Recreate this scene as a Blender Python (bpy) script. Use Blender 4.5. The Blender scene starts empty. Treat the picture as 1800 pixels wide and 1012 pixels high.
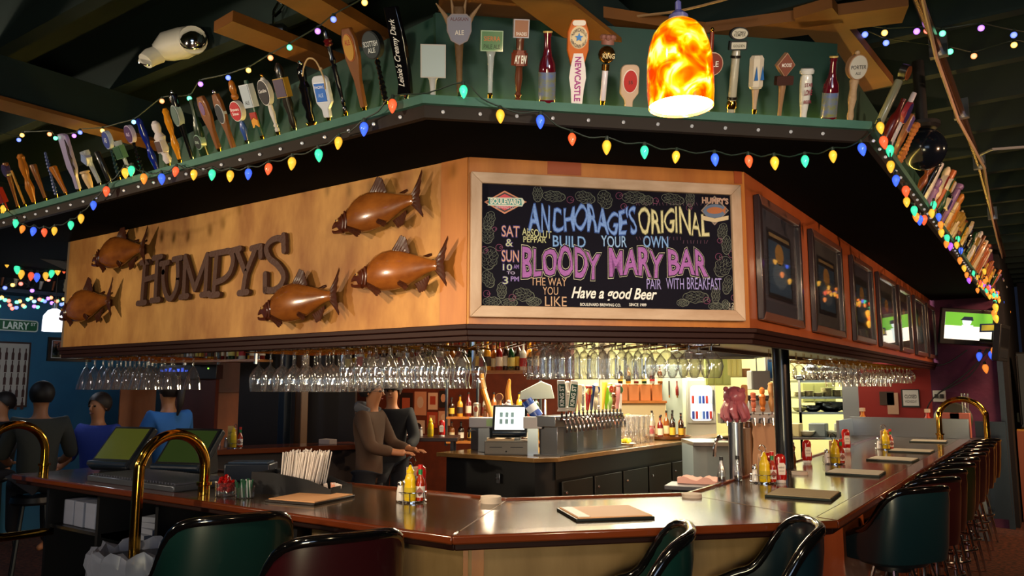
import bpy, bmesh, math, random
from mathutils import Vector, Matrix
R_ = math.radians
PI = math.pi
SC = bpy.context.scene
COL = SC.collection
# ------------------------------------------------------------------ camera
CF, CTH, CAZ, CH = 1363.0, .126, .608, 1.65
cd = bpy.data.cameras.new('camera'); cam = bpy.data.objects.new('camera', cd); COL.objects.link(cam)
cam.location = (0, 0, CH); cam.rotation_euler = (PI/2+CTH, 0, CAZ)
cd.sensor_width = 36; cd.lens = CF/1800*36; cd.clip_start = .02
SC.camera = cam
SC.view_settings.view_transform = 'Standard'; SC.view_settings.look = 'None'
SC.view_settings.exposure = 0.0; SC.view_settings.gamma = 1; SC.view_settings.use_curve_mapping = False
SC.cycles.max_bounces = 10; SC.cycles.transparent_max_bounces = 24; SC.cycles.sample_clamp_indirect = 4
SC.cycles.caustics_reflective = False; SC.cycles.caustics_refractive = False
W = bpy.data.worlds.new('world'); SC.world = W; W.use_nodes = True
W.node_tree.nodes['Background'].inputs[0].default_value = (.012, .016, .03, 1)
W.node_tree.nodes['Background'].inputs[1].default_value = .5

def lamp(name, typ, loc, power, col, size=.2, target=None, sizey=None, spot=60, blend=.5):
    l = bpy.data.lights.new(name, typ); l.energy = power; l.color = col
    if typ == 'AREA':
        l.size = size
        if sizey: l.shape = 'RECTANGLE'; l.size_y = sizey
    else: l.shadow_soft_size = size
    if typ == 'SPOT': l.spot_size = R_(spot); l.spot_blend = blend
    o = bpy.data.objects.new(name, l); COL.objects.link(o); o.location = loc
    if target is not None:
        o.rotation_euler = (Vector(target)-Vector(loc)).to_track_quat('-Z', 'Y').to_euler()
    return o
WARM = (1, .72, .42); NEUT = (1, .86, .68); COOL = (.55, .72, 1)
LIGHTS = [
 # daylight of the front windows behind the viewer
 ('window_daylight', 'AREA', (2.6, -3.2, 2.2), 55, COOL, 3.0, (-2, 3, 1.2), 1.6),
 # spots of the front room on the sign, chalkboard, right hand fascia and bar top
 ('track_spot', 'SPOT', (-6.2, -1.4, 2.35), 360, (1, .80, .56), .1, (-4.4, 2.8, 2.25), None, 60, .8),
 ('track_spot', 'SPOT', (-3.4, -1.2, 2.35), 290, (1, .80, .56), .1, (-2.9, 2.8, 2.3), None, 50, .8),
 ('track_spot', 'SPOT', (1.2, 1.0, 2.45), 230, NEUT, .2, (-1.7, 3.3, 2.25), None, 50, .8),
 ('track_spot', 'SPOT', (2.2, 4.2, 2.45), 300, (1, .55, .3), .05, (-1.2, 5.6, 2.2), None, 80, .8),
 ('track_spot', 'SPOT', (2.2, 8.4, 2.45), 260, (1, .55, .3), .05, (-1.2, 8.6, 2.2), None, 80, .8),
 ('counter_spot', 'SPOT', (-2.6, 1.1, 2.6), 130, WARM, .06, (-2.2, 3.0, 1.07), None, 80, .9),
 ('counter_spot', 'SPOT', (-.5, 1.6, 2.6), 80, WARM, .06, (-1.3, 3.6, 1.07), None, 80, .9),
 ('low_fill', 'AREA', (.2, -1.0, 1.1), 70, (1, .85, .5), .8, (-1.6, 3.2, .7), None),  # added fill for the counter's front panel, no fixture there
 ('canopy_glint_fill', 'POINT', (-3.2, 3.9, 2.25), 9, NEUT, .03, None, None),  # added point lights below the canopy, put in for glints on the glasses
 ('canopy_glint_fill', 'POINT', (-4.4, 3.9, 2.25), 6, NEUT, .03, None, None),
 ('canopy_glint_fill', 'POINT', (-2.3, 4.5, 2.2), 20, NEUT, .03, None, None),
 ('canopy_glint_fill', 'POINT', (-6.0, 3.9, 2.2), 7, COOL, .03, None, None),
 ('canopy_glint_fill', 'POINT', (-2.4, 7.4, 2.2), 20, WARM, .03, None, None),
 ('shelf_spot', 'SPOT', (-1.2, .2, 3.25), 38, NEUT, .05, (-1.8, 2.6, 2.9), None, 110, .9),
 ('shelf_spot', 'SPOT', (-4.6, -.2, 3.25), 38, NEUT, .05, (-4.0, 2.2, 2.9), None, 110, .9),
 ('shelf_spot', 'SPOT', (1.8, 6.0, 3.0), 60, WARM, .05, (-.5, 6.6, 2.9), None, 130, .9),
 # lamps inside the bar
 ('bar_lamp', 'AREA', (-2.6, 4.3, 2.6), 40, WARM, .5, (-2.2, 3.6, 0), None),
 ('bar_lamp', 'AREA', (-4.0, 7.2, 2.6), 250, (1, .82, .55), 1.6, (-3.9, 7.3, 1), None),
 ('kitchen_lamp', 'AREA', (-3.6, 12.2, 3.0), 300, (1, .95, .72), 2.4, (-3.6, 12.6, 0), None),
 ('kitchen_lamp', 'AREA', (-4.6, 10.2, 2.55), 150, (1, .93, .7), 1.0, (-4.4, 10.6, 0), None),
 ('far_wall_fill', 'AREA', (-1.9, 8.9, 2.5), 80, (1, .85, .8), .6, (-1.0, 11, 1.4), None),  # added, aimed at the red and plum walls to brighten them
 ('back_lamp', 'AREA', (-7.6, 7.4, 2.8), 30, (1, .42, .18), 1.0, (-8.6, 8.8, 1), None),
 ('table_lamp', 'AREA', (-7.6, 2.2, 2.9), 14, COOL, .8, (-8.6, 3.4, 1.5), None),
 ('hall_lamp', 'AREA', (.9, 10.0, 3.0), 90, (1, .6, .3), .8, (.4, 11.0, 0), None),
 ('ceiling_bounce', 'AREA', (-1.6, 5.2, 2.85), 10, (1, .6, .2), 2.2, (-1.6, 5.2, 4), None),  # added fill standing in for light bounced up to the ceiling
]
for L in LIGHTS:
    nm, ty, lo, po, co, sz, tg, sy = L[:8]
    lamp(nm, ty, lo, po, co, sz, tg, sy, *(L[8:] or ()))

# ------------------------------------------------------------------ unprojection to real planes (used to read positions)
def _rz(v): return Vector((v[0]*math.cos(CAZ)-v[1]*math.sin(CAZ), v[0]*math.sin(CAZ)+v[1]*math.cos(CAZ), v[2]))
_F = _rz((0, math.cos(CTH), math.sin(CTH))); _R = _rz((1, 0, 0)); _U = _rz((0, -math.sin(CTH), math.cos(CTH)))
C0 = Vector((0, 0, CH))
def ray(px, py): return _F*CF+_R*(px-900)-_U*(py-506)
def atz(px, py, z): r = ray(px, py); return C0+r*((z-CH)/r.z)
def aty(px, py, y): r = ray(px, py); return C0+r*(y/r.y)
def atx(px, py, x): r = ray(px, py); return C0+r*(x/r.x)
def atd(px, py, d): return C0+ray(px, py)*(d/CF)
def atp(px, py, P, n):
    r = ray(px, py); P = Vector(P); n = Vector(n); return C0+r*((P-C0).dot(n)/r.dot(n))

# ------------------------------------------------------------------ materials
MATS = {}
def mat(name, col=(.5, .5, .5), rough=.5, metal=0, emit=None, es=1, alpha=1, coat=0, trans=0, noise=None, bump=None, spec=.5, ior=1.45):
    """noise=(scale, colour2, contrast, stretch xyz) ; bump=(scale,strength)"""
    if name in MATS: return MATS[name]
    m = bpy.data.materials.new(name); m.use_nodes = True; MATS[name] = m
    nt = m.node_tree; b = nt.nodes['Principled BSDF']; N = nt.nodes; Lk = nt.links
    b.inputs['Base Color'].default_value = (*col, 1); b.inputs['Roughness'].default_value = rough
    b.inputs['Metallic'].default_value = metal; b.inputs['Alpha'].default_value = alpha
    b.inputs['Coat Weight'].default_value = coat; b.inputs['Coat Roughness'].default_value = .08
    b.inputs['Transmission Weight'].default_value = trans; b.inputs['IOR'].default_value = ior
    b.inputs['Specular IOR Level'].default_value = spec
    if emit: b.inputs['Emission Color'].default_value = (*emit, 1); b.inputs['Emission Strength'].default_value = es
    if noise or bump: tc = N.new('ShaderNodeTexCoord')
    if noise:
        sc_, c2, lo, st = noise
        mp = N.new('ShaderNodeMapping'); mp.inputs['Scale'].default_value = st; Lk.new(tc.outputs['Object'], mp.inputs[0])
        nz = N.new('ShaderNodeTexNoise'); nz.inputs['Scale'].default_value = sc_; nz.inputs['Detail'].default_value = 5
        nz.inputs['Roughness'].default_value = .6; Lk.new(mp.outputs[0], nz.inputs[0])
        cr = N.new('ShaderNodeValToRGB'); cr.color_ramp.elements[0].position = .5-lo/2; cr.color_ramp.elements[1].position = .5+lo/2
        cr.color_ramp.elements[0].color = (*c2, 1); cr.color_ramp.elements[1].color = (*col, 1)
        Lk.new(nz.outputs[0], cr.inputs[0]); Lk.new(cr.outputs[0], b.inputs['Base Color'])
    if bump:
        nb = N.new('ShaderNodeTexNoise'); nb.inputs['Scale'].default_value = bump[0]; nb.inputs['Detail'].default_value = 4
        Lk.new(tc.outputs['Object'], nb.inputs[0])
        bp = N.new('ShaderNodeBump'); bp.inputs['Strength'].default_value = bump[1]; bp.inputs['Distance'].default_value = .01
        Lk.new(nb.outputs[0], bp.inputs['Height']); Lk.new(bp.outputs[0], b.inputs['Normal'])
    return m
def flat(c, rough=.45, **k):
    """cached plain colour"""
    return mat('paint_%d_%d_%d_%d' % (*[int(v*255) for v in c], int(rough*100)), c, rough, **k)
def srgb(h):
    v = [int(h[i:i+2], 16)/255 for i in (0, 2, 4)]
    return tuple(x/12.92 if x <= .04045 else ((x+.055)/1.055)**2.4 for x in v)
def hx(h, rough=.45, **k): return flat(srgb(h), rough, **k) if not k else mat('c'+h+str(sorted(k.items())), srgb(h), rough, **k)
def glassmat(name, tint=(1, 1, 1), strength=.55, haze=.0, power=3):
    if name in MATS: return MATS[name]
    m = bpy.data.materials.new(name); m.use_nodes = True; MATS[name] = m
    nt = m.node_tree; N = nt.nodes; Lk = nt.links; N.remove(N['Principled BSDF']); out = N['Material Output']
    lw = N.new('ShaderNodeLayerWeight'); lw.inputs[0].default_value = .5
    pw = N.new('ShaderNodeMath'); pw.operation = 'POWER'; pw.inputs[1].default_value = power; Lk.new(lw.outputs['Facing'], pw.inputs[0])
    ad = N.new('ShaderNodeMath'); ad.operation = 'MULTIPLY_ADD'; ad.inputs[1].default_value = .9; ad.inputs[2].default_value = strength*.1; Lk.new(pw.outputs[0], ad.inputs[0])
    t = N.new('ShaderNodeBsdfTransparent'); t.inputs[0].default_value = (*tint, 1)
    g = N.new('ShaderNodeBsdfGlossy'); g.inputs['Roughness'].default_value = .03; g.inputs[0].default_value = (1, 1, 1, 1)
    df = N.new('ShaderNodeBsdfDiffuse'); df.inputs[0].default_value = (.9, .93, 1, 1); m0 = N.new('ShaderNodeMixShader'); m0.inputs[0].default_value = haze; Lk.new(t.outputs[0], m0.inputs[1]); Lk.new(df.outputs[0], m0.inputs[2])  # white diffuse share stands in for light the glass would catch
    mx = N.new('ShaderNodeMixShader'); Lk.new(ad.outputs[0], mx.inputs[0]); Lk.new(m0.outputs[0], mx.inputs[1]); Lk.new(g.outputs[0], mx.inputs[2])
    Lk.new(mx.outputs[0], out.inputs[0]); return m

# ------------------------------------------------------------------ mesh builder
def loc(x=0, y=0, z=0): return Matrix.Translation((x, y, z))
def rot(a, ax): return Matrix.Rotation(R_(a), 4, ax)
class B:
    def __init__(s): s.v = []; s.f = []; s.m = []
    def add(s, vs, fs, M=None, mi=0):
        k = len(s.v)
        s.v += [tuple(M @ Vector(p)) if M else tuple(p) for p in vs]
        s.f += [tuple(i+k for i in f) for f in fs]; s.m += [mi]*len(fs); return s
    def box(s, a, b, M=None, mi=0):
        x0, y0, z0 = a; x1, y1, z1 = b
        return s.add([(x0,y0,z0),(x1,y0,z0),(x1,y1,z0),(x0,y1,z0),(x0,y0,z1),(x1,y0,z1),(x1,y1,z1),(x0,y1,z1)],
                     [(0,3,2,1),(4,5,6,7),(0,1,5,4),(1,2,6,5),(2,3,7,6),(3,0,4,7)], M, mi)
    def prism(s, poly, z0, z1, M=None, mi=0):
        n = len(poly)
        A = sum(poly[i][0]*poly[(i+1) % n][1]-poly[(i+1) % n][0]*poly[i][1] for i in range(n))
        if A < 0: poly = poly[::-1]
        return s.add([(x, y, z0) for x, y in poly]+[(x, y, z1) for x, y in poly],
                     [tuple(range(n-1, -1, -1)), tuple(range(n, 2*n))]+[(i, (i+1) % n, n+(i+1) % n, n+i) for i in range(n)], M, mi)
    def lathe(s, prof, n=16, M=None, mi=0, sx=1, sy=1, cap=True):
        """prof: list of (r, z)"""
        vs = []; fs = []
        for r, z in prof: vs += [(r*sx*math.cos(2*PI*i/n), r*sy*math.sin(2*PI*i/n), z) for i in range(n)]
        for j in range(len(prof)-1):
            for i in range(n):
                a = j*n+i; b_ = j*n+(i+1) % n; fs.append((a, b_, b_+n, a+n))
        if cap:
            if prof[0][0] > 1e-5: fs.append(tuple(range(n-1, -1, -1)))
            if prof[-1][0] > 1e-5: fs.append(tuple(range((len(prof)-1)*n, len(prof)*n)))
        return s.add(vs, fs, M, mi)
    def cyl(s, r, z0, z1, n=16, M=None, mi=0, r2=None): return s.lathe([(r, z0), (r if r2 is None else r2, z1)], n, M, mi)
    def ball(s, c, r, n=12, mi=0, M=None, sc=(1, 1, 1)):
        k = max(4, n//2); pr = [(r*math.sin(PI*j/k)+1e-6, -r*math.cos(PI*j/k)) for j in range(k+1)]
        T = loc(*c) @ Matrix.Diagonal((*sc, 1)); return s.lathe(pr, n, (M @ T) if M else T, mi, cap=False)
    def tube(s, pts, r, n=8, M=None, mi=0, closed=False, cap=True):
        """r: float or list"""
        P = [Vector(p) for p in pts]; m = len(P); rs = r if isinstance(r, (list, tuple)) else [r]*m
        vs = []; fs = []; up = None
        for i in range(m):
            a = P[(i-1) % m] if (closed or i > 0) else P[i]; c = P[(i+1) % m] if (closed or i < m-1) else P[i]
            t = (c-a).normalized()
            if up is None: up = Vector((0, 0, 1)) if abs(t.z) < .9 else Vector((1, 0, 0))
            u = (up - t*up.dot(t))
            if u.length < 1e-6: u = t.orthogonal()
            u.normalize(); w = t.cross(u); up = u
            vs += [tuple(P[i]+(u*math.cos(2*PI*j/n)+w*math.sin(2*PI*j/n))*rs[i]) for j in range(n)]
        for i in range(m if closed else m-1):
            for j in range(n):
                a = i*n+j; b_ = i*n+(j+1) % n; c = ((i+1) % m)*n+(j+1) % n; d = ((i+1) % m)*n+j; fs.append((a, b_, c, d))
        if cap and not closed: fs += [tuple(range(n-1, -1, -1)), tuple(range((m-1)*n, m*n))]
        return s.add(vs, fs, M, mi)
    def grid(s, rows, M=None, mi=0, closed=False):
        n = len(rows[0]); vs = [p for r in rows for p in r]; fs = []
        for j in range(len(rows)-1):
            for i in range(n if closed else n-1):
                fs.append((j*n+i, j*n+(i+1) % n, (j+1)*n+(i+1) % n, (j+1)*n+i))
        return s.add(vs, fs, M, mi)
def obj(name, b, ms, parent=None, M=None, bev=0, smooth=35, kind=None, label=None, cat=None, group=None, sub=0):
    me = bpy.data.meshes.new(name)
    me.from_pydata(b.v, [], b.f); me.polygons.foreach_set('material_index', b.m)
    if not isinstance(ms, (list, tuple)): ms = [ms]
    for m in ms: me.materials.append(m)
    me.update()
    if smooth:
        me.polygons.foreach_set('use_smooth', [True]*len(b.f)); me.set_sharp_from_angle(angle=R_(smooth))
    o = bpy.data.objects.new(name, me); COL.objects.link(o)
    if parent: o.parent = parent
    if M is not None: o.matrix_basis = M
    if bev:
        md = o.modifiers.new('bevel', 'BEVEL'); md.width = bev; md.segments = 2; md.limit_method = 'ANGLE'
    if sub: md = o.modifiers.new('subdivision', 'SUBSURF'); md.levels = sub; md.render_levels = sub
    tag(o, label, cat, group, kind); return o
def tag(o, label=None, cat=None, group=None, kind=None):
    if label: o['label'] = label
    if cat: o['category'] = cat
    if group: o['group'] = group
    if kind: o['kind'] = kind
    return o
def thing(name, label, cat, M=None, group=None):
    o = bpy.data.objects.new(name, None); COL.objects.link(o); o.empty_display_size = .05
    if M is not None: o.matrix_basis = M if isinstance(M, Matrix) else loc(*M)
    return tag(o, label, cat, group)
def dup(root, M, label=None, group=None):
    r = root.copy(); COL.objects.link(r); r.matrix_basis = M if isinstance(M, Matrix) else loc(*M)
    if label: r['label'] = label
    if group: r['group'] = group
    for ch in list(root.children):
        c = ch.copy(); COL.objects.link(c); c.parent = r
        for g in list(ch.children): d = g.copy(); COL.objects.link(d); d.parent = c
    return r
def struct(name, b, ms, **k): return obj(name, b, ms, kind='structure', **k)
ORD = ['zeroth','first','second','third','fourth','fifth','sixth','seventh','eighth','ninth','tenth','eleventh','twelfth','thirteenth','fourteenth','fifteenth',
       'sixteenth','seventeenth','eighteenth','nineteenth','twentieth']+['twenty-'+x for x in ('first','second','third','fourth','fifth','sixth','seventh','eighth','ninth')]+['thirtieth']+['thirty-'+x for x in ('first','second','third','fourth','fifth','sixth','seventh','eighth','ninth')]+['fortieth']+['forty-'+x for x in ('first','second','third','fourth','fifth','sixth','seventh','eighth','ninth')]+['fiftieth']
# text -> flat mesh fitted to a box (x0,y0)-(x1,y1) in local XY, raised by z
_TC = {}
def text_mesh(s, off=0, shear=0, extr=0, space=1):
    key = (s, off, shear, extr, space)
    if key in _TC: return _TC[key]
    c = bpy.data.curves.new('lettering', 'FONT'); c.body = s; c.offset = off; c.shear = shear; c.extrude = extr; c.resolution_u = 3; c.space_character = space
    o = bpy.data.objects.new('lettering_source', c); COL.objects.link(o); bpy.context.view_layer.update()
    me = bpy.data.meshes.new_from_object(o.evaluated_get(bpy.context.evaluated_depsgraph_get()))
    vs = [tuple(v.co) for v in me.vertices]; fs = [tuple(p.vertices) for p in me.polygons]
    bpy.data.objects.remove(o); bpy.data.curves.remove(c); bpy.data.meshes.remove(me); _TC[key] = (vs, fs); return vs, fs
def text_into(b, s, x0, y0, x1, y1, z=0, M=None, mi=0, off=0, shear=0, grow=0, warp=None, space=1):
    """fit the plain glyph box of s to the rectangle; off fattens the strokes, warp(x,y)->(x,y) in 0..1 space"""
    base, _ = text_mesh(s, 0, shear, 0, space)
    vs, fs = text_mesh(s, off, shear, 0, space)
    ax = min(v[0] for v in base); bx = max(v[0] for v in base); ay = min(v[1] for v in base); by = max(v[1] for v in base)
    out = []
    for v in vs:
        u = (v[0]-ax)/(bx-ax); w = (v[1]-ay)/(by-ay)
        if warp: u, w = warp(u, w)
        out.append((x0+u*(x1-x0), y0+w*(y1-y0), z))
    return b.add(out, fs, M, mi)
def ell(cx, cy, rx, ry, n=20, a0=0): return [(cx+rx*math.cos(a0+2*PI*i/n), cy+ry*math.sin(a0+2*PI*i/n)) for i in range(n)]
def rrect(x0, y0, x1, y1, r, n=4):
    p = []
    for cx, cy, a in ((x1-r, y1-r, 0), (x0+r, y1-r, 90), (x0+r, y0+r, 180), (x1-r, y0+r, 270)):
        p += [(cx+r*math.cos(R_(a+90*i/n)), cy+r*math.sin(R_(a+90*i/n))) for i in range(n+1)]
    return p
def arc(cx, cy, r, a0, a1, n=12): return [(cx+r*math.cos(R_(a0+(a1-a0)*i/n)), cy+r*math.sin(R_(a0+(a1-a0)*i/n))) for i in range(n+1)]
class Frame:
    """vertical facet: P origin, run direction d, outward normal n; M local = (along, inward, up)"""
    def __init__(s, P, Q):
        s.P = Vector(P); d = (Vector(Q)-s.P); s.len = d.length; s.d = d.normalized(); s.n = Vector((s.d.y, -s.d.x, 0))
        s.M = Matrix(((s.d.x, -s.n.x, 0, s.P.x), (s.d.y, -s.n.y, 0, s.P.y), (0, 0, 1, s.P.z), (0, 0, 0, 1)))
        # sheet frame: local x along, y up, z outward
        s.S = Matrix(((s.d.x, 0, s.n.x, s.P.x), (s.d.y, 0, s.n.y, s.P.y), (0, 1, 0, s.P.z), (0, 0, 0, 1)))
    def uv(s, px, py, out=0):
        q = atp(px, py, s.P+s.n*out, s.n); v = q-s.P; return v.dot(s.d), v.z
    def at(s, u, z=0, out=0): return s.P+s.d*u+s.n*out+Vector((0, 0, z))

# ------------------------------------------------------------------ common materials
M_ply = mat('plywood_honey', srgb('c8944e'), .55, noise=(4.2, srgb('8a5422'), .42, (1, 1, .4)))
M_ply2 = mat('plywood_orange', srgb('b87430'), .4, noise=(9, srgb('8f4f1c'), .6, (1, 1, .15)))
M_red = mat('cherry_veneer', srgb('a85a30'), .35, noise=(5, srgb('8a4220'), .6, (1, 1, .12)), coat=.3)
M_bare = mat('bare_birch', srgb('a8885a'), .5, noise=(7, srgb('7d6038'), .7, (1, 1, .25)))
M_dark = mat('dark_moulding', srgb('26100c'), .5, spec=.2)
M_black = mat('black_matte', (.003, .003, .0035), 1, spec=.1)
M_blk = mat('black_plastic', (.012, .012, .014), .35)
M_green = mat('green_paint', srgb('1a4038'), .55, noise=(3, srgb('12302a'), .6, (1, 1, 1)))
M_strip = mat('teal_shelf_edge', srgb('4a7466'), .5, noise=(8, srgb('3c6258'), .6, (1, 1, 1)))
M_top = mat('bar_laminate', srgb('4c3a22'), .17, noise=(60, srgb('2c2216'), .6, (1, 1, 1)), coat=.3, spec=.7)
M_edge = mat('mahogany_edge', srgb('6a3016'), .2, noise=(6, srgb('5a2610'), .6, (.3, .3, 1)), coat=.6)
M_frame = mat('blond_oak', srgb('c4ab96'), .55, noise=(14, srgb('a08066'), .6, (.25, 1, 1)))
M_brass = mat('polished_brass', srgb('d9a441'), .12, 1)
M_chrome = mat('chrome', (.8, .8, .82), .1, 1)
M_steel = mat('brushed_steel', srgb('9aa0a6'), .28, 1)
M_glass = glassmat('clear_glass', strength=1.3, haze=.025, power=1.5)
M_pane = glassmat('pane_glass', strength=.5, power=4)
M_cord = mat('green_cord', (.008, .02, .012), .5)
M_white = mat('white_plastic', srgb('dcd8cf'), .4)
M_ivory = mat('ivory', srgb('e6d8bd'), .35, coat=.3)
# ================================================================== SHELL
FL = mat('patterned_carpet', srgb('5a2a1a'), .95, noise=(26, srgb('1c0c08'), .25, (1, 1, 1)))
struct('floor', B().box((-11, -4.2, -.1), (4.6, 16.2, 0)), FL)
struct('ceiling', B().box((-11, -4.2, 3.75), (4.6, 16.2, 3.85)), mat('ceiling_paint', srgb('10201e'), .8))
M_blue = mat('blue_wall_paint', srgb('2c6a8c'), .8, noise=(1.5, srgb('24587a'), .6, (1, 1, 1)))
M_purple = mat('plum_plaster', srgb('6a2c4e'), .8, noise=(3, srgb('45213c'), .6, (1, 1, 1)), bump=(9, .8))
M_redw = mat('red_wall', srgb('8e1a14'), .6)
M_brown = mat('dark_wood_wall', srgb('32160e'), .45, noise=(5, srgb('2a120a'), .6, (1, 1, .2)))
M_maroon = mat('maroon_wood', srgb('4e1c14'), .5, noise=(5, srgb('341008'), .6, (1, 1, .2)))
M_orangew = mat('orange_wall', srgb('6e3018'), .7, noise=(6, srgb('4a2012'), .6, (1, 1, 1)))
M_kit = mat('kitchen_wall', srgb('b4ae78'), .6)
M_darkw = mat('dark_wall', srgb('141018'), .8)
XL = -9.5
struct('wall_left', B().box((XL-.1, -4.2, 0), (XL, 5.9, 3.75)), M_blue)
struct('wall_left', B().box((XL-.1, 5.9, 0), (XL, 9.6, 3.75)), M_brown)
struct('wall_back', B().box((XL, 9.5, 0), (-5.6, 9.6, 3.75)), M_orangew)
struct('wall_kitchen_left', B().box((-5.7, 9.6, 0), (-5.6, 15, 3.75)), M_kit)
struct('wall_kitchen_back', B().box((-5.6, 14.0, 0), (-2.2, 14.1, 3.75)), M_kit)
struct('wall_partition', B().box((-2.33, 11.0, 0), (-2.13, 14.0, 3.75)), hx('8f979c', .4))
struct('wall_back_red', B().box((-2.13, 11.0, 0), (-1.28, 11.1, 3.75)), M_redw)
struct('wall_back_plum', B().box((-1.28, 11.0, 0), (-.52, 11.1, 3.75)), M_purple)
struct('wall_back_dark', B().box((-.42, 15.5, 0), (4.6, 15.6, 3.75)), M_darkw)
struct('wall_hall', B().box((-.56, 11.1, 0), (-.46, 15.5, 3.75)), M_darkw)
struct('wall_right', B().box((4.5, -4.2, 0), (4.6, 15.6, 3.75)), M_darkw)
struct('wall_front', B().box((-11, -4.2, 0), (4.6, -4.1, 3.75)), M_darkw)
# joists
M_joist = mat('joist_green', srgb('0e2624'), .8, noise=(4, srgb('081616'), .6, (.2, 1, 1)))
M_lit_flange = mat('joist_flange', srgb('7a4a18'), .6, noise=(4, srgb('57330f'), .6, (.2, 1, 1)))
for i in range(24):
    y = 1.6+i*.62
    j = struct('ceiling_joist', B().box((-9.4, y, 3.36), (4.4, y+.07, 3.75)), M_joist)
for i, x in enumerate((-7.2, -4.4, -1.5, 1.4)):
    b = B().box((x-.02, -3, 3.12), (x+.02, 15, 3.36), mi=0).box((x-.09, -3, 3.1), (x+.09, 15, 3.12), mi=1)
    struct('ceiling_beam', b, [M_joist, M_lit_flange])
# diagonal braces over the shelf corner, orange lamp light put into their brown colour
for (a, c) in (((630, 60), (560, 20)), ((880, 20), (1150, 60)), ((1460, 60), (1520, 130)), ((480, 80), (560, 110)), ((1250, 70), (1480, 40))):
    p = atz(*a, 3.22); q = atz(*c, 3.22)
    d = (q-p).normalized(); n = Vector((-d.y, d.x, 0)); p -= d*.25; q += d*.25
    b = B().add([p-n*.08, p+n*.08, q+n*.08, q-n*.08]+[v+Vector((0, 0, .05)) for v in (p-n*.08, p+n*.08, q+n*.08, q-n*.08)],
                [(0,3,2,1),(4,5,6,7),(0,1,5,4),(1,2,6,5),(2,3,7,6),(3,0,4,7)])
    struct('ceiling_brace', b, M_lit_flange)

# ================================================================== BAR COUNTER
ZC = 1.07
CO = [(-5.74, 2.423), (-1.971, 2.423), (-.815, 3.655), (-.815, 10.0)]       # outer front edge
CI = [(-5.74, 3.30), (-2.35, 3.32), (-1.66, 4.06), (-1.72, 10.0)]
def inset(poly, d):
    """offset open outer path inward (towards the bar)"""
    out = []
    for i, p in enumerate(poly):
        ns = []
        for a, c in ((i-1, i), (i, i+1)):
            if 0 <= a and c < len(poly):
                e = Vector(poly[c])-Vector(poly[a]); e.normalize(); ns.append(Vector((-e.y, e.x)))
        n = sum(ns, Vector((0, 0))); n.normalize(); k = d/max(.3, n.dot(ns[0])); out.append(tuple(Vector(p)+n*k))
    return out
CE = inset(CO, .11)
ct = thing('bar_counter', 'long angular bar counter with dark laminate top and mahogany edge', 'counter', (0, 0, 0))
CI2 = inset(CI, -.03)
for i in range(3):
    q = [CE[i], CE[i+1], CI[i+1], CI[i]]
    obj('countertop', B().prism(q, ZC-.04, ZC), M_top, ct)
    q = [CO[i], CO[i+1], CE[i+1], CE[i]]
    obj('edge_rail', B().prism(q, ZC-.034, ZC+.002), M_edge, ct, bev=.008)
    a, c = CI[i], CI[i+1]; a2, c2 = CI2[i], CI2[i+1]
    obj('inner_rail', B().prism([a, c, inset(CI, .025)[i+1], inset(CI, .025)[i]], ZC-.04, ZC+.012), M_edge, ct, bev=.004)
    s1 = inset(CO, .03); s2 = inset(CO, .08)
    obj('under_moulding', B().prism([s1[i], s1[i+1], s2[i+1], s2[i]], ZC-.062, ZC-.034), M_dark, ct, bev=.006)
for i in (1, 2):
    a = Vector(CE[i]); c = Vector(CI[i]); n = (c-a).normalized(); n = Vector((-n.y, n.x))*.003
    obj('seam_inlay', B().prism([tuple(a-n), tuple(a+n), tuple(c+n), tuple(c-n)], ZC-.002, ZC+.0008), hx('7a5a38', .4), ct)
f1 = inset(CO, .24); f2 = inset(CO, .28)
xs = -3.05
obj('front_panel', B().prism([(xs, f1[0][1]), f1[1], f2[1], (xs, f2[0][1])], .1, ZC-.04), M_bare, ct)
obj('front_panel', B().prism([f1[1], f1[2], f2[2], f2[1]], .1, ZC-.04), M_bare, ct)
obj('front_panel', B().prism([f1[2], f1[3], f2[3], f2[2]], .1, ZC-.04), M_red, ct)
obj('corner_batten', B().prism([(f1[1][0]-.02, f1[1][1]-.012), (f1[1][0]+.05, f1[1][1]+.04), (f1[1][0]+.03, f1[1][1]+.06), (f1[1][0]-.04, f1[1][1]+.02)], .1, ZC-.04), M_ply2, ct)
obj('kick_board', B().prism([(-5.6, f2[0][1]+.02), (f2[1][0], f2[1][1]+.02), (f2[2][0]-.02, f2[2][1]), (f2[3][0]-.02, f2[3][1]), (f2[3][0]-.06, f2[3][1]), (f2[2][0]-.06, f2[2][1]+.02), (f2[1][0]-.01, f2[1][1]+.06), (-5.6, f2[0][1]+.06)], 0, .1), M_blk, ct)
# open service station under the left end
for x in (-5.6, -4.95, -4.3, -3.7, -3.1): obj('divider', B().box((x-.015, 2.60, .05), (x+.015, 3.2, ZC-.05)), M_blk, ct)
for z in (.35, .72): obj('shelf_board', B().box((-5.6, 2.62, z), (-4.3, 3.2, z+.02)), M_blk, ct)
obj('back_board', B().box((-5.6, 3.2, .05), (-2.4, 3.22, ZC-.05)), M_black, ct)

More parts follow.
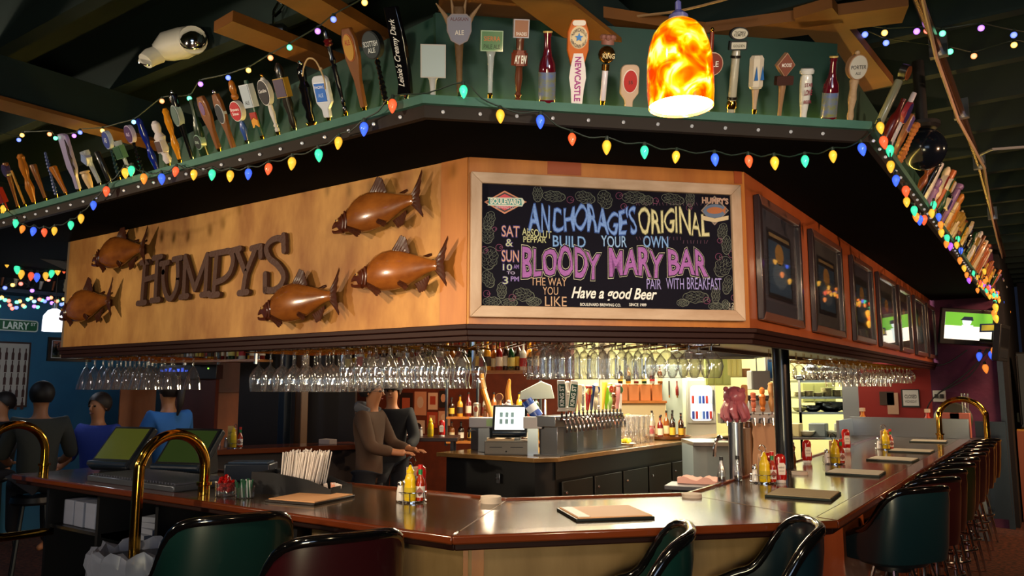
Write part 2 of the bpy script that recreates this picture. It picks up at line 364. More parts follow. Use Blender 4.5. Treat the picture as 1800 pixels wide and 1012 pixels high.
# ================================================================== SOFFIT
ZS, ZT = 1.92, 2.725
SO = [(-5.98, 2.803), (-2.194, 2.803), (-1.215, 3.795), (-1.215, 10.88)]
SI = inset(SO, .95)
FLt = Frame((*SO[0], ZS), (*SO[1], ZS)); FM = Frame((*SO[1], ZS), (*SO[2], ZS)); FR = Frame((*SO[2], ZS), (*SO[3], ZS))
s1 = inset(SO, .02)
sf = thing('bar_canopy', 'wood panelled soffit hanging over the bar counter', 'canopy', (0, 0, 0))
tag(sf, kind='structure')
for i, m in ((0, M_ply), (1, M_ply2), (2, M_red)):
    obj('fascia_panel', B().prism([SO[i], SO[i+1], s1[i+1], s1[i]], ZS, ZT), m, sf)
    obj('soffit_underside', B().prism([s1[i], s1[i+1], SI[i+1], SI[i]], ZS+.03, ZS+.05), hx('6b5a44', .5) if i < 2 else hx('8d8468', .35), sf)
    obj('inner_face', B().prism([SI[i], SI[i+1], inset(SI, .02)[i+1], inset(SI, .02)[i]], ZS, ZT), M_maroon, sf)
    for k, (o0, o1, z0, z1) in enumerate(((-.035, .03, -.012, .012), (-.022, .03, -.04, -.012), (-.01, .03, -.065, -.04))):
        p0 = inset(SO, o0); p1 = inset(SO, o1)
        obj('base_moulding', B().prism([p0[i], p0[i+1], p1[i+1], p1[i]], ZS+z0, ZS+z1), M_dark, sf, bev=.004)
obj('end_panel', B().box((SO[0][0]-.03, SO[0][1]+.0, ZS-.06), (SO[0][0], SO[0][1]+.97, ZT)), hx('7a6a58'), sf)
obj('soffit_top', B().prism(SO+SI[::-1], ZT, ZT+.01), M_black, sf)
# batten strips of the corner plywood
obj('corner_strip', B().box((FLt.len-.17, -.004, .0), (FLt.len-.01, .0, ZT-ZS), FLt.M), M_ply2, sf)
for u0, u1 in ((.27, .39), (.96, .99)):
    obj('corner_strip', B().box((u0*FM.len, -.003, ZT-ZS-.065), (u1*FM.len, 0, ZT-ZS), FM.M), hx('8e3f18', .4), sf)

# ================================================================== TAP HANDLE SHELF
HO = [(-8.5, 2.157), (-1.92, 2.157), (-.56, 3.48), (-.56, 19.8)]
HO[3] = (-.56, 15.2)
sh = thing('display_shelf', 'green painted shelf running round the top of the bar', 'shelf', (0, 0, 0))
tag(sh, kind='structure')
HI = inset(HO, .30)
ZH = 2.765
for i in range(3):
    h1 = inset(HO, .02); h2 = inset(HO, .045)
    obj('shelf_board', B().prism([HO[i], HO[i+1], HI[i+1], HI[i]], ZT+.005, ZH), M_strip, sh)
    obj('light_rail', B().prism([h1[i], h1[i+1], h2[i+1], h2[i]], ZT-.045, ZT+.005), hx('20150d', .7), sh)
    # sloping backboard
    a0 = inset(HO, .17); a1 = inset(HO, .13 if i else .15); t = (.02,)
    zt = [ZH+.22, ZH+.40, ZH+.36][i] if i != 0 else ZH+.40
    A, C_ = a0[i], a0[i+1]; A1, C1 = a1[i], a1[i+1]
    zl = ZH+.30 if i == 0 else zt; zr = zt
    if i == 0: A = (-4.0, A[1]); A1 = (-4.0, A1[1]); zl = ZH+.2
    vs = [(*A, ZH), (*C_, ZH), (*C1, zr), (*A1, zl)]
    n2 = inset(HO, .19)
    e = Vector((n2[i+1][0]-a0[i+1][0], n2[i+1][1]-a0[i+1][1], 0)).normalized()*.02
    vs2 = [(v[0]+e.x, v[1]+e.y, v[2]) for v in vs]
    obj('backboard', B().add(vs+vs2, [(0,1,2,3),(7,6,5,4),(0,4,5,1),(1,5,6,2),(2,6,7,3),(3,7,4,0)]), M_green, sh)
    o = obj('rope_light', B().tube([(*inset(HO, .145)[i], ZH+.012), (*inset(HO, .145)[i+1], ZH+.012)], .006, 6),
        mat('rope_light_glow', (1, .7, .2), .5, emit=(1, .62, .12), es=38), sh)
# the dark underside between shelf and soffit
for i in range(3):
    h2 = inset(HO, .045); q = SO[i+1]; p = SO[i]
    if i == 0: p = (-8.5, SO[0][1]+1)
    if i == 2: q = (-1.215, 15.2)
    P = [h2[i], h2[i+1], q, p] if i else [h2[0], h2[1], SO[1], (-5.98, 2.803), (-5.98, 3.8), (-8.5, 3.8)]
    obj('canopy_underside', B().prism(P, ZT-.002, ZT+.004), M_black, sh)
# little studs along the light rail, their glimmer put in as faint emission
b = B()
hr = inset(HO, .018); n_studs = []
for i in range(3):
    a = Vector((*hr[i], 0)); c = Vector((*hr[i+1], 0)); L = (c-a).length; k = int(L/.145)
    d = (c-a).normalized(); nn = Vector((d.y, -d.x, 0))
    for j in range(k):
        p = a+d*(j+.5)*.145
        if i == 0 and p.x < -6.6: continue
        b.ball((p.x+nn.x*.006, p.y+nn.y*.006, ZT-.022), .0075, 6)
obj('studs', b, mat('stud_glimmer_chrome', (.9, .85, .8), .2, 1, emit=(1, .9, .8), es=.35), sh, kind='stuff')
# ================================================================== SIGN LETTERS
SHEET = Matrix(((1, 0, 0, 0), (0, 0, -1, 0), (0, 1, 0, 0), (0, 0, 0, 1)))     # local x, y up, z outward (-y)
def ribbon(b, pts, w, z=0, mi=0, M=None):
    P = [Vector((p[0], p[1], 0)) for p in pts]; vs = []
    for i, p in enumerate(P):
        t = (P[min(i+1, len(P)-1)]-P[max(i-1, 0)])
        if t.length < 1e-9: t = Vector((1, 0, 0))
        t.normalize(); n = Vector((-t.y, t.x, 0))*w/2; vs += [(p.x+n.x, p.y+n.y, z), (p.x-n.x, p.y-n.y, z)]
    return b.add(vs, [(2*i, 2*i+1, 2*i+3, 2*i+2) for i in range(len(P)-1)], M, mi)
def stroke3(b, pts, w, z0, z1, q=[0]):
    """thick rounded stroke"""
    for i in range(len(pts)-1):
        p = Vector(pts[i]); q = Vector(pts[i+1]); a = math.degrees(math.atan2(q.y-p.y, q.x-p.x))
        poly = arc(q.x, q.y, w/2, a-90, a+90, 5)+arc(p.x, p.y, w/2, a+90, a+270, 5)
        q[0] += 1; b.prism(poly, z0-.0006*(q[0] % 13), z1-.0007*(q[0] % 17))
def smoothpts(pts, n=5):
    out = []
    for i in range(len(pts)-1):
        p0 = Vector(pts[max(i-1, 0)]); p1 = Vector(pts[i]); p2 = Vector(pts[i+1]); p3 = Vector(pts[min(i+2, len(pts)-1)])
        for k in range(n):
            t = k/n; out.append(tuple(.5*((2*p1)+(p2-p0)*t+(2*p0-5*p1+4*p2-p3)*t*t+(3*p1-p0-3*p2+p3)*t**3)))
    out.append(tuple(pts[-1])); return out
M_letter = mat('letter_brown', srgb('4a2c20'), .6, bump=(60, .4))
sg = thing('sign_lettering', "brown raised wooden letters spelling HUMPY'S on the plywood fascia", 'sign', FLt.S)
LET = {
 'H': [[(262.8,462),(257.3,533)],[(284.7,453),(281,528)],[(261,493),(283,486)],[(256,463),(270,461)],[(278,455),(292,452)],[(250,534),(264,532)],[(274,529),(288,527)]],
 'U': [[(297.5,464),(295,485),(297,508),(303,524),(310,524),(318,508),(321,485),(320,456)],[(291,465),(304,462)],[(313,457),(327,454)]],
 'M': [[(334,452),(331,522)],[(334,453),(350.5,509)],[(350.5,509),(372.5,449)],[(372.5,449),(369,517)],[(325,523),(338,521)],[(362,519),(376,517)]],
 'P': [[(389,449),(383.5,519)],[(379,448),(400,444),(412,443),(418,456),(413,478),(402,491),(388,497)],[(377,520),(392,518)]],
 'Y': [[(424,440),(440,482)],[(458,436),(440,482)],[(440,482),(434.7,515)],[(415,442),(430,438)],[(428,516),(443,514)],[(450,438),(466,434)]],
 'apostrophe': [[(466,434),(466,452)]],
 'S': [[(507,424),(497,420),(484,425),(476,438),(482,455),(495,466),(505,480),(506,492),(499,505),(487,511),(474,510)],[(506,415),(507,442)],[(474,483),(474,512)]]}
for ch, st in LET.items():
    b = B()
    for s_ in st:
        u = [FLt.uv(*p) for p in s_]
        if len(u) > 3: u = smoothpts(u, 4)
        stroke3(b, u, .037, .014, .036)
    obj('letter', b, M_letter, sg, smooth=0)
# ================================================================== FISH
M_fish = mat('carved_fish_wood', srgb('9a5a22'), .22, noise=(5, srgb('5a2a0e'), .5, (1, 1, 2)), coat=.8)
M_fin = mat('fish_fin_wood', srgb('4e2410'), .35, noise=(40, srgb('2e1408'), .6, (4, 1, 1)), coat=.4)
M_fhead = mat('fish_head_wood', srgb('4a1f0e'), .28, coat=.7)
def fin(poly, t=.006, ribs=6, curl=0.0):
    """thin ribbed fin; poly: root edge points then tip edge points (same count)"""
    n = len(poly)//2; ro = poly[:n]; ti = poly[n:]
    rows = [[], [], []]; b = B()
    K = ribs*2
    def samp(pl, t_):
        x = t_*(len(pl)-1); i = min(int(x), len(pl)-2); f = x-i; return (pl[i][0]*(1-f)+pl[i+1][0]*f, pl[i][1]*(1-f)+pl[i+1][1]*f)
    fr = [[], [], []]; bk = [[], [], []]
    for k in range(K+1):
        r = samp(ro, k/K); q = samp(ti, k/K); h = t*(1.0 if k % 2 else .45)
        q = (q[0]+(q[0]-r[0])*(.03 if k % 2 else -.03), q[1]+(q[1]-r[1])*(.03 if k % 2 else -.03))
        for j, s_ in enumerate((0, .55, 1)):
            x = r[0]+(q[0]-r[0])*s_; z = r[1]+(q[1]-r[1])*s_; o = curl*s_*s_
            fr[j].append((x, -h*(1-.5*s_)-o, z)); bk[j].append((x, h*(1-.5*s_)-o, z))
    b.grid(fr); b.grid([r[::-1] for r in bk])
    b.grid([fr[2], bk[2]]); b.grid([bk[0], fr[0]]); b.grid([[r[0] for r in bk], [r[0] for r in fr]]); b.grid([[r[-1] for r in fr], [r[-1] for r in bk]])
    return b
XS = [.185,.195,.205,.215,.26,.34,.43,.52,.61,.70,.78,.84,.875]
TP = [.112,.122,.132,.140,.178,.208,.212,.190,.155,.118,.086,.064,.064]
BT = [-.118,-.122,-.126,-.130,-.142,-.160,-.165,-.155,-.125,-.085,-.048,-.032,-.036]
def fish(p0, p1, label):
    a = Vector(FLt.uv(*p0)); c = Vector(FLt.uv(*p1)); L = (c-a).length*1.0; ang = math.degrees(math.atan2(c.y-a.y, c.x-a.x))
    t = thing('carved_fish', label, 'fish carving', FLt.M @ loc(a.x, -.05, a.y) @ rot(-ang, 'Y'), 'wooden salmon on the fascia')
    S = Matrix.Diagonal((L, L*.8, L*.84, 1)); rows = []
    for x, tp, bt in zip(XS, TP, BT):
        cz = (tp+bt)/2; h = (tp-bt)/2; w = h*.46
        rows.append([(x, -w*math.sin(2*PI*i/20)*(1 if math.sin(2*PI*i/20) > 0 else .45), cz+h*math.cos(2*PI*i/20)) for i in range(20)])
    rows = rows+[[(.885, 0, .009)]*20]
    b = B().grid([[S @ Vector(p) for p in r] for r in rows], closed=True)
    obj('body', b, M_fish, t, smooth=60)
    # head: tapering snout with hooked upper jaw, gaping lower jaw
    b = B(); hs = []
    for x, tp, bt in ((-.012,-.030,-.042),(-.004,-.004,-.040),(.02,.022,-.036),(.05,.044,-.040),(.08,.062,-.085),(.12,.082,-.104),(.16,.102,-.116),(.205,.132,-.126)):
        cz = (tp+bt)/2; h = (tp-bt)/2; w = h*.48
        hs.append([(x, -w*math.sin(2*PI*i/20)*(1 if math.sin(2*PI*i/20) > 0 else .45), cz+h*math.cos(2*PI*i/20)) for i in range(20)])
    b.grid([[S @ Vector(p) for p in r] for r in hs], closed=True); b.grid([[S @ Vector((-.014, 0, -.036))]*20, [S @ Vector(p) for p in hs[0]]], closed=True)
    obj('head', b, M_fhead, t, smooth=60)
    b = B().tube([S @ Vector(p) for p in ((-.002,-.008,-.062),(.012,-.008,-.080),(.045,-.010,-.088),(.09,-.015,-.092),(.13,-.02,-.095))], [L*k for k in (.007,.012,.014,.018,.020)], 8)
    obj('lower_jaw', b, M_fhead, t)
    b = B().tube([S @ Vector((.175+.028*math.cos(k*.35-1.2), -.050-.012*math.sin(k*.35), -.09+.024*k)) for k in range(8)], L*.008, 6)
    b.tube([S @ Vector((.135+.025*math.cos(k*.35-1.2), -.044-.010*math.sin(k*.35), -.08+.02*k)) for k in range(8)], L*.005, 6)
    obj('gill_plate', b, M_fhead, t)
    e = obj('eye', B().ball(S @ Vector((.075, -.030, .020)), L*.014, 10), mat('fish_eye', srgb('b98a4a'), .15, coat=1), t)
    obj('pupil', B().ball(S @ Vector((.073, -.043, .020)), L*.007, 8), M_blk, e)
    def F(nm, poly, curl, y=0, t_=.012):
        bb = fin(poly, t_, curl=curl); bb.v = [tuple(S @ Vector((v[0], v[1]+y, v[2]))) for v in bb.v]; obj(nm, bb, M_fin, t)
    F('dorsal_fin', [(.42,.20),(.5,.185),(.58,.155),(.52,.33),(.575,.30),(.62,.16)], .01)
    F('adipose_fin', [(.74,.11),(.76,.105),(.79,.095),(.80,.125),(.825,.125),(.83,.105)], .0)
    F('tail_fin', [(.86,.06),(.87,.01),(.86,-.035),(1.0,.26),(.955,.02),(.985,-.19)], .025)
    F('anal_fin', [(.66,-.13),(.73,-.105),(.80,-.07),(.72,-.215),(.78,-.20),(.815,-.11)], .02)
    F('pectoral_fin', [(.21,-.07),(.21,-.10),(.22,-.13),(.37,-.16),(.38,-.18),(.33,-.215)], .03, -.05)
    F('pelvic_fin', [(.52,-.07),(.52,-.10),(.53,-.13),(.64,-.14),(.65,-.16),(.62,-.19)], .03, -.045)
    return t
fish((598,398), (760,350), 'carved wooden salmon highest on the plywood, beside the fascia corner')
fish((632,490), (803,468), 'carved wooden salmon lowest right on the plywood, nearest the chalkboard')
fish((468,548), (614,520), "carved wooden salmon just under the letter S of the HUMPY'S sign")
fish((176,456), (274,438), "carved wooden salmon at the upper left of the letter H")
fish((119,550), (214,528), 'carved wooden salmon at the bottom left end of the plywood')

# ================================================================== CHALKBOARD
cb = thing('chalkboard', 'chalkboard in a blond wood frame advertising a bloody mary bar', 'chalkboard', FM.S)
fu0, _ = FM.uv(824, 430, .03); fu1, _ = FM.uv(1306, 440, .03)
_, fz1 = FM.uv(1060, 313, .03); _, fz0 = FM.uv(1060, 560, .03)
fu0 = max(fu0, .004); fu1 = min(fu1, FM.len-.004); fw = .052
for nm, poly in (('frame_rail', [(fu0,fz1),(fu1,fz1),(fu1-fw,fz1-fw),(fu0+fw,fz1-fw)]), ('frame_rail', [(fu0,fz0),(fu1,fz0),(fu1-fw,fz0+fw),(fu0+fw,fz0+fw)]),
                 ('frame_stile', [(fu0,fz0),(fu0,fz1),(fu0+fw,fz1-fw),(fu0+fw,fz0+fw)]), ('frame_stile', [(fu1,fz0),(fu1,fz1),(fu1-fw,fz1-fw),(fu1-fw,fz0+fw)])):
    obj(nm, B().prism(poly, 0, .034), M_frame if nm == 'frame_rail' else mat('blond_oak_upright', srgb('c4ab96'), .55, noise=(14, srgb('a08066'), .6, (1, .25, 1))), cb, bev=.003)
obj('board', B().box((fu0+fw-.005, fz0+fw-.005, .002), (fu1-fw+.005, fz1-fw+.005, .016)), mat('chalkboard_slate', srgb('0c0a16'), .85, noise=(2.5, srgb('14121f'), .8, (1, 1, 1)), spec=.15), cb)
ZB = .0165
def chalk(h): return mat('chalk_'+h, srgb(h), .9, noise=(140, tuple(.62*x for x in srgb(h)), .5, (1, 1, 1)))
def CT(s, x0, y0, x1, y1, col, off=0, back=None, boff=0, shear=0, warp=None, name='chalk_lettering', space=1, z=0):
    p = FM.uv(x0, y1, .016); q = FM.uv(x1, y0, .016); pr = FM.uv(x0, y0, .016); 
    ya = (FM.uv(x0, y1, .016)[1]+FM.uv(x1, y1, .016)[1])/2; yb = (FM.uv(x0, y0, .016)[1]+FM.uv(x1, y0, .016)[1])/2
    b = B(); ms = []
    for k, (c_, o_) in enumerate(([(back, boff)] if back else [])+[(col, off)]):
        text_into(b, s, p[0], ya, q[0], yb, ZB+z+.0006*k, None, k, o_, shear, 0, warp, space); ms.append(chalk(c_))
    return obj(name, b, ms, cb, smooth=0)
wv = lambda u, w: (u, w+.05*math.sin(u*9))
def wv2(k, ph): return lambda u, w: (u+.012*math.sin(w*6+u*20), w*(1+.10*math.sin(u*k+ph))-.06*math.sin(u*k*.7+ph))
CT("ANCHORAGE'S", 929, 362, 1117, 408, '7fa4ea', .0, '3a5aa8', .03, warp=wv2(14, 0))
CT('ORIGINAL', 1123, 368, 1244, 411, 'dcd6a8', .0, '807c58', .025, warp=wv2(11, 1))
CT('BUILD', 972, 415, 1029, 434, '86b0ea', .0, '3a5e9c', .03)
CT('YOUR', 1057, 415, 1101, 434, 'a0c4f0', .0, '3a5e9c', .03, warp=wv)
CT('OWN', 1131, 415, 1174, 435, '86b0ea', .0, '3a5e9c', .03)
for s, a in (('BLOODY', (919, 438, 1052, 486)), ('MARY', (1072, 440, 1163, 484)), ('BAR', (1176, 441, 1241, 482))):
    CT(s, *a, 'c9c6b4', .070, warp=wv2(9, 2)); CT(s, *a, '1a1320', .054, warp=wv2(9, 2), z=.0008); CT(s, *a, 'a868b8', .02, warp=wv2(9, 2), z=.0016)
for s, a, c in (('SAT', (882, 397, 913, 416), 'd9a585'), ('&', (889, 420, 901, 433), 'c8d2a0'), ('SUN', (882, 440, 912, 460), 'd9a585'), ('10', (884, 464, 900, 475), 'bccaa0'), ('AM', (903, 465, 912, 472), '9a7fc0'), ('TO', (891, 477, 905, 482), 'c8c0d8'), ('3', (884, 486, 893, 499), 'bccaa0'), ('PM', (898, 486, 912, 494), 'a890cc')):
    CT(s, *a, c, .0, '5a4a90', .045)
tl = lambda u, w: (u, w-.35*u)
CT('ABSOLUT', 918, 401, 969, 414, 'c8ca9c', .01, warp=tl); CT('PEPPAR', 920, 416, 960, 426, 'c8ca9c', .01)
CT('THE WAY', 933, 488, 996, 502, 'c9a488', .0); CT('YOU', 954, 504, 981, 518, 'c9a488', .0); CT('LIKE', 958, 521, 996, 538, 'c9a488', .0)
CT('Have a good Beer', 1005, 506, 1154, 531, 'f4f4f4', .02, shear=.35, name='printed_lettering')
CT('BOULEVARD BREWING CO.', 1020, 533, 1091, 538, 'e8e8e8', .02, name='printed_lettering'); CT('SINCE 1989', 1106, 533, 1136, 538, 'e8e8e8', .02, name='printed_lettering')
CT('PAIR', 1137, 490, 1162, 508, 'a59ae2', .0); CT('WITH', 1171, 489, 1202, 508, 'a59ae2', .0); CT('BREAKFAST', 1208, 488, 1268, 509, 'a59ae2', .0)
CT("'12", 1279, 532, 1290, 539, 'c0b8a8', .0); CT('HB', 1281, 540, 1291, 546, 'c0b8a8', .0)
# rays round ORIGINAL
b = B()
def cuv(px, py): return FM.uv(px, py, .016)
for i in range(44):
    t = i/44; x = 1118+(1250-1118)*((t*2) % 1); top = t < .5
    p = (x, 361 if top else 416+(6 if x > 1200 else 0)); q = (x+random.Random(i).uniform(-3, 3), p[1]+(-5 if top else 6))
    ribbon(b, [cuv(*p), cuv(*q)], .0022, ZB)
obj('chalk_rays', b, chalk('6a4860'), cb, smooth=0, kind='stuff')
# hop cones and tendrils in outline
hr_ = random.Random(4)
def hop(cx, cy, rx, ry, a):
    """pine cone like hop drawn in overlapping pointed scales"""
    b = B(); L_ = max(rx, ry)*1.15; W_ = min(rx, ry)*.92; th = a+(0 if rx > ry else PI/2); ca, sa = math.cos(th), math.sin(th)
    def tr(u, v): return cuv(cx+u*ca-v*sa, cy+u*sa+v*ca)
    for r in range(6):
        u0 = L_*(-.75+r*.30); w = W_*math.sqrt(max(.05, 1-(u0/L_)**2)); n = 1 if r == 5 else 3 if r % 2 else 2
        for k in range(n):
            v0 = w*((k+.5)/n*2-1)*.8; hw = w/n*.95; hl = L_*.30
            ribbon(b, [tr(u0-hl*.1, v0-hw), tr(u0+hl*.5, v0-hw*.8), tr(u0+hl, v0), tr(u0+hl*.5, v0+hw*.8), tr(u0-hl*.1, v0+hw)], .0018, ZB)
            ribbon(b, [tr(u0+hl*.1, v0), tr(u0+hl*.7, v0)], .0014, ZB)
    ribbon(b, [tr(L_*math.cos(t_)*(1.08 if math.cos(t_) > 0 else 1), W_*math.sin(t_)*(1+.10*math.sin(9*t_))) for t_ in [2*PI*i/32 for i in range(33)]], .0022, ZB+.0002)
    obj('chalk_hop_cone', b, chalk('6a6f66'), cb, smooth=0)
for h in ((945,340,9,12,0),(973,345,17,10,.1),(1028,347,15,11,.3),(1063,350,14,13,1.2),(1113,347,17,11,0),(1136,352,10,9,0),(1182,350,17,10,.2),(1213,349,8,12,0),
          (860,387,10,14,.3),(857,412,12,13,0),(860,453,16,17,.2),(858,490,11,13,-.4),(882,510,9,12,0),(864,530,13,9,0),(920,518,16,12,.2),(938,530,11,8,0),(895,532,12,8,0),
          (1270,406,9,12,.2),(1277,430,9,14,0),(1271,468,15,16,.5),(1279,500,9,14,.2),(1222,522,19,11,0),(1258,518,8,13,0),(1258,538,11,7,0),(1200,532,9,7,0),(1275,535,7,7,0)):
    hop(*h)
b = B()
for cx, cy, r, s_ in ((1001,350,8,1),(1087,345,8,-1),(1095,362,7,1),(1151,352,7,1),(850,438,8,1),(876,436,8,-1),(854,515,8,1),(899,524,8,-1),(1262,450,8,1),(1285,448,8,-1),(1264,422,6,1),(1241,527,8,1),(1289,524,7,-1),(868,402,5,1),(1210,364,7,1)):
    ribbon(b, [cuv(cx+r*(1-i/22)*math.cos(s_*i*.55)+i*.25, cy+r*(1-i/22)*math.sin(s_*i*.55)) for i in range(20)], .002, ZB)
obj('chalk_tendrils', b, chalk('8a4a70'), cb, smooth=0, kind='stuff')
# printed brewery emblem, left: red diamond with banner
def cpoly(b, pts, z, mi): b.prism([cuv(*p) for p in pts], ZB-.001, ZB+z, None, mi)
b = B(); cpoly(b, [(851,355),(887,335),(926,355),(887,376)], .0008, 0); cpoly(b, [(855,355),(887,338),(922,355),(887,373)], .0014, 1); cpoly(b, [(860,355),(887,341),(917,355),(887,370)], .002, 2)
cpoly(b, [(857,347),(918,348),(922,355),(918,363),(857,361),(860,354)], .0026, 3); cpoly(b, [(859,349),(916,350),(917,361),(859,359)], .0032, 4)
obj('printed_emblem', b, [hx('c07a5a'), hx('2a1c20'), hx('c43a48'), hx('c8cfc0'), hx('3c8a86')], cb, smooth=0)
CT('BOULEVARD', 862, 350, 914, 359, 'f4f2e4', .03, name='printed_lettering', z=.0040); CT('BREWING CO.', 871, 362, 905, 367, 'd8c8d8', .0, name='printed_lettering', z=.0030)
# fish emblem, right
b = B(); cpoly(b, [(1232,370),(1256,344),(1281,370),(1256,396)], .0008, 0); cpoly(b, [(1235,370),(1256,347),(1278,370),(1256,393)], .0014, 1)
cpoly(b, ell(1256, 371, 20, 12, 24), .002, 2); cpoly(b, ell(1256, 370, 14, 6, 20), .0026, 3); cpoly(b, [(1268,370),(1276,363),(1274,376)], .0026, 3); cpoly(b, [(1233,379),(1256,384),(1280,379),(1280,386),(1256,391),(1233,386)], .0032, 4)
obj('printed_emblem', b, [hx('8a7a70'), hx('23202a'), hx('5a6a86'), hx('a5623a'), hx('c2b090')], cb, smooth=0)
CT("HUMPY'S", 1234, 348, 1279, 358, 'c4a090', .05, name='printed_lettering', z=.0040)

# ================================================================== FRAMED PICTURES ON THE RIGHT HAND FASCIA
fx = -1.215
YR = [(1327,1400),(1420,1472),(1490,1525),(1535,1565),(1570,1590),(1597,1615),(1618,1632)]
za = aty(1327, 341, atx(1327, 450, fx).y).z-ZS; zb = aty(1327, 562, atx(1327, 450, fx).y).z-ZS
M_pf = mat('picture_frame_dark', srgb('2a2126'), .3, coat=.4); M_pf2 = mat('picture_frame_bronze', srgb('6a4438'), .3, coat=.5)
pcol = ['484854', '545458', '464454', '504e4e', '5a4e48', '444248', '504842']
for i, (a, c) in enumerate(YR):
    u0 = FR.uv(a, 450)[0]; u1 = FR.uv(c, 450)[0]; z0, z1 = zb, za; t_ = .045
    lb = ['nearest the chalkboard', 'second from the chalkboard', 'third from the chalkboard', 'fourth and middle one of seven', 'third from the far end', 'second from the far end', 'last one at the far end'][i]
    t = thing('framed_picture', 'dark framed beer poster behind glass on right hand fascia, '+lb, 'picture', FR.S @ loc(u0, 0, 0), 'framed pictures on the right fascia')
    w = u1-u0
    for nm, p in (('frame_stile', [(0,z0),(0,z1),(t_,z1-t_),(t_,z0+t_)]), ('frame_stile', [(w,z0),(w,z1),(w-t_,z1-t_),(w-t_,z0+t_)]), ('frame_rail', [(0,z1),(w,z1),(w-t_,z1-t_),(t_,z1-t_)]), ('frame_rail', [(0,z0),(w,z0),(w-t_,z0+t_),(t_,z0+t_)])):
        obj(nm, B().prism(p, 0, .035), M_pf2 if nm == 'frame_rail' else M_pf, t, bev=.006)
    b = B().box((t_-.01, z0+t_-.01, .002), (w-t_+.01, z1-t_+.01, .010), None, 0)
    b.box((w*.22, z0+.13, .0101), (w*.80, z1-.14, .0112), None, 1); b.box((w*.25, z0+.16, .0113), (w*.77, z1-.2, .0118), None, 2)
    b.prism(ell(w*.5, (z0+z1)/2-.06, w*.17, .07), .0119, .0124, None, 3); b.prism(ell(w*.5, (z0+z1)/2+.06, w*.1, .06), .0119, .0124, None, 4)
    obj('poster', b, [hx(pcol[i]), hx('24222a'), hx('38506c'), hx('5a7088'), hx('a8844c')], t, smooth=0)
    if i < 2:
        b = B(); text_into(b, 'ALASKA BREWS', w*.27, z1-.185, w*.75, z1-.155, .0125) if 0 else ribbon(b, [(w*.27, z1-.17), (w*.75, z1-.17)], .02, .0125)
        obj('poster_title_band', b, hx('8a7a5a'), t, smooth=0)
    obj('glass', B().box((t_-.006, z0+t_-.006, .016), (w-t_+.006, z1-t_+.006, .018)), M_pane, t)
# ================================================================== STRING LIGHTS
BC = {'y': (1, .50, .02), 'g': (.03, .85, .42), 'b': (.03, .12, 1), 'r': (1, .10, .015), 'o': (1, .26, .01), 'p': (.45, .1, 1), 'c': (.2, .55, 1)}
def bulbmat(k, mini=False):
    n = 'bulb_%s%d' % (k, mini)
    if n in MATS: return MATS[n]
    c = BC[k]; m = mat(n, tuple(min(1, x*.9) for x in c), .12, coat=.3)
    nt = m.node_tree; b = nt.nodes['Principled BSDF']; lw = nt.nodes.new('ShaderNodeLayerWeight'); lw.inputs[0].default_value = .5
    cr = nt.nodes.new('ShaderNodeValToRGB'); e = cr.color_ramp.elements
    hot = tuple(x+(1-x)*(.25 if mini else .04) for x in c)
    e[0].color = (*hot, 1); e[1].color = (*tuple(x*.55 for x in c), 1); e[0].position = .1; e[1].position = .8
    nt.links.new(lw.outputs['Facing'], cr.inputs[0]); nt.links.new(cr.outputs[0], b.inputs['Emission Color'])
    b.inputs['Emission Strength'].default_value = 1.9 if mini else (1.0 if k not in 'gb' else 1.15)
    return m
# faceted C9 bulb, hangs downward from origin
_bb = {}
def bulb_mesh(k, mini):
    key = (k, mini)
    if key not in _bb:
        b = B()
        if mini: b.ball((0, 0, -.02), .013, 12)
        else: b.lathe([(.006, -.012), (.0125, -.018), (.0165, -.026), (.0175, -.034), (.0155, -.044), (.011, -.055), (.006, -.064), (.001, -.069)], 12)
        me = bpy.data.meshes.new('bulb'); me.from_pydata(b.v, [], b.f); me.materials.append(bulbmat(k, mini))
        me.polygons.foreach_set('use_smooth', [True]*len(b.f)); me.update()
        c = B().lathe([(.005, .004), (.008, .002), (.008, -.014 if not mini else -.010), (.006, -.016 if not mini else -.012)], 8)
        mc = bpy.data.meshes.new('socket'); mc.from_pydata(c.v, [], c.f); mc.materials.append(M_cord); mc.update()
        _bb[key] = (me, mc)
    return _bb[key]
def string(label, pts, mini=False, sag=.015, name='string_light', group=None, scale=1, seed=0, cordr=.003):
    """pts: list of (Vector socket point, colour key)"""
    t = thing(name, label, 'string lights', tuple(pts[0][0]), group)
    o0 = pts[0][0]; rr = random.Random(seed); path = []
    for i, (p, k) in enumerate(pts):
        path.append(p-o0)
        if i < len(pts)-1: path.append((p+pts[i+1][0])/2-o0-Vector((0, 0, sag*min(1, (p-pts[i+1][0]).length/.12))))
    obj('cord', B().tube(smoothpts(path, 3), cordr, 5), M_cord, t)
    for p, k in pts:
        me, mc = bulb_mesh(k, mini)
        o = bpy.data.objects.new('bulb', me); COL.objects.link(o); o.parent = t
        s = scale*(1 if mini else rr.uniform(.92, 1.05))
        o.matrix_basis = loc(*(p-o0)) @ rot(rr.uniform(-8, 8), 'X') @ rot(rr.uniform(-8, 8), 'Y') @ rot(rr.uniform(0, 360), 'Z') @ Matrix.Scale(s, 4)
        c = bpy.data.objects.new('socket', mc); COL.objects.link(c); c.parent = o
    return t
def onshelf(px, py, out=.03):
    """bulb centre at a pixel -> socket point on the shelf's front plane"""
    if px < 742: q = atp(px, py, (HO[0][0], HO[0][1]-out, 0), (0, -1, 0))
    elif px < 1534:
        f = Frame((*HO[1], 0), (*HO[2], 0)); q = atp(px, py, f.P+f.n*out, f.n)
    else: q = atp(px, py, (HO[2][0]+out, 0, 0), (1, 0, 0))
    return q+Vector((0, 0, .040))
def P(s): return [(float(a), float(b_), k) for a, b_, k in (w.split(',') for w in s.split())]
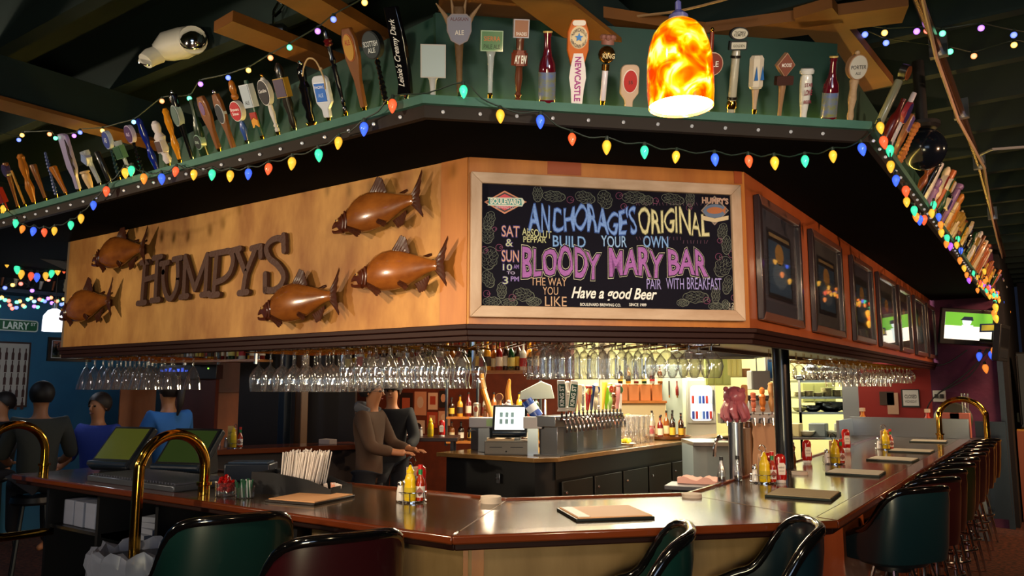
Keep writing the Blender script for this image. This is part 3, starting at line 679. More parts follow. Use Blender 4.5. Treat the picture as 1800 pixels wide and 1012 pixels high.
S1 = P('5,368,y 28,393,g 41,404,o 60,407,b 77,409,r 96,407,y 124,397,g 142,385,y 164,362,b 187,336,r 218,304,y 231,300,g 252,314,o 283,314,b 310,303,r 341,308,y 373,308,g 405,310,y 437,307,b 473,298,r 514,287,y 559,273,g 596,252,y 640,226,b 690,186,r 814,162,g 879,205,y 950,214,b 1005,247,r 1067,258,y 1133,268,g 1190,278,y 1256,282,b 1315,285,r 1361,287,y 1415,285,g 1464,276,y 1513,263,b 1546,226,y')
S2 = P('1551,250,r 1565,265,g 1566,293,y 1576,318,b 1592,336,r 1594,357,y 1607,371,g 1610,383,o 1617,387,b 1625,386,r 1637,375,y 1642,361,g 1650,382,b 1653,396,o 1655,409,y 1664,419,g 1665,429,o 1672,433,p 1682,431,y 1684,421,g 1690,441,b 1688,458,o 1694,472,y 1700,484,o 1705,491,r 1710,481,g 1702,494,p 1721,501,y 1718,511,o')
string('large coloured bulbs looped under the shelf edge from left end to near corner', [(onshelf(a, b_), k) for a, b_, k in S1], group=None, seed=1)
rr = random.Random(8); S2p = [(onshelf(a, b_), k) for a, b_, k in S2]
y = S2p[-1][0].y
while y < 14.6 and len(S2p) < 150:
    y += rr.uniform(.05, .10)
    S2p.append((Vector((-.53+rr.uniform(0, .06), y, ZT+.03-rr.uniform(0, .11))), rr.choice('yogrbpyro')))
string('large coloured bulbs draped down the right hand shelf edge towards the television', S2p, seed=2)
# miniature globes under the joists
S3 = P('-8,238,p 33,246,b 40,238,y 88,236,o 97,243,g 131,239,p 141,233,b 181,230,y 235,215,c 285,178,o 333,173,g 352,148,p 400,137,b 438,124,y 475,102,o 509,84,g 559,55,p 586,34,b 640,5,y')
string('small round coloured bulbs strung above the left hand tap handles', [(atz(a, b_, 3.05)+Vector((0, 0, .02)), k) for a, b_, k in S3], True, .0, scale=.95, seed=3)
S4 = P('1440,19,g 1478,36,r 1555,49,y 1611,47,p 1628,46,r 1657,50,g 1723,41,p 1782,53,b 1830,60,o')
S5 = P('1475,49,p 1505,60,y 1520,53,b 1558,67,b 1669,83,g 1710,91,o 1783,71,y 1830,80,g')
string('upper strand of small round bulbs under the joists at top right', [(atz(a, b_, 3.3), k) for a, b_, k in S4], True, .0, scale=1.15, seed=4)
string('lower strand of small round bulbs under the joists at top right', [(atz(a, b_, 3.3), k) for a, b_, k in S5], True, .0, scale=1.15, seed=5)
# far wall strings at left
def onx(px, py, x): return atx(px, py, x)
S6 = P('-5,443,b 12,459,y 29,470,g 38,478,y 55,482,r 65,483,b 80,482,y 92,478,g 101,471,y 112,469,r')
string('large coloured bulbs drooping in front of the blue wall', [(onx(a, b_, -7.6)+Vector((0, 0, .04)), k) for a, b_, k in S6], scale=1.55, seed=6)
rr = random.Random(5)
S7 = []
for i in range(34): S7.append((-30+i*4.4+rr.uniform(-2, 2), 526+rr.uniform(-9, 11), rr.choice('yogrbpcg')))
string('cluster of tiny bulbs along the shelf over the street sign', [(onx(a, b_, XL+.45), k) for a, b_, k in S7], True, .0, scale=1.7, seed=7)
S8 = P('10,500,b 22,495,y 36,493,r 57,505,p 76,466,b 58,475,p 86,486,r 98,480,g')
string('sparse tiny bulbs hanging above the left wall shelf', [(onx(a, b_, XL+1.2), k) for a, b_, k in S8], True, .0, scale=1.6, seed=8)
string('three orange bulbs hanging beside the television', [(aty(a, b_, 10.6), k) for a, b_, k in P('1748,530,y 1748,541,o 1748,549,y 1747,606,o')], scale=1.9, seed=9)

# ================================================================== TAP HANDLES
SH = SHEET
def lathe_prof(kind, L, w):
    P_ = {'turned': [(0,.55),(.02,.62),(.06,.62),(.08,.4),(.12,.7),(.16,.4),(.2,.5),(.35,.75),(.5,.62),(.55,.85),(.58,.5),(.62,.9),(.68,.6),(.85,.75),(.95,.8),(1,.4)],
          'cone': [(0,.42),(.3,.5),(.7,.75),(.96,.95),(1,.8)], 'cyl': [(0,.7),(.02,.8),(.98,.8),(1,.7)],
          'slim': [(0,.35),(.1,.42),(.5,.5),(.9,.45),(1,.4)], 'bulge': [(0,.5),(.15,.55),(.4,.8),(.7,.95),(.84,.9),(.88,.75),(.9,1.1),(.96,1.15),(1,.9)],
          'vase': [(0,.45),(.12,.6),(.3,.95),(.42,.7),(.5,.5),(.6,.75),(.75,.95),(.88,.7),(.94,.85),(1,.45)],
          'clear': [(0,.42),(.4,.45),(.75,.6),(.9,.95),(1,1)],
          'fig': [(0,.5),(.1,.8),(.2,.6),(.35,1),(.5,.8),(.62,1.05),(.72,.6),(.82,.8),(.93,.75),(1,.3)],
          'bottle': [(0,.92),(.02,1),(.48,1),(.58,.9),(.68,.55),(.78,.42),(.93,.38),(.935,.46),(1,.46)]}[kind]
    if kind == 'beads': pass
    return [(w/2*r, z*L) for z, r in P_]
def badge(b, shape, zc, w, h, y, t, mi=0, grow=0):
    w += grow*2; h += grow*2
    if shape == 'oval': p = ell(0, zc, w/2, h/2, 24)
    elif shape == 'rect': p = rrect(-w/2, zc-h/2, w/2, zc+h/2, min(w, h)*.12, 3)
    elif shape == 'sharp': p = [(-w/2, zc-h/2), (w/2, zc-h/2), (w/2, zc+h/2), (-w/2, zc+h/2)]
    elif shape == 'diamond': p = [(0, zc-h/2), (w/2, zc), (0, zc+h/2), (-w/2, zc)]
    elif shape == 'shield': p = [(0, zc-h/2), (w*.34, zc-h*.36), (w/2, zc-h*.05), (w/2, zc+h*.36), (w*.3, zc+h*.5), (-w*.3, zc+h*.5), (-w/2, zc+h*.36), (-w/2, zc-h*.05), (-w*.34, zc-h*.36)]
    elif shape == 'paddle': p = [(-w*.16, zc-h*.5), (w*.16, zc-h*.5), (w*.20, zc-h*.3), (w*.5, zc-h*.18)]+arc(w*.3, zc+h*.36, w*.2, 0, 70, 4)+[(0, zc+h*.5)]+arc(-w*.3, zc+h*.36, w*.2, 110, 180, 4)+[(-w*.5, zc-h*.18), (-w*.20, zc-h*.3)]
    b.prism(p, y, y+t, SHEET, mi)
def tap(M, L, label, shaft='turned', sw=.035, col='6b3a1c', bd=None, rim='d8d8d0', face='202028', texts=(), fin_=None, fer='brass', zr=(0, 1), rough=.3, extra=None, colmat=None, group=None, name='beer_tap'):
    """bd=(shape, centre fraction, width, height) ; texts=(string, yfrac, hfrac, wfrac, colour)"""
    t = thing(name, label, 'tap handle', M, group)
    f = .03 if fer else 0
    if fer: obj('ferrule', B().lathe([(.009, 0), (.010, .004), (.008, .02), (.010, .024), (.010, .034)], 10), M_brass if fer == 'brass' else M_chrome, t)
    m = colmat or hx(col, rough, coat=.5)
    if shaft == 'beads':
        b = B(); n = max(3, int((zr[1]*L-f)/.020)); 
        for i in range(n):
            z = f+(zr[1]*L-f)*(i+.5)/n; b.ball((0, 0, z), sw*.42*(.85+.15*math.sin(i*.9)), 8)
        b.cyl(sw*.22, f, zr[1]*L, 8); obj('shaft', b, m, t)
    elif shaft in ('flat', 'board', 'rpad'):
        b = B(); h = zr[1]*L-f
        if shaft == 'flat': p = [(-sw*.17, f), (sw*.17, f), (sw*.22, f+h*.35), (sw*.5, f+h*.62), (sw*.5, f+h*.85), (sw*.3, f+h), (-sw*.3, f+h), (-sw*.5, f+h*.85), (-sw*.5, f+h*.62), (-sw*.22, f+h*.35)]
        elif shaft == 'rpad': p = [(-sw*.2, f), (sw*.2, f), (sw*.22, f+h*.2), (sw*.5, f+h*.36)]+arc(sw*.2, f+h*.85, sw*.3, 0, 90, 4)+arc(-sw*.2, f+h*.85, sw*.3, 90, 180, 4)+[(-sw*.5, f+h*.36), (-sw*.22, f+h*.2)]
        else: p = [(-sw*.5, f), (sw*.4, f), (sw*.5, f+h*.2), (sw*.55, f+h*.6), (sw*.35, f+h), (-sw*.45, f+h), (-sw*.35, f+h*.5), (-sw*.3, f+h*.15)]
        b.prism(p, -.011, .011, SHEET); obj('shaft', b, m, t, bev=.004)
    else: obj('shaft', B().lathe([(r, f+z*(zr[1]-f/L) if L else z) for r, z in lathe_prof(shaft, L, sw)], 14), m, t)
    y0 = .010
    if bd:
        sh_, zc, w, h = bd; y0 = min(.022, sw*.45) if shaft not in ('flat', 'board', 'rpad') else .011
        b = B(); badge(b, sh_, zc*L, w, h, -.008, y0+.010, 0, .004); badge(b, sh_, zc*L, w, h, y0+.002, .003, 1)
        bo = obj('badge', b, [hx(rim, .35, coat=.4), hx(face, .4, coat=.3)], t, smooth=30)
        for s, yf, hf, wf, c_ in texts:
            b = B(); text_into(b, s, -w*wf/2, zc*L+h*(yf-hf/2), w*wf/2, zc*L+h*(yf+hf/2), y0+.0056, SHEET, 0, .01); obj('badge_lettering', b, hx(c_), bo, smooth=0)
    if fin_:
        if fin_ == 'ball': obj('finial', B().ball((0, 0, L*zr[1]+.006), .011, 10).cyl(.005, L*zr[1]-.01, L*zr[1]+.002, 8), m, t)
        elif fin_ == 'brassball': obj('finial', B().ball((0, 0, L*zr[1]+.008), .008, 10).cyl(.004, L*zr[1]-.01, L*zr[1]+.002, 8), M_brass, t)
        elif fin_ == 'chromeball': obj('finial', B().ball((0, 0, L*zr[1]+.008), .011, 10).cyl(.005, L*zr[1]-.01, L*zr[1]+.002, 8), M_chrome, t)
    if extra: extra(t, L)
    return t
FSH = [Frame((*HO[i], ZH), (*HO[i+1], ZH)) for i in range(3)]
LEAN = 27
def place(seg, b0, t0, off=.035):
    """stand a handle on shelf run seg from base and top pixels -> matrix, length"""
    f = FSH[seg]; q = atp(*b0, f.P-f.n*off, f.n); u = (q-f.P).dot(f.d); base = f.at(u, 0, -off)
    th = R_(LEAN); up = Vector((0, 0, 1))*math.cos(th)+f.n*math.sin(th)
    # length so that the top lands on the pixel row of t0
    best = None
    for i in range(80):
        L = .08+i*.006; p = base+up*L-C0; d = p.dot(_F); yy = 506-CF*p.dot(_U)/d
        e = abs(yy-t0[1])
        if best is None or e < best[0]: best = (e, L, 900+CF*p.dot(_R)/d)
    roll = 0
    L = best[1]; dx = t0[0]-best[2]; p = base+up*L; q2 = p+f.d*.05-C0; x2 = 900+CF*q2.dot(_R)/q2.dot(_F); k = (x2-best[2])/.05
    roll = max(-20, min(20, math.degrees(math.atan2(dx/k, L)))) if abs(k) > 1 else 0
    M = f.M.copy(); M.translation = base
    return M @ rot(LEAN, 'X') @ rot(roll, 'Y'), L
clr = glassmat('acrylic', (.9, .95, .95), .45, .3)
M_amberwood = mat('amber_maple', srgb('b8701e'), .3, noise=(9, srgb('8a4a10'), .6, (1, 1, .3)), coat=.6)
M_oak = mat('handle_oak', srgb('8a5426'), .35, noise=(9, srgb('5c3010'), .6, (1, 1, .3)), coat=.4)
def T(seg, b0, t0, label, **k):
    M, L = place(seg, b0, t0); return tap(M, L, label, **k)
# ---- middle run
T(1,(761,168),(761,77),'tap handle with square silver plate on clear stem, first after the left corner of shelf',shaft='clear',sw=.05,col='b8b8bc',zr=(0,.45),bd=('sharp',.70,.088,.115),rim='b8b0b0',face='a8b8c0',fer=None)
def antler(t, L):
    b = B()
    for s in (-1, -.35, .35, 1): b.tube([(s*.03, .0, L*.78), (s*.05, .0, L*.9), (s*.085, -.01, L*(1.03 if abs(s) > .5 else 1.1))], [.012, .009, .002], 8)
    obj('antler_tines', b, hx('9a7a5c', .6), t)
T(1,(808,168),(806,12),'tall antler shaped tap handle with purple and silver shield badge',shaft='cone',sw=.05,colmat=mat('antler_bone', srgb('80603f'), .7, noise=(30, srgb('4c3420'), .6, (1, 1, .12)), bump=(50,.6)),bd=('shield',.76,.085,.105),rim='8a7a80',face='7c7a92',texts=(('ALASKAN',.36,.12,.8,'5a2030'),('ALE',-.1,.16,.4,'e0d8d0')),fer='chrome',extra=antler)
T(1,(861,172),(864,53),'tap handle with green PALE ALE plate on clear acrylic stem',shaft='clear',sw=.045,colmat=clr,bd=('sharp',.86,.078,.068),rim='9ab89a',face='4c7c50',texts=(('PALE ALE',-.3,.22,.8,'1c3a1c'),('SIERRA',.12,.25,.8,'c86a28')),zr=(0,.8))
def hexdrum(t, L):
    obj('hex_drum', B().cyl(.032, L*.45, L*.6, 6).cyl(.026, L*.6, L*.63, 6), hx('7a3422', .4, coat=.4), t, smooth=20)
    for s, x in (('AY', -.013), ('EW', .013)):
        b = B(); text_into(b, s, x-.010, L*.48, x+.010, L*.57, .030, SHEET, 0, .03); obj('drum_lettering', b, hx('ece8dc'), t, smooth=0)
T(1,(910,176),(916,33),'brown turned tap handle with hexagonal drum and square silver framed plate',shaft='turned',sw=.042,colmat=mat('red_brown_wood', srgb('5c2c18'), .35, coat=.5),bd=('sharp',.88,.052,.06),rim='b8b4c0',face='a0684a',texts=(('SHADES',-.32,.2,.8,'f0e8e0'),),extra=hexdrum,fer=None,zr=(0,.85))
def bottle(seg, b0, t0, label):
    M, L = place(seg, b0, t0); M = M
    t = thing('beer_bottle', label, 'bottle', M); w = .062*L/.25
    obj('glass_body', B().lathe(lathe_prof('bottle', L, w), 18), mat('red_lacquer', srgb('6a0f22'), .1, coat=1, noise=(8, srgb('3c0814'), .6, (1,1,1))), t)
    obj('label_wrap', B().lathe([(w*.502, L*.08), (w*.503, L*.46)], 18, cap=False), mat('bottle_label_art', srgb('5a6aa0'), .3, noise=(22, srgb('7a7a30'), .3, (1, 1, 2)), coat=.6), t)
    obj('crown_cap', B().cyl(w*.27, L*.985, L*1.01, 16), hx('c8a860', .3), t); return t
bottle(1,(961,174),(963,57),'dark red beer bottle with landscape label standing between tap handles on middle shelf')
def nc(t, L):
    b = B(); b.prism([(-.022,L*.04),(.022,L*.04),(.026,L*.2),(.034,L*.34),(.030,L*.46),(.018,L*.62),(-.018,L*.62),(-.030,L*.46),(-.034,L*.34),(-.026,L*.2)], .012, .017, SHEET); pn = obj('front_panel', b, hx('e8dcdc', .3), t)
    b = B(); text_into(b, 'NEWCASTLE', L*.07, -.012, L*.58, .012, .0176, SHEET @ rot(-90, 'Z') @ loc(-L*.65, 0, 0), 0, .03); obj('panel_lettering', b, hx('a02a80'), pn, smooth=0)
    b = B(); st = [((.017 if i % 2 == 0 else .0075)*math.sin(i*PI/5), L*.80+(.017 if i % 2 == 0 else .0075)*math.cos(i*PI/5)) for i in range(10)]
    b.prism(st, .0195, .021, SHEET); obj('blue_star', b, hx('2a7ac8'), t, smooth=0)
    b = B().prism(rrect(-.026, L*.93, .026, L*.99, .01), .012, .017, SHEET); obj('top_tab', b, hx('e8dcd0'), t)
    for s, z in (('NEWCASTLE', .885), ('BROWN ALE', .70)):
        b = B(); sg_ = 1 if z > .8 else -1
        text_into(b, s, -.03, L*z-.007, .03, L*z+.007, .0205, SHEET, 0, .01, warp=lambda u, w, g=sg_: (u, w-g*1.6*(2*u-1)**2)); obj('badge_lettering', b, hx('3a2a3a'), t, smooth=0)
T(1,(1012,178),(1017,34),'orange tap handle with round star badge and upright purple NEWCASTLE lettering',shaft='flat',sw=.085,col='c8641e',bd=('oval',.80,.070,.085),rim='d8742a',face='e0c8a0',extra=nc,fer='brass')
def crown(t, L):
    obj('ball', B().ball((0, 0, L*.70), .034, 16).cyl(.016, L*.5, L*.58, 12), mat('antique_gold', srgb('6a4a20'), .25, .9), t)
    b = B()
    for i in range(7): b.ball((.022*math.cos(i*.9), .022*math.sin(i*.9), L*.92), .012, 8)
    b.cyl(.026, L*.83, L*.9, 12); obj('crown', b, hx('8a5a50', .5), t)
    b = B(); text_into(b, 'KING', -.024, L*.66, .024, L*.72, .034, SHEET, 0, .03); obj('ball_lettering', b, hx('c8b080'), t, smooth=0)
T(1,(1058,182),(1070,56),'tap handle with gold ball and pink crown over a white shaft',shaft='cyl',sw=.03,col='d8ccd4',fer='brass',extra=crown,zr=(.0,.5))
T(1,(1104,186),(1108,112),'short red oval tap handle with round 55 badge',shaft='rpad',sw=.075,col='c8a890',bd=('oval',.62,.055,.085),rim='e0d0c8',face='b01c18',texts=(('55',-.05,.16,.3,'101010'),),fer=None)
T(1,(1243,194),(1252,55),'brown tap handle with round red badge half hidden behind glowing pendant',shaft='slim',sw=.04,col='7a2a18',bd=('oval',.62,.085,.085),rim='c8a890',face='7a2a18',texts=(('ALE',0,.25,.6,'e8e0d0'),),fin_='brassball')
def tk(t, L):
    b = B(); badge(b, 'oval', L*.93, .07, .045, 0, .018, 0, .003); badge(b, 'rect', L*.80, .068, .030, 0, .018, 0, .003); badge(b, 'oval', L*.93, .066, .041, .019, .002, 1); badge(b, 'rect', L*.80, .062, .026, .019, .002, 1)
    p = obj('name_plates', b, [hx('1a1a1c', .4), hx('c4bca8', .4)], t)
    for s, z, h in (('THOMAS', .945, .010), ('KEMPER', .915, .010), ('GOLDEN', .797, .010)):
        b = B(); text_into(b, s, -.024, L*z-h/2, .024, L*z+h/2, .0215, SHEET, 0, .01); obj('plate_lettering', b, hx('3a3428'), p, smooth=0)
    obj('collars', B().cyl(.021, L*.19, L*.22, 14).cyl(.021, L*.66, L*.69, 14), hx('18120c', .3), t); obj('gold_foot', B().lathe([(.012, 0), (.02, L*.03), (.012, L*.06), (.021, L*.1), (.021, L*.15), (.015, L*.19)], 14), M_brass, t)
T(1,(1284,198),(1298,47),'beige cylindrical tap handle with oval over oblong name plates',shaft='cyl',sw=.042,col='a8a08c',zr=(.0,.75),fer=None,extra=tk)
def fir(t, L):
    obj('octagonal_head', B().lathe([(.024, L*.46), (.03, L*.5), (.03, L*.93), (.022, L*.98)], 8), hx('c8baa8', .4), t, smooth=20)
    for x in (-.012, .014):
        b = B().prism([(x-.008, L*.6), (x+.008, L*.6), (x, L*.82)], .0285, .0305, SHEET); obj('blue_mountain', b, hx('1c5a9c'), t, smooth=0)
T(1,(1325,201),(1331,95),'cream tap handle with octagonal head and blue mountain motif',shaft='cone',sw=.036,col='b89a80',zr=(.0,.5),extra=fir)
T(1,(1369,204),(1381,92),'tap handle with diamond badge over a dark bar on tan stem',shaft='cone',sw=.036,col='8f6a4c',bd=('diamond',.82,.07,.09),rim='b08468',face='7a4434',texts=(('MOOSE',0,.16,.6,'e8e0d8'),),fer=None,zr=(0,.62),extra=lambda t,L: obj('cross_bar', B().prism(rrect(-.036, L*.52, .036, L*.66, .004), -.004, .022, SHEET), hx('3a1c14', .4), t))
def ls(t, L):
    for s, z0, z1 in (('STAR', .66, .73), ('LONE', .50, .60), ('BEER', .34, .40)):
        b = B(); text_into(b, s, -.017, L*z0, .017, L*z1, .0265, SHEET, 0, .02); obj('red_lettering', b, hx('7a2034'), t, smooth=0)
T(1,(1411,208),(1419,121),'short white ceramic tap handle with small red lettering',shaft='bulge',sw=.052,col='d0ccc8',fer=None,extra=ls)
bottle(1,(1455,210),(1466,99),'dark red beer bottle with blue label near the right end of middle shelf')
T(1,(1493,214),(1508,90),'pale gnarled wood tap handle with oval PORTER badge',shaft='fig',sw=.036,colmat=mat('driftwood', srgb('b09070'), .6, bump=(40, .8)),bd=('oval',.78,.078,.095),rim='a0785a',face='c8c0b4',texts=(('PORTER',0,.16,.85,'2a2428'),('ALE',-.26,.12,.3,'2a2428')),fer=None,fin_='ball',zr=(0,.95))
# ---- left run (corner outwards)
T(0,(716,168),(688,18),'tall black curved board tap handle with white script lettering, nearest corner of left shelf',shaft='board',sw=.075,col='08080c',rough=.12,fer='chrome',extra=lambda t,L: obj('script_lettering', text_into(B(), "Leinie's Creamy Dark", L*.18, -.018, L*.88, .018, .0118, SHEET @ rot(90, 'Z'), 0, .01, .4), hx('e8e4e0'), t, smooth=0))
T(0,(681,181),(650,48),'black beaded tap handle with dark oval SCOTTISH ALE badge',shaft='beads',sw=.035,col='0c0c0e',rough=.15,zr=(0,.6),bd=('oval',.78,.085,.10),rim='101418',face='2a3438',texts=(('SCOTTISH',.05,.2,.85,'e0e4e4'),('ALE',-.2,.18,.45,'e0e4e4')),fin_='brassball')
T(0,(643,190),(609,52),'slim wooden tap handle with red to yellow oval face',shaft='flat',sw=.07,colmat=M_oak,bd=('oval',.78,.05,.10),rim='b05a28',face='b8862a',texts=(('ALE',.2,.2,.6,'a02018'),))
T(0,(611,198),(570,52),'thin black turned tap handle with a dark red collar',shaft='turned',sw=.03,col='0e0e14',rough=.15,extra=lambda t,L: obj('red_collar', B().lathe([(.012,L*.80),(.019,L*.82),(.014,L*.84),(.019,L*.86),(.012,L*.88)],12), hx('5a1014',.3), t))
def rope(t, L):
    obj('rope_loop', B().tube(smoothpts([(.03,-.012,L*.72),(.034,-.012,L*.95),(.01,-.012,L*1.28),(-.03,-.012,L*1.35),(-.065,-.012,L*1.2),(-.085,-.012,L*1.02)],5), .0035, 6).ball((.028,-.012,L*1.12),.008,8), hx('b89a70',.8), t)
T(0,(580,208),(561,135),'white paddle tap handle with blue label and a loop of cord',shaft='rpad',sw=.085,col='c8ccd8',bd=('sharp',.66,.058,.075),rim='dde0e8',face='2a6ac8',texts=(('PACIFIC',.30,.14,.9,'e8ecf4'),('ALE',-.15,.2,.5,'a8c4f0')),extra=rope)
T(0,(550,217),(525,106),'glossy black urn shaped tap handle with gold foot and silver top',shaft='fig',sw=.05,col='0a0a0c',rough=.1,fin_='chromeball',zr=(0,.9),extra=lambda t,L: obj('gold_foot', B().lathe([(.02,0),(.028,L*.03),(.018,L*.06),(.026,L*.10)],14), M_brass, t))
T(0,(521,226),(487,112),'dark sculpted tap handle with gold framed picture plate',shaft='fig',sw=.045,col='1a140e',bd=('sharp',.66,.06,.075),rim='a07a28',face='4a3a50',fer='chrome')
T(0,(492,234),(458,128),'white turned tap handle with black oval badge',shaft='turned',sw=.034,col='cfc8c4',bd=('oval',.70,.062,.105),rim='d8d4d0',face='1c141c',texts=(('Carolina',.08,.14,.8,'e8e4e4'),),fin_='brassball',zr=(0,.92))
T(0,(464,242),(432,142),'tap handle with white card plate above red and gold chevrons',shaft='slim',sw=.05,col='1c4034',bd=('sharp',.76,.055,.095),rim='c8ccd4',face='a8b4c0',texts=(('ALE',-.3,.16,.5,'303038'),),extra=lambda t,L: (obj('chevron', B().prism([(-.02,L*.38),(0,L*.43),(.02,L*.38),(.02,L*.5),(-.02,L*.5)], .012,.018,SHEET), hx('9a2014'), t), obj('chevron', B().prism([(-.02,L*.26),(0,L*.31),(.02,L*.26),(.02,L*.37),(0,L*.42),(-.02,L*.37)], .012,.018,SHEET), hx('d08a20'), t)))
T(0,(437,250),(405,143),'tap handle with round red badge, wooden knob and blue lower shaft',shaft='vase',sw=.036,col='2c4a90',bd=('oval',.55,.07,.085),rim='d8d0cc',face='b01420',texts=(('Brewers',.1,.15,.8,'f0e8e8'),('Stout',-.12,.15,.6,'f0e8e8')),zr=(0,.7),fer='chrome',extra=lambda t,L: obj('wooden_knob', B().ball((0,0,L*.76),.018,10).lathe([(.010,L*.78),(.017,L*.86),(.013,L*.97),(.005,L)],12), M_amberwood, t))
T(0,(413,257),(378,165),'brown wooden tap handle with silver rimmed dark oval badge',shaft='flat',sw=.052,colmat=M_oak,bd=('oval',.66,.045,.085),rim='b8bcc0',face='23262c',fin_='chromeball',fer=None)
T(0,(389,264),(352,170),'light wooden paddle tap handle with small violet oval emblem',shaft='flat',sw=.062,colmat=M_oak,bd=('oval',.80,.032,.065),rim='a87040',face='6a4a78')
T(0,(362,270),(335,178),'dark green bottle shaped tap handle with round black tag at its foot',shaft='bottle',sw=.045,col='142c18',bd=('oval',.30,.045,.065),rim='8aa898',face='16201c',texts=(('OVAL',0,.2,.6,'b8d0c0'),),fer=None)
T(0,(340,277),(303,168),'black tap handle with grey green oval badge and chrome ball top',shaft='cone',sw=.045,col='08080a',rough=.15,bd=('oval',.70,.045,.095),rim='a8b0b0',face='4c6058',fin_='chromeball',fer='chrome')
T(0,(319,284),(289,193),'glossy amber turned tap handle left of the black oval one',shaft='vase',sw=.04,col='c07a18',rough=.12)
T(0,(300,290),(271,213),'white bulbous tap handle with dark slanted label',shaft='fig',sw=.055,col='c8c0c4',bd=('rect',.48,.042,.055),rim='c8c0c4',face='4c3838')
T(0,(278,295),(243,208),'glossy cobalt blue tap handle',shaft='vase',sw=.042,col='10207a',rough=.1,fer=None)
T(0,(253,302),(224,217),'black beaded tap handle with violet oval badge',shaft='beads',sw=.03,col='101014',rough=.15,zr=(0,.65),bd=('oval',.80,.058,.085),rim='c8b8d8',face='4a2a5c',texts=(('ALE',0,.2,.5,'d8c8e8'),))
T(0,(234,306),(206,248),'clear stemmed tap handle with green plate',shaft='clear',sw=.045,colmat=clr,bd=('sharp',.72,.06,.06),rim='5a8060',face='2a5234',fer='chrome')
T(0,(212,312),(186,232),'dark teal beaded tap handle with blue and white oval badge',shaft='beads',sw=.03,col='12303a',bd=('oval',.84,.055,.09),rim='c8d0e8',face='3a4a9a',texts=(('AB',0,.3,.4,'e0e4f4'),),zr=(0,.65))
T(0,(197,318),(170,265),'dark square tap handle left of the teal beaded one',shaft='cyl',sw=.04,col='1c1c20',fer='chrome')
T(0,(180,322),(148,264),'cut glass tap handle with blue and white emblem',shaft='clear',sw=.055,colmat=clr,bd=('diamond',.8,.06,.07),rim='b8c0d8',face='8090b8',fer='chrome')
T(0,(162,330),(148,300),'short cream ceramic tap handle with faint blue letters',shaft='bulge',sw=.05,col='d8b890',fer=None)
T(0,(141,335),(106,228),'tall lavender white leaf shaped tap handle with dark jagged edge',shaft='rpad',sw=.085,col='9a90b0',fer='brass',extra=lambda t,L: obj('jagged_edge', B().prism([(.03,L*.3),(.045,L*.4),(.035,L*.48),(.046,L*.56),(.036,L*.63),(.044,L*.72),(.03,L*.85),(.02,L*.6)], .01, .016, SHEET), hx('2a1c1c'), t))
for b0, t0, lb, k in (((120,343),(92,290),'short orange wooden tap handle beside the tall leaf shaped one',dict(shaft='cone',sw=.05,colmat=M_amberwood)),
    ((101,350),(78,268),'bright blue speckled tap handle among brown ones at left end',dict(shaft='beads',sw=.03,col='3a4a80')),
    ((83,354),(57,290),'tan conical wooden tap handle at left end of shelf',dict(shaft='cone',sw=.045,colmat=M_oak)),
    ((62,360),(34,272),'tall amber curved tap handle with gold foot at left end',dict(shaft='vase',sw=.055,colmat=M_amberwood)),
    ((47,362),(20,300),'thin brass coloured tap handle at left end',dict(shaft='slim',sw=.03,col='a8782a')),
    ((34,368),(8,286),'brown wooden tap handle with violet oval top at left end',dict(shaft='cone',sw=.04,colmat=M_oak,bd=('oval',.85,.05,.07),rim='4a3a60',face='2a2244')),
    ((16,374),(-8,322),'red tap handle with wide plate at the far left',dict(shaft='cone',sw=.04,col='a02418',bd=('sharp',.6,.09,.09),rim='a02418',face='701410')),
    ((2,380),(-20,310),'dark brass turned tap handle cut by the left picture edge',dict(shaft='turned',sw=.04,col='6a4418'))):
    T(0, b0, t0, lb, **k)
# ---- right run
def T2(y, L, label, **k):
    f = FSH[2]; M = f.M.copy(); M.translation = Vector((f.P.x-.035, y, ZH)); return tap(M @ rot(LEAN, 'X') @ rot(k.pop('roll', 0), 'Y'), L, label, **k)
T2(3.70, .33, 'long grey cylinder tap handle with copper oval plate, first on the right hand shelf', shaft='cyl', sw=.045, col='8c8c78', zr=(0,.8), bd=('oval',.92,.075,.06), rim='18181c', face='a8582c', extra=lambda t,L: obj('gold_foot', B().lathe([(.015,0),(.024,L*.03),(.015,L*.06),(.024,L*.1),(.024,L*.14)],14), M_brass, t))
T2(3.90, .24, 'dark red bottle shaped tap handle beside the copper oval one', shaft='bottle', sw=.05, col='5a1414')
T2(4.02, .31, 'white tap handle with large violet oval badge on right hand shelf', shaft='cyl', sw=.03, col='c8c0d0', bd=('oval',.68,.06,.10), rim='a83440', face='34286a')
T2(4.16, .26, 'clear acrylic tap handle with brown beer tinted shaft', shaft='rpad', sw=.06, col='8a5a38', bd=('sharp',.75,.04,.07), rim='b8a8d0', face='5a4a90')
T2(4.32, .24, 'ribbed tan tap handle before the black dome', shaft='beads', sw=.05, col='a86a3c')
cs = [('ivory','d0c0a8'),('amber','b8742c'),('chestnut brown','6e3a20'),('white','d0ccd0'),('tan','a8804e'),('violet tinted','7a5a90'),('brick red','8e3020'),('dark green','1c4028'),('black','101014'),('straw yellow','c8a040'),('copper','a85a30'),('cream','c8b490')]
shp = [('turned','turned'),('cone','tapered'),('bulge','bulbous'),('rpad','paddle shaped'),('flat','flared flat'),('cyl','cylindrical'),('vase','vase shaped'),('fig','sculpted')]
rr = random.Random(21); y = 5.02; i = 0
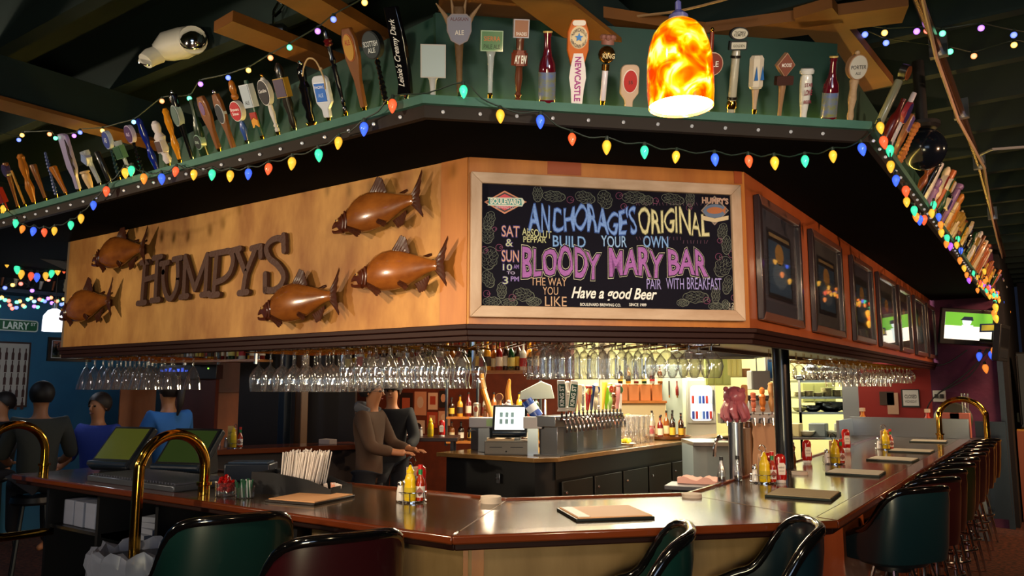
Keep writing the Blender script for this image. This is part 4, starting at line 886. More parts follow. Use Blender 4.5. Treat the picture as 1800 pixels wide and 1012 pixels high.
while y < 14.8 and i < 49:
    cn, ch = cs[rr.randrange(len(cs))]; sk, sn = shp[rr.randrange(len(shp))]; i += 1
    bdg = rr.random() < .5 and i < 30
    kw = dict(shaft=sk, sw=rr.uniform(.036, .06), col=ch, fer='brass' if rr.random() < .6 else None)
    if bdg: kw.update(bd=(rr.choice(['oval','rect','shield']), rr.uniform(.66,.8), rr.uniform(.05,.075), rr.uniform(.06,.09)), rim=rr.choice(['c8c0b0','d8d0d0','a07a30']), face=rr.choice(['7a2020','3a3070','2a4a30','c0a050','d0c8c0','202028']))
    T2(y, rr.uniform(.2, .33), '%s %s tap handle, %s past the black dome on right hand shelf' % (cn, sn, ORD[i]), group='tap handles along the right hand shelf', roll=rr.uniform(-8, 8), **kw)
    y += rr.uniform(.11, .17)*(1+max(0, (y-8))*.12)
# black dome (security mirror / speaker) hung by the right shelf
dm = thing('security_dome', 'black glossy dome hanging among the tap handles on the right hand shelf', 'dome', (-.50, 4.66, ZH+.17))
obj('dome', B().ball((0, 0, .0), .115, 24), mat('dome_black', (.004, .006, .012), .15), dm)
obj('collar', B().lathe([(.07, .11), (.09, .125), (.09, .145), (.03, .15), (.03, .5)], 20), M_blk, dm)
# ================================================================== PENDANT
pb = atd(1197, 188, 1.72); pt_z = 3.36
pl = thing('pendant_lamp', 'glowing orange and yellow mottled glass pendant lamp hanging before the shelf', 'lamp', tuple(pb))
m = mat('art_glass', (1, .3, .02), .1, coat=1); nt = m.node_tree; bs = nt.nodes['Principled BSDF']
tc = nt.nodes.new('ShaderNodeTexCoord'); n1 = nt.nodes.new('ShaderNodeTexNoise'); n1.inputs['Scale'].default_value = 17; n1.inputs['Detail'].default_value = 2.5; n1.inputs['Distortion'].default_value = 1.4
cr = nt.nodes.new('ShaderNodeValToRGB'); e = cr.color_ramp.elements; e[0].position = .36; e[0].color = (.80, .045, .0, 1); e[1].position = .66; e[1].color = (1, .93, .45, 1)
for p_, c_ in ((.45, (1, .16, 0, 1)), (.53, (1, .42, 0, 1)), (.59, (1, .72, .03, 1))): k = e.new(p_); k.color = c_
nt.links.new(tc.outputs['Object'], n1.inputs[0]); nt.links.new(n1.outputs[0], cr.inputs[0]); nt.links.new(cr.outputs[0], bs.inputs['Emission Color']); nt.links.new(cr.outputs[0], bs.inputs['Base Color'])
bs.inputs['Emission Strength'].default_value = 1.15
prof = [(.071, 0), (.0735, .03), (.0735, .07), (.072, .11), (.067, .14), (.058, .168), (.044, .188), (.028, .200), (.016, .204)]
obj('glass_shade', B().lathe(prof, 40, cap=False), m, pl)
obj('lamp_opening', B().cyl(.0695, .006, .008, 32), mat('hot_glow', (1, .95, .8), emit=(1, .96, .85), es=6), pl)
obj('cap', B().lathe([(.02, .200), (.022, .212), (.012, .222), (.007, .226), (.007, .245), (.003, .25)], 16), hx('5a5a9a', .25), pl)
obj('cord', B().cyl(.0022, .24, pt_z-pb.z, 6), M_blk, pl)
lamp('pendant_bulb', 'POINT', (pb.x, pb.y, pb.z-.03), 9, (1, .72, .4), .04)
# ================================================================== CEILING FITTINGS
q = atd(322, 82, 4.0)
M0 = loc(*q) @ Matrix.Rotation(CAZ, 4, 'Z')
em = thing('emergency_light', 'white twin headed emergency light under the dark ceiling at upper left', 'lamp', M0)
b = B().tube([(-.13,0,-.03),(-.08,0,.0),(.0,0,.02),(.06,-.01,.035)], [.045,.075,.08,.07], 16); obj('housing', b, M_white, em)
b = B().tube([(.02,0,.03),(.06,-.03,.02),(.085,-.08,.0)], [.07,.072,.068], 20); h = obj('lamp_head', b, M_white, em)
obj('reflector', B().lathe([(.062,0),(.05,-.02),(.02,-.04),(.0,-.045)], 20, loc(.0865,-.083,.0) @ rot(68,'X') @ rot(20,'Y') @ Matrix.Scale(-1,4,(0,0,1)) @ loc(0,0,0)), M_chrome, h)
obj('bezel', B().tube([Vector((.064*math.cos(a), .064*math.sin(a), 0)) for a in [2*PI*i/24 for i in range(24)]], .005, 6, loc(.0865,-.083,.0) @ rot(68,'X'), closed=True), M_chrome, h)
h2 = obj('lamp_head', B().tube([(-.12,-.0,-.04),(-.15,-.03,-.07),(-.165,-.05,-.10)], [.045,.045,.04], 16), M_white, em)
obj('bezel', B().cyl(.036, 0, .006, 16, loc(-.167,-.053,-.105) @ rot(35,'X') @ rot(200,'Y')), M_chrome, h2)
obj('ceiling_stem', B().cyl(.02, .05, 3.36-q.z, 12), M_blk, em)
q = atd(480, 55, 3.6); M0 = loc(*q) @ Matrix.Rotation(CAZ, 4, 'Z')
cl = thing('clamp_lamp', 'small chrome clamp spotlight fixed to the ceiling above the shelf', 'lamp', M0)
obj('barrel', B().lathe([(.03,-.07),(.034,-.065),(.034,.05),(.028,.06)], 14, rot(90,'Y') @ rot(8,'X')), M_steel, cl)
obj('copper_band', B().cyl(.0355, .01, .05, 14, rot(90,'Y')), hx('b8682c',.25,metal=1), cl)
b = B().tube([(0,0,.03),(.0,0,.07),(.03,0,.10),(.05,0,.13),(.02,0,.14),(.0,0,.10)], .008, 6); obj('clamp', b, M_chrome, cl)
obj('stem', B().cyl(.008, .1, 3.36-q.z, 8), M_chrome, cl)
# conduit
cp = [atz(a, b_, 3.28) for a, b_ in ((1600,-40),(1650,90),(1690,200),(1722,290),(1745,380),(1765,450))]
t = thing('electrical_conduit', 'bundle of shiny conduit and cable running under the joists at right', 'conduit', tuple(cp[0]))
obj('pipe', B().tube([p-cp[0] for p in cp], .022, 10), hx('7a5a4c', .25, metal=.8), t)
obj('cable', B().tube([p-cp[0]+Vector((.03*math.cos(i*2), .0, -.03+.01*math.sin(i*3))) for i, p in enumerate(cp)], .009, 6), hx('c0a090', .3), t)
cq = [atz(a, b_, 3.26) for a, b_ in ((1728,285),(1722,272),(1745,262),(1800,258),(1830,257))]
obj('branch_cable', B().tube([p-cp[0] for p in cq], .010, 6), hx('8a8a90', .3), t)
for i, p in enumerate(cp[1:-1]): obj('pipe_strap', B().box((-.04,-.02,-.03),(.04,.02,.09), loc(*(p-cp[0]))), M_steel, t)
# old cable across top
w = [atz(a, b_, 3.25) for a, b_ in ((850,15),(905,35),(990,42),(1060,38),(1125,28),(1200,18),(1290,-5))]
t = obj('twisted_cable', B().tube(smoothpts([tuple(p) for p in w], 3), .006, 6), hx('8a6a48', .4)); tag(t, 'pale twisted cable strung under the ceiling above the middle tap handles', 'cable')
# left beam with bolts
p0 = atx(-20, 405, -7.0); p1 = atx(118, 466, -7.0)
bm = thing('slotted_strut', 'pale metal strut with a row of bolts hanging before the blue wall', 'strut', tuple(p0)); d = p1-p0
obj('strut', B().tube([(0,0,0), tuple(d)], .045, 4), hx('6a6258', .5), bm, smooth=0)
for i in range(9): o = obj('bolt', B().ball((0,0,0), .018, 6), M_chrome, bm, M=loc(*(d*(i+.5)/9+Vector((.06, 0, .02)))))
# ================================================================== POST ON COUNTER
pc = thing('steel_post', 'round black steel post standing on the right hand counter up to the canopy', 'post', (-1.57, 5.55, ZC))
obj('post', B().cyl(.058, 0, ZS+.03-ZC, 24), mat('post_black', srgb('0c1218'), .3, coat=.4), pc)
obj('collar', B().lathe([(.066, 0), (.066, .012), (.06, .02)], 24), M_blk, pc)
# ================================================================== BRASS RAILS
def brass(pts, label, r=.027):
    o0 = Vector(pts[0]); t = thing('brass_rail', label, 'rail', tuple(o0), 'brass arm rails on the bar')
    obj('rail_tube', B().tube(smoothpts([tuple(Vector(p)-o0) for p in pts], 6), r, 16), M_brass, t)
    obj('flange', B().lathe([(r*1.15, 0), (r*1.15, .05), (r*1.5, .055), (r*1.5, .07)], 16), M_brass, t)
    return t
def hairpin(x, y, yo, h, label, low=.35):
    m_ = (y+yo)/2; rr_ = (y-yo)/2; z0 = ZC+h-rr_
    pts = [(x, y, ZC), (x, y, z0)]+[(x, m_+rr_*math.cos(R_(a)), z0+rr_*math.sin(R_(a))) for a in range(15, 180, 15)]+[(x, yo, z0), (x, yo, ZC-low+.1)]+[(x, m_-rr_*math.cos(R_(a))*1, ZC-low+.1-rr_*.7*math.sin(R_(a))) for a in (20, 45, 70, 90)]+[(x, 2.64, ZC-low+.1-rr_*.72)]
    return brass(pts, label)
hairpin(-3.80, 2.56, 2.19, .33, 'large polished brass hoop rail beside the cherry jar')
hairpin(-5.6, 2.56, 2.19, .33, 'brass hoop rail at the far left end of the counter')
pts = [(-1.08, 9.75, ZC), (-1.08, 9.75, ZC+.24)]+[(-.86+.22*math.cos(R_(a)), 9.78, ZC+.24+.2*math.sin(R_(a))) for a in range(165, 0, -15)]+[(-.64, 9.8, ZC+.24), (-.64, 9.8, ZC-.3)]
brass(pts, 'brass hoop rail at the far right end of the counter', .03)
# ================================================================== STOOLS
def stool(M, shell_c, label, seat_c=None, grp=None, piping='08080a'):
    t = thing('bar_stool', label, 'stool', M, grp)
    ms = mat('vinyl_'+shell_c, srgb(shell_c), .3, coat=.5); mi_ = mat('vinyl_piping_'+piping, srgb(piping), .12, coat=1)
    def pt(a, s_, out):
        # a angle from the back (+y); s_ 0..1 height
        ca, sa = math.cos(R_(a)), math.sin(R_(a)); k = (abs(ca)**3.2+abs(sa)**3.2)**(-1/3.2)
        x = sa*k*.255; y = ca*k*.215
        A = abs(a); zt = .86+.255/(1+math.exp((A-60)/7.0)) - .05*max(0, (A-90)/30)
        zt -= .0
        z = .70+(zt-.70)*s_; fl = .055*s_*(1/(1+math.exp((A-62)/9.0)))
        nx, ny = sa, ca
        return (x+nx*out, y+ny*(out+fl)+.0, z)
    A = [a for a in range(-118, 119, 6)]
    inn = [[pt(a, s_, 0) for a in A] for s_ in (0, .25, .5, .75, 1)]; o_ = [[pt(a, s_, .036 if 0 < s_ < 1 else .028) for a in A] for s_ in (0, .2, .5, .8, 1)]
    b = B().grid(o_).grid([r[::-1] for r in inn]).grid([[pt(a, 1, 0) for a in A], [pt(a, 1, .028) for a in A]][::-1]).grid([[r[0] for r in inn], [r[0] for r in o_]]).grid([[r[-1] for r in o_], [r[-1] for r in inn]]).grid([inn[0], o_[0]])
    obj('shell_back', b, ms, t, smooth=70)
    obj('piping', B().tube([Vector(pt(-118, 0, .016))]+[Vector(pt(-118, .5, .016))]+[Vector(pt(a, 1, .016)) for a in A]+[Vector(pt(118, .5, .016)), Vector(pt(118, 0, .016))], .021, 10), mi_, t, smooth=70)
    obj('seat', B().lathe([(.02,.66),(.19,.665),(.215,.69),(.215,.735),(.19,.765),(.05,.775),(.001,.775)], 28), mat('vinyl_'+(seat_c or shell_c), srgb(seat_c or shell_c), .3, coat=.5), t)
    obj('swivel_plate', B().cyl(.10, .62, .66, 16).cyl(.03, .55, .62, 12), M_blk, t)
    for a in (45, 135, 225, 315):
        c_, s_ = math.cos(R_(a)), math.sin(R_(a)); lg = obj('leg', B().tube([(c_*.10, s_*.10, .63), (c_*.15, s_*.15, .45), (c_*.23, s_*.23, .0)], .013, 8), M_chrome, t)
    obj('foot_ring', B().tube([(.205*math.cos(2*PI*i/32), .205*math.sin(2*PI*i/32), .30) for i in range(32)], .011, 8, closed=True), M_chrome, t)
    return t
def facing(x, y, fx_, fy_): return loc(x, y, 0) @ Matrix.Rotation(math.atan2(-fx_, fy_)+PI, 4, 'Z')   # local -y faces (fx,fy)
GR, BU = '0a2826', '2e0a10'
stool(facing(-3.04, 2.14, -.93, .37), GR, 'dark green vinyl bar stool at front left, beside the brass hoop')
stool(facing(-2.37, 2.12, -.93, .37), BU, 'burgundy vinyl bar stool at front, right of the green one')
stool(facing(-1.42, 2.72, -.80, -.35), GR, 'dark green bar stool turned sideways at the middle counter, left of two')
stool(facing(-1.06, 3.11, -.80, -.35), '0a1c26', 'dark blue green bar stool turned sideways at the middle counter, right of two')
cols = ['08222a', '240a0c', '1e080a', '18200e', '240a0c', '1e080a', '240a0c', '1e080a', '240a0c', '240a0c']
nmz = ['teal', 'burgundy', 'oxblood', 'olive green', 'burgundy', 'oxblood', 'burgundy', 'oxblood', 'burgundy', 'burgundy']
for i in range(10):
    y = 5.08+i*.54
    stool(facing(-.85+.01*(i % 2), y, -.86, .52) @ Matrix.Scale(.97, 4), cols[i], '%s vinyl bar stool along the right hand counter, %s from the near end' % (nmz[i], ORD[i+1] if i else 'first and largest'), seat_c=BU if i else None, grp='bar stools along the right counter')
stool(facing(-6.3, 1.9, .3, 1), '3a0a0e', 'burgundy bar stool half in shadow at the far left end of the counter')

# ================================================================== THINGS ON THE COUNTER
def menu(cx, cy, w, h, ang, label, page='d0a078', cover='0c1e1c', band=False):
    t = thing('menu', label, 'menu', loc(cx, cy, ZC) @ rot(ang, 'Z'), 'menus on the counter')
    obj('cover', B().box((-w/2, -h/2, 0), (w/2, h/2, .012)), hx(cover, .4), t, bev=.002)
    obj('page', B().box((-w/2+.012, -h/2+.012, .0122), (w/2-.008, h/2-.008, .017)), hx(page, .6), t)
    if band: obj('photo_band', B().box((-w/2+.016, -h/2+.016, .0172), (-w/2+.07, h/2-.016, .0182)), hx('4a2c20', .4), t)
    return t
menu(-3.20, 2.78, .31, .33, 10, 'tan paper menu lying on the counter behind the green stool', 'd8a070', '1a1210')
menu(-1.73, 3.22, .36, .32, 47, 'open menu with tan page and photo strip at the middle counter', 'd8a478', '0c1412', True)
menu(-1.15, 4.38, .33, .33, 4, 'dark backed menu nearest on the right hand counter', 'a09070')
menu(-1.14, 5.66, .33, .30, 2, 'second dark backed menu along the right hand counter', 'b8b0a0')
menu(-1.10, 6.85, .33, .30, -2, 'third dark backed menu along the right hand counter', 'b8b0a0')
menu(-1.10, 7.82, .34, .30, 0, 'fourth dark backed menu along the right hand counter', 'a8a090')
menu(-1.14, 9.30, .34, .30, 3, 'farthest dark backed menu near the far brass hoop', 'a8a090')
def coasters(x, y, n, label, r=.052):
    t = thing('coaster_stack', label, 'coasters', (x, y, ZC), 'stacks of round coasters')
    for i in range(n): obj('coaster', B().cyl(r, i*.0065, i*.0065+.006, 24), hx('c8b8a8', .7), t, M=loc(.002*math.sin(i*3), .002*math.cos(i*5), 0))
coasters(-2.37, 3.22, 5, 'stack of pale round coasters on the seam of the middle counter')
coasters(-3.56, 3.14, 5, 'stack of pale round coasters beside the black napkin caddy')
coasters(-1.62, 3.99, 3, 'low stack of coasters at the right end of middle counter')
coasters(-1.44, 5.42, 3, 'low stack of coasters at the foot of the black post')
# condiments
M_must = mat('mustard_yellow', srgb('d8b410'), .3, coat=.4); M_ket = mat('ketchup_red', srgb('a01410'), .2, coat=.8); M_hot = mat('hot_sauce', srgb('9a2408'), .12, coat=1)
def mustard(x, y, z, s, label):
    t = thing('mustard_bottle', label, 'bottle', loc(x, y, z) @ Matrix.Scale(s, 4), 'yellow mustard bottles')
    obj('body', B().lathe([(.028,0),(.033,.006),(.033,.075),(.030,.095),(.032,.105),(.026,.125),(.018,.137),(.018,.142)], 18, sy=.72), M_must, t)
    obj('label', B().lathe([(.0336,.022),(.0336,.07)], 18, sy=.73, cap=False), hx('b8a018', .4), t)
    obj('nozzle', B().lathe([(.020,.140),(.020,.152),(.013,.160),(.006,.178),(.003,.180)], 14), M_must, t)
def hotsauce(x, y, z, s, label, a=0):
    t = thing('hot_sauce_bottle', label, 'bottle', loc(x, y, z) @ rot(a, 'Z') @ Matrix.Scale(s, 4), 'hot sauce bottles')
    obj('body', B().lathe([(.021,0),(.024,.004),(.024,.085),(.020,.105),(.011,.122),(.009,.150)], 16), M_hot, t)
    obj('neck_wrap', B().cyl(.0105, .122, .158, 12), hx('1c7a40', .3), t); obj('cap', B().cyl(.012, .158, .180, 12), hx('b81a1c', .3), t)
    obj('label', B().lathe([(.0245,.02),(.0245,.075)], 16, cap=False), hx('d8d0cc', .5), t)
    b = B().prism([(0,.025),(.02,.048),(0,.071),(-.02,.048)], .0247, .0256, SHEET); obj('diamond_mark', b, hx('8a5048'), t)
def ketchup(x, y, z, s, label, a=0):
    t = thing('ketchup_bottle', label, 'bottle', loc(x, y, z) @ rot(a, 'Z') @ Matrix.Scale(s, 4), 'red ketchup bottles')
    obj('body', B().lathe([(.034,.018),(.037,.03),(.037,.07),(.030,.10),(.034,.135),(.030,.160),(.016,.172)], 18, sy=.65), M_ket, t)
    obj('cap', B().lathe([(.028,0),(.030,.003),(.028,.020)], 18, sy=.8), hx('d8d4d0', .3), t)
    lb = obj('label', B().prism([(-.020,.050),(.020,.050),(.024,.105),(.014,.120),(-.014,.120),(-.024,.105)], .0235, .0255, SHEET), hx('e0d8d0', .4), t)
    b = B(); text_into(b, 'HEINZ', -.017, .088, .017, .098, .0257, SHEET, 0, .01); text_into(b, 'KETCHUP', -.015, .068, .015, .076, .0257, SHEET, 0, .0); obj('label_lettering', b, hx('28242c'), lb, smooth=0)
def shaker(x, y, z, c, label, s=1):
    t = thing('salt_shaker', label, 'shaker', loc(x, y, z) @ Matrix.Scale(s, 4), 'glass salt and pepper shakers')
    obj('glass_jar', B().lathe([(.018,0),(.021,.004),(.019,.05),(.014,.072),(.013,.078)], 12), hx(c, .15, coat=1), t)
    obj('chrome_cap', B().lathe([(.015,.076),(.016,.088),(.012,.098),(.002,.101)], 12), M_chrome, t)
def caddy(x, y, label, z=ZC, r=.068, handle=True):
    t = thing('condiment_rack', label, 'rack', (x, y, z), 'round wire condiment racks')
    b = B(); 
    for zz in (.008, .05): b = B().tube([(r*1.15*math.cos(2*PI*i/28), r*math.sin(2*PI*i/28), zz) for i in range(28)], .003, 6, closed=True); obj('wire_ring', b, M_chrome, t)
    for k in range(6):
        a = 2*PI*k/6; obj('wire_upright', B().tube([(r*1.15*math.cos(a), r*math.sin(a), .008), (r*1.15*math.cos(a), r*math.sin(a), .05)], .0025, 6), M_chrome, t)
    obj('base_plate', B().cyl(r*.98, 0, .004, 24), M_chrome, t)
    if handle: obj('handle', B().tube(smoothpts([(0,0,.004),(0,0,.17),(-.022,0,.20),(0,0,.225),(.022,0,.20),(.0,0,.172)], 3), .0028, 6), M_chrome, t)
    return t
def drink_card(x, y, z, a, label, h=.15, c='c8a890'):
    t = thing('table_card', label, 'card', loc(x, y, z) @ rot(a, 'Z'), 'table cards in the racks')
    obj('card', B().box((-.032,-.002,0),(.032,.002,h)), hx(c, .6), t)
    b = B(); text_into(b, 'LUNCH', -.024, h*.62, .024, h*.72, .0022, SHEET, 0, .01); ribbon(b, [(-.022,h*.5),(.022,h*.5)], .003, .0022, 0, SHEET); obj('card_lettering', b, hx('3a2a20'), t, smooth=0)
ca = math.degrees(CAZ)
def cset(x, y, who, dz=.006, ket=True, flip=False):
    caddy(x, y, 'wire condiment rack '+who)
    dx, dy = _R.x, _R.y; fxx, fyy = _F.x, _F.y
    def p(u, v): return (x+dx*u+fxx*v, y+dy*u+fyy*v, ZC+dz)
    mustard(*p(-.004, -.042), 1.0, 'yellow mustard bottle in rack '+who)
    hotsauce(*p(.046, -.030), 1.0, 'red hot sauce bottle with green neck in rack '+who, ca)
    shaker(*p(-.056, -.018), 'd8d4d0', 'white salt shaker in rack '+who)
    shaker(*p(-.040, .030), '50443a', 'pepper shaker in rack '+who)
    if ket: ketchup(*p(.035, .038), .98, 'red ketchup bottle standing in rack '+who, ca)
    drink_card(*p(.0, .012), ca+25, 'upright printed card in rack '+who, .165)
cset(-2.73, 3.03, 'at the left front of the counter')
cset(-1.50, 4.83, 'before the black post', flip=True)
ketchup(-1.41, 4.88, ZC, 1.0, 'large red ketchup bottle just right of the rack before the black post', ca)
for k, (x, y) in enumerate(((-1.72, 4.72), (-1.66, 4.84))):
    t = thing('cruet', 'small clear bottle with black cap, %s of the mustard before the post' % ('far left' if k == 0 else 'near left'), 'bottle', (x, y, ZC))
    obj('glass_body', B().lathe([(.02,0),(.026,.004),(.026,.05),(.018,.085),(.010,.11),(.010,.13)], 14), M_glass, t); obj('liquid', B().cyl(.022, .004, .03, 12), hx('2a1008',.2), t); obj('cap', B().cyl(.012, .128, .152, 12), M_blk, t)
cset(-1.42, 6.3, 'behind the black post'); ketchup(-1.60, 6.25, ZC, 1.0, 'red ketchup bottle close behind the black post', ca)
cset(-1.35, 8.0, 'farthest along the right hand counter')
ketchup(-1.62, 7.7, ZC, 1.1, 'red ketchup bottle at far right, before the red wall', ca)
# pepper mill and tap tower on the inner ledge
pm = thing('beer_tap', 'slim black tap handle with orange tip standing behind the post', 'tap handle', (-1.66, 6.02, ZC))
obj('shaft', B().lathe([(.03,0),(.03,.03),(.018,.05),(.034,.09),(.02,.12),(.012,.15),(.014,.22),(.022,.30),(.012,.36)], 14), M_blk, pm); obj('tip', B().lathe([(.012,.36),(.018,.38),(.004,.42)], 12), hx('b8502c'), pm)
obj('brass_foot', B().lathe([(.034,.0),(.04,.03),(.03,.1),(.038,.13),(.02,.15)], 14), hx('7a4a1c', .3, metal=.7), pm)
st = thing('beer_tower', 'brushed steel beer column with pink octopus handle on top', 'beer tower', (-1.86, 5.41, .78))

obj('column', B().cyl(.052, 0, .62, 24), M_steel, st); obj('back_plate', B().box((-.03,.03,0),(.09,.06,.58)), hx('8a6448',.35), st)
b = B().ball((0,0,.80), .075, 16, sc=(1.05,1,.95)); rr = random.Random(3)
for i in range(9):
    a = 2*PI*i/9; b.tube([(.04*math.cos(a),.04*math.sin(a),.76),(.075*math.cos(a),.075*math.sin(a),.70),(.085*math.cos(a+.2),.085*math.sin(a+.2),.655),(.06*math.cos(a+.3),.06*math.sin(a+.3),.63)], [.03,.026,.02,.012], 8)
for i in range(16): b.ball((.062*math.cos(i*2.4)*math.sin(1.2), .062*math.sin(i*2.4), .80+.05*math.sin(i*1.7)), .02, 8)
obj('octopus_handle', b, mat('octopus_pink', srgb('b05c68'), .4, coat=.5), st)
obj('faucet', B().tube(smoothpts([(-.05,0,.5),(-.12,-.02,.5),(-.14,-.03,.46),(-.15,-.03,.38)],4), .012, 8).ball((-.11,-.02,.51), .022, 8), M_chrome, st)
st = thing('bar_muddler', 'brown turned wooden pestle handle beside the beer column', 'handle', (-1.83, 5.6, .86))
obj('shaft', B().lathe([(.02,0),(.02,.3),(.028,.36),(.03,.42),(.022,.46),(.03,.5),(.022,.54)], 14), M_oak, st)
struct_led = obj('inner_ledge', B().box((-2.2, 5.2, .82), (-1.76, 9.6, .86)), M_steel); tag(struct_led, 'steel work ledge along the inside of the right hand counter', 'ledge')
obj('ledge_front', B().box((-2.18, 5.25, .0), (-1.78, 9.5, .82)), M_blk, struct_led)
# tray with towel
t = thing('service_tray', 'grey tray inside the bar carrying a folded towel', 'tray', loc(*atz(1240, 852, 1.0)) @ rot(12, 'Z'))
obj('tray', B().box((-.25,-.12,-.03),(.25,.12,0)), hx('4a4a50',.4), t, bev=.006)
obj('support', B().box((-.2,-.08,-1.0),(.2,.08,-.03)), M_blk, t)
q = atz(1240, 850, 1.0); rr = random.Random(5)
rows = [[(-.13+.26*i/12, -.06+.12*j/6, .03+.012*math.sin(i*.9+j)+.008*rr.random()) for i in range(13)] for j in range(7)]
b = B().grid(rows).grid([[(p[0],p[1],.002) for p in r] for r in rows][::-1]); b.grid([rows[0], [(p[0],p[1],.002) for p in rows[0]]][::-1]); b.grid([rows[-1],[(p[0],p[1],.002) for p in rows[-1]]])
tag(obj('folded_towel', b, hx('c89a90', .9), M=loc(q.x-.05, q.y, q.z) @ rot(12, 'Z')), 'crumpled pink bar towel on the grey tray', 'towel')

# ---- left part of counter
t = thing('drip_mat', 'grey ribbed metal drip tray on the left hand counter', 'drip tray', (0, 0, ZC))
obj('tray', B().box((-4.95, 2.52, 0), (-4.02, 2.92, .035)), hx('5a5e68', .35, metal=.6), t, bev=.006)
for i in range(30): obj('rib', B().box((-4.92+i*.03, 2.54, .036), (-4.908+i*.03, 2.90, .046)), hx('6e7080', .3, metal=.6), t)
q = (-3.68, 2.61); t = thing('cherry_jar', 'clear tub heaped with red maraschino cherries', 'jar', (*q, ZC))
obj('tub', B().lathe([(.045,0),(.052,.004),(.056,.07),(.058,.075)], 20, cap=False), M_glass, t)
rr = random.Random(2); b = B()
for i in range(70):
    a = rr.uniform(0, 6.28); r = .042*rr.random()**.5; z = .012+.08*rr.random()*(1-r*5); b.ball((r*math.cos(a), r*math.sin(a), .015+z), .011, 7)
tag(obj('cherries', b, mat('cherry', srgb('b0100c'), .12, coat=1), M=loc(*q, ZC), kind='stuff'), 'heap of shiny red cherries in the clear tub', 'cherries')
q = (-3.53, 2.62); t = thing('straw_jar', 'clear tub holding green and white drinking straws', 'jar', (*q, ZC))
obj('tub', B().lathe([(.042,0),(.048,.004),(.052,.055),(.053,.058)], 20, cap=False), M_glass, t)
for i in range(26):
    a = rr.uniform(0, 6.28); r = .034*rr.random()**.5; c_ = '1c5c3c' if i % 4 else 'd8e0dc'
    o = obj('short_straw', B().cyl(.0035, .004, .085+.015*rr.random(), 6), hx(c_), M=loc(q[0]+r*math.cos(a), q[1]+r*math.sin(a), ZC) @ rot(rr.uniform(-10,10),'X') @ rot(rr.uniform(-10,10),'Y')); tag(o, 'short %s straw standing in the clear straw tub' % ('green' if i % 4 else 'white'), 'straw', 'short straws in the tub, %s' % ('green' if i % 4 else 'white'))
# napkin caddy
M0 = loc(-3.45, 2.92, ZC) @ rot(16, 'Z')
t = thing('bar_caddy', 'black plastic bar caddy with angled compartments', 'caddy', M0)
b = B().prism([(-.24,0),(.26,0),(.26,.04),(.12,.085),(-.10,.115),(-.24,.115)], -.11, -.104, rot(90,'X')); obj('side_panel', b, M_blk, t)
b = B().prism([(-.24,0),(.26,0),(.26,.04),(.12,.085),(-.10,.115),(-.24,.115)], .104, .11, rot(90,'X')); obj('side_panel', b, M_blk, t)
obj('floor_panel', B().box((-.24,-.104,0),(.26,.104,.006)), M_blk, t)
for x in (-.24, -.10, .12, .254): obj('divider', B().box((x,-.104,.006),(x+.006,.104,.11 if x < 0 else .05)), M_blk, t)
t2 = tag(obj('napkin_stack', B().box((-.22,-.09,.007),(-.11,.09,.075)), hx('c8b0a0',.8), M=M0, bev=.003), 'pile of folded napkins inside the black caddy', 'napkins')
rr = random.Random(9)
for i in range(120):
    x = -.08+.19*rr.random(); y = rr.uniform(-.09, .09); L = .21+.015*rr.random(); ln = 8+ (x)*40
    o = bpy.data.objects.new('straw', bpy.data.meshes['straw_mesh']) if 'straw_mesh' in bpy.data.meshes else None
    if o is None:
        o = obj('straw', B().cyl(.0032, 0, .21, 6), mat('paper_straw', srgb('e8dcd4'), .5, emit=None)); o.data.name = 'straw_mesh'
    else: COL.objects.link(o)
    o.matrix_basis = M0 @ loc(x, y, .008) @ rot(ln, 'Y') @ rot(rr.uniform(-4, 4), 'X') @ Matrix.Scale(L/.21, 4)
    tag(o, 'white wrapped drinking straw in the upright bundle in the caddy', 'straw', 'bundle of white straws in the caddy')
for i in range(7):
    o = obj('sugar_packet', B().box((-.012,-.001,0),(.012,.001,.05)), hx('d89078' if i % 2 else 'e0d0c8',.7), M=M0 @ loc(.17+.012*i, rr.uniform(-.04,.04), .008) @ rot(rr.uniform(-15,15),'Y')); tag(o, 'small pink or white sweetener packet in the caddy end', 'packet', 'sweetener packets in the caddy')
# POS terminals
def terminal(x, y, a, w, h, label, scr, tilt=38, z=ZC):
    t = thing('touch_terminal', label, 'terminal', loc(x, y, z) @ rot(a, 'Z'))
    Mh = loc(0, -.03, .04) @ rot(-tilt, 'X')
    b = B().box((-w/2, -.0, 0), (w/2, .05, h), Mh); sc_ = obj('monitor', b, mat('terminal_case', srgb('141c26'), .3), t, bev=.010)
    obj('bezel', B().prism([(-w/2+.012,.05),(w/2-.012,.05),(w/2-.012,h-.012),(-w/2+.012,h-.012)], .0, .004, Mh @ SHEET), M_blk, sc_)
    obj('screen', B().prism([(-w/2+.025,.062),(w/2-.025,.062),(w/2-.025,h-.025),(-w/2+.025,h-.025)], .004, .005, Mh @ SHEET), scr, sc_)
    obj('lip', B().tube([(-w/2+.01, -.008, .02), (w/2-.01, -.008, .02)], .02, 10, Mh), mat('terminal_lip', srgb('1c2838'), .25), sc_)
    obj('stand', B().prism([(.0,0),(.26,0),(.26,.03),(.24,.17),(.14,.13),(.04,.03)], -w*.3, w*.3, Matrix(((0,0,1,0),(1,0,0,0),(0,1,0,0),(0,0,0,1)))), M_blk, t, bev=.006)
    return t
scrm = mat('screen_green', (.03, .035, .006), .2, emit=(.20, .22, .03), es=.2, coat=.5)
scr2 = mat('screen_dim', (.015, .03, .005), .2, emit=(.05, .08, .02), es=.25, coat=.5)
terminal(-5.30, 2.85, 14, .36, .34, 'touch screen till with glowing yellow green screen, left of two', scrm, 40)
terminal(-4.72, 2.98, 18, .38, .34, 'touch screen till with dim green screen, right of two', scr2, 40)
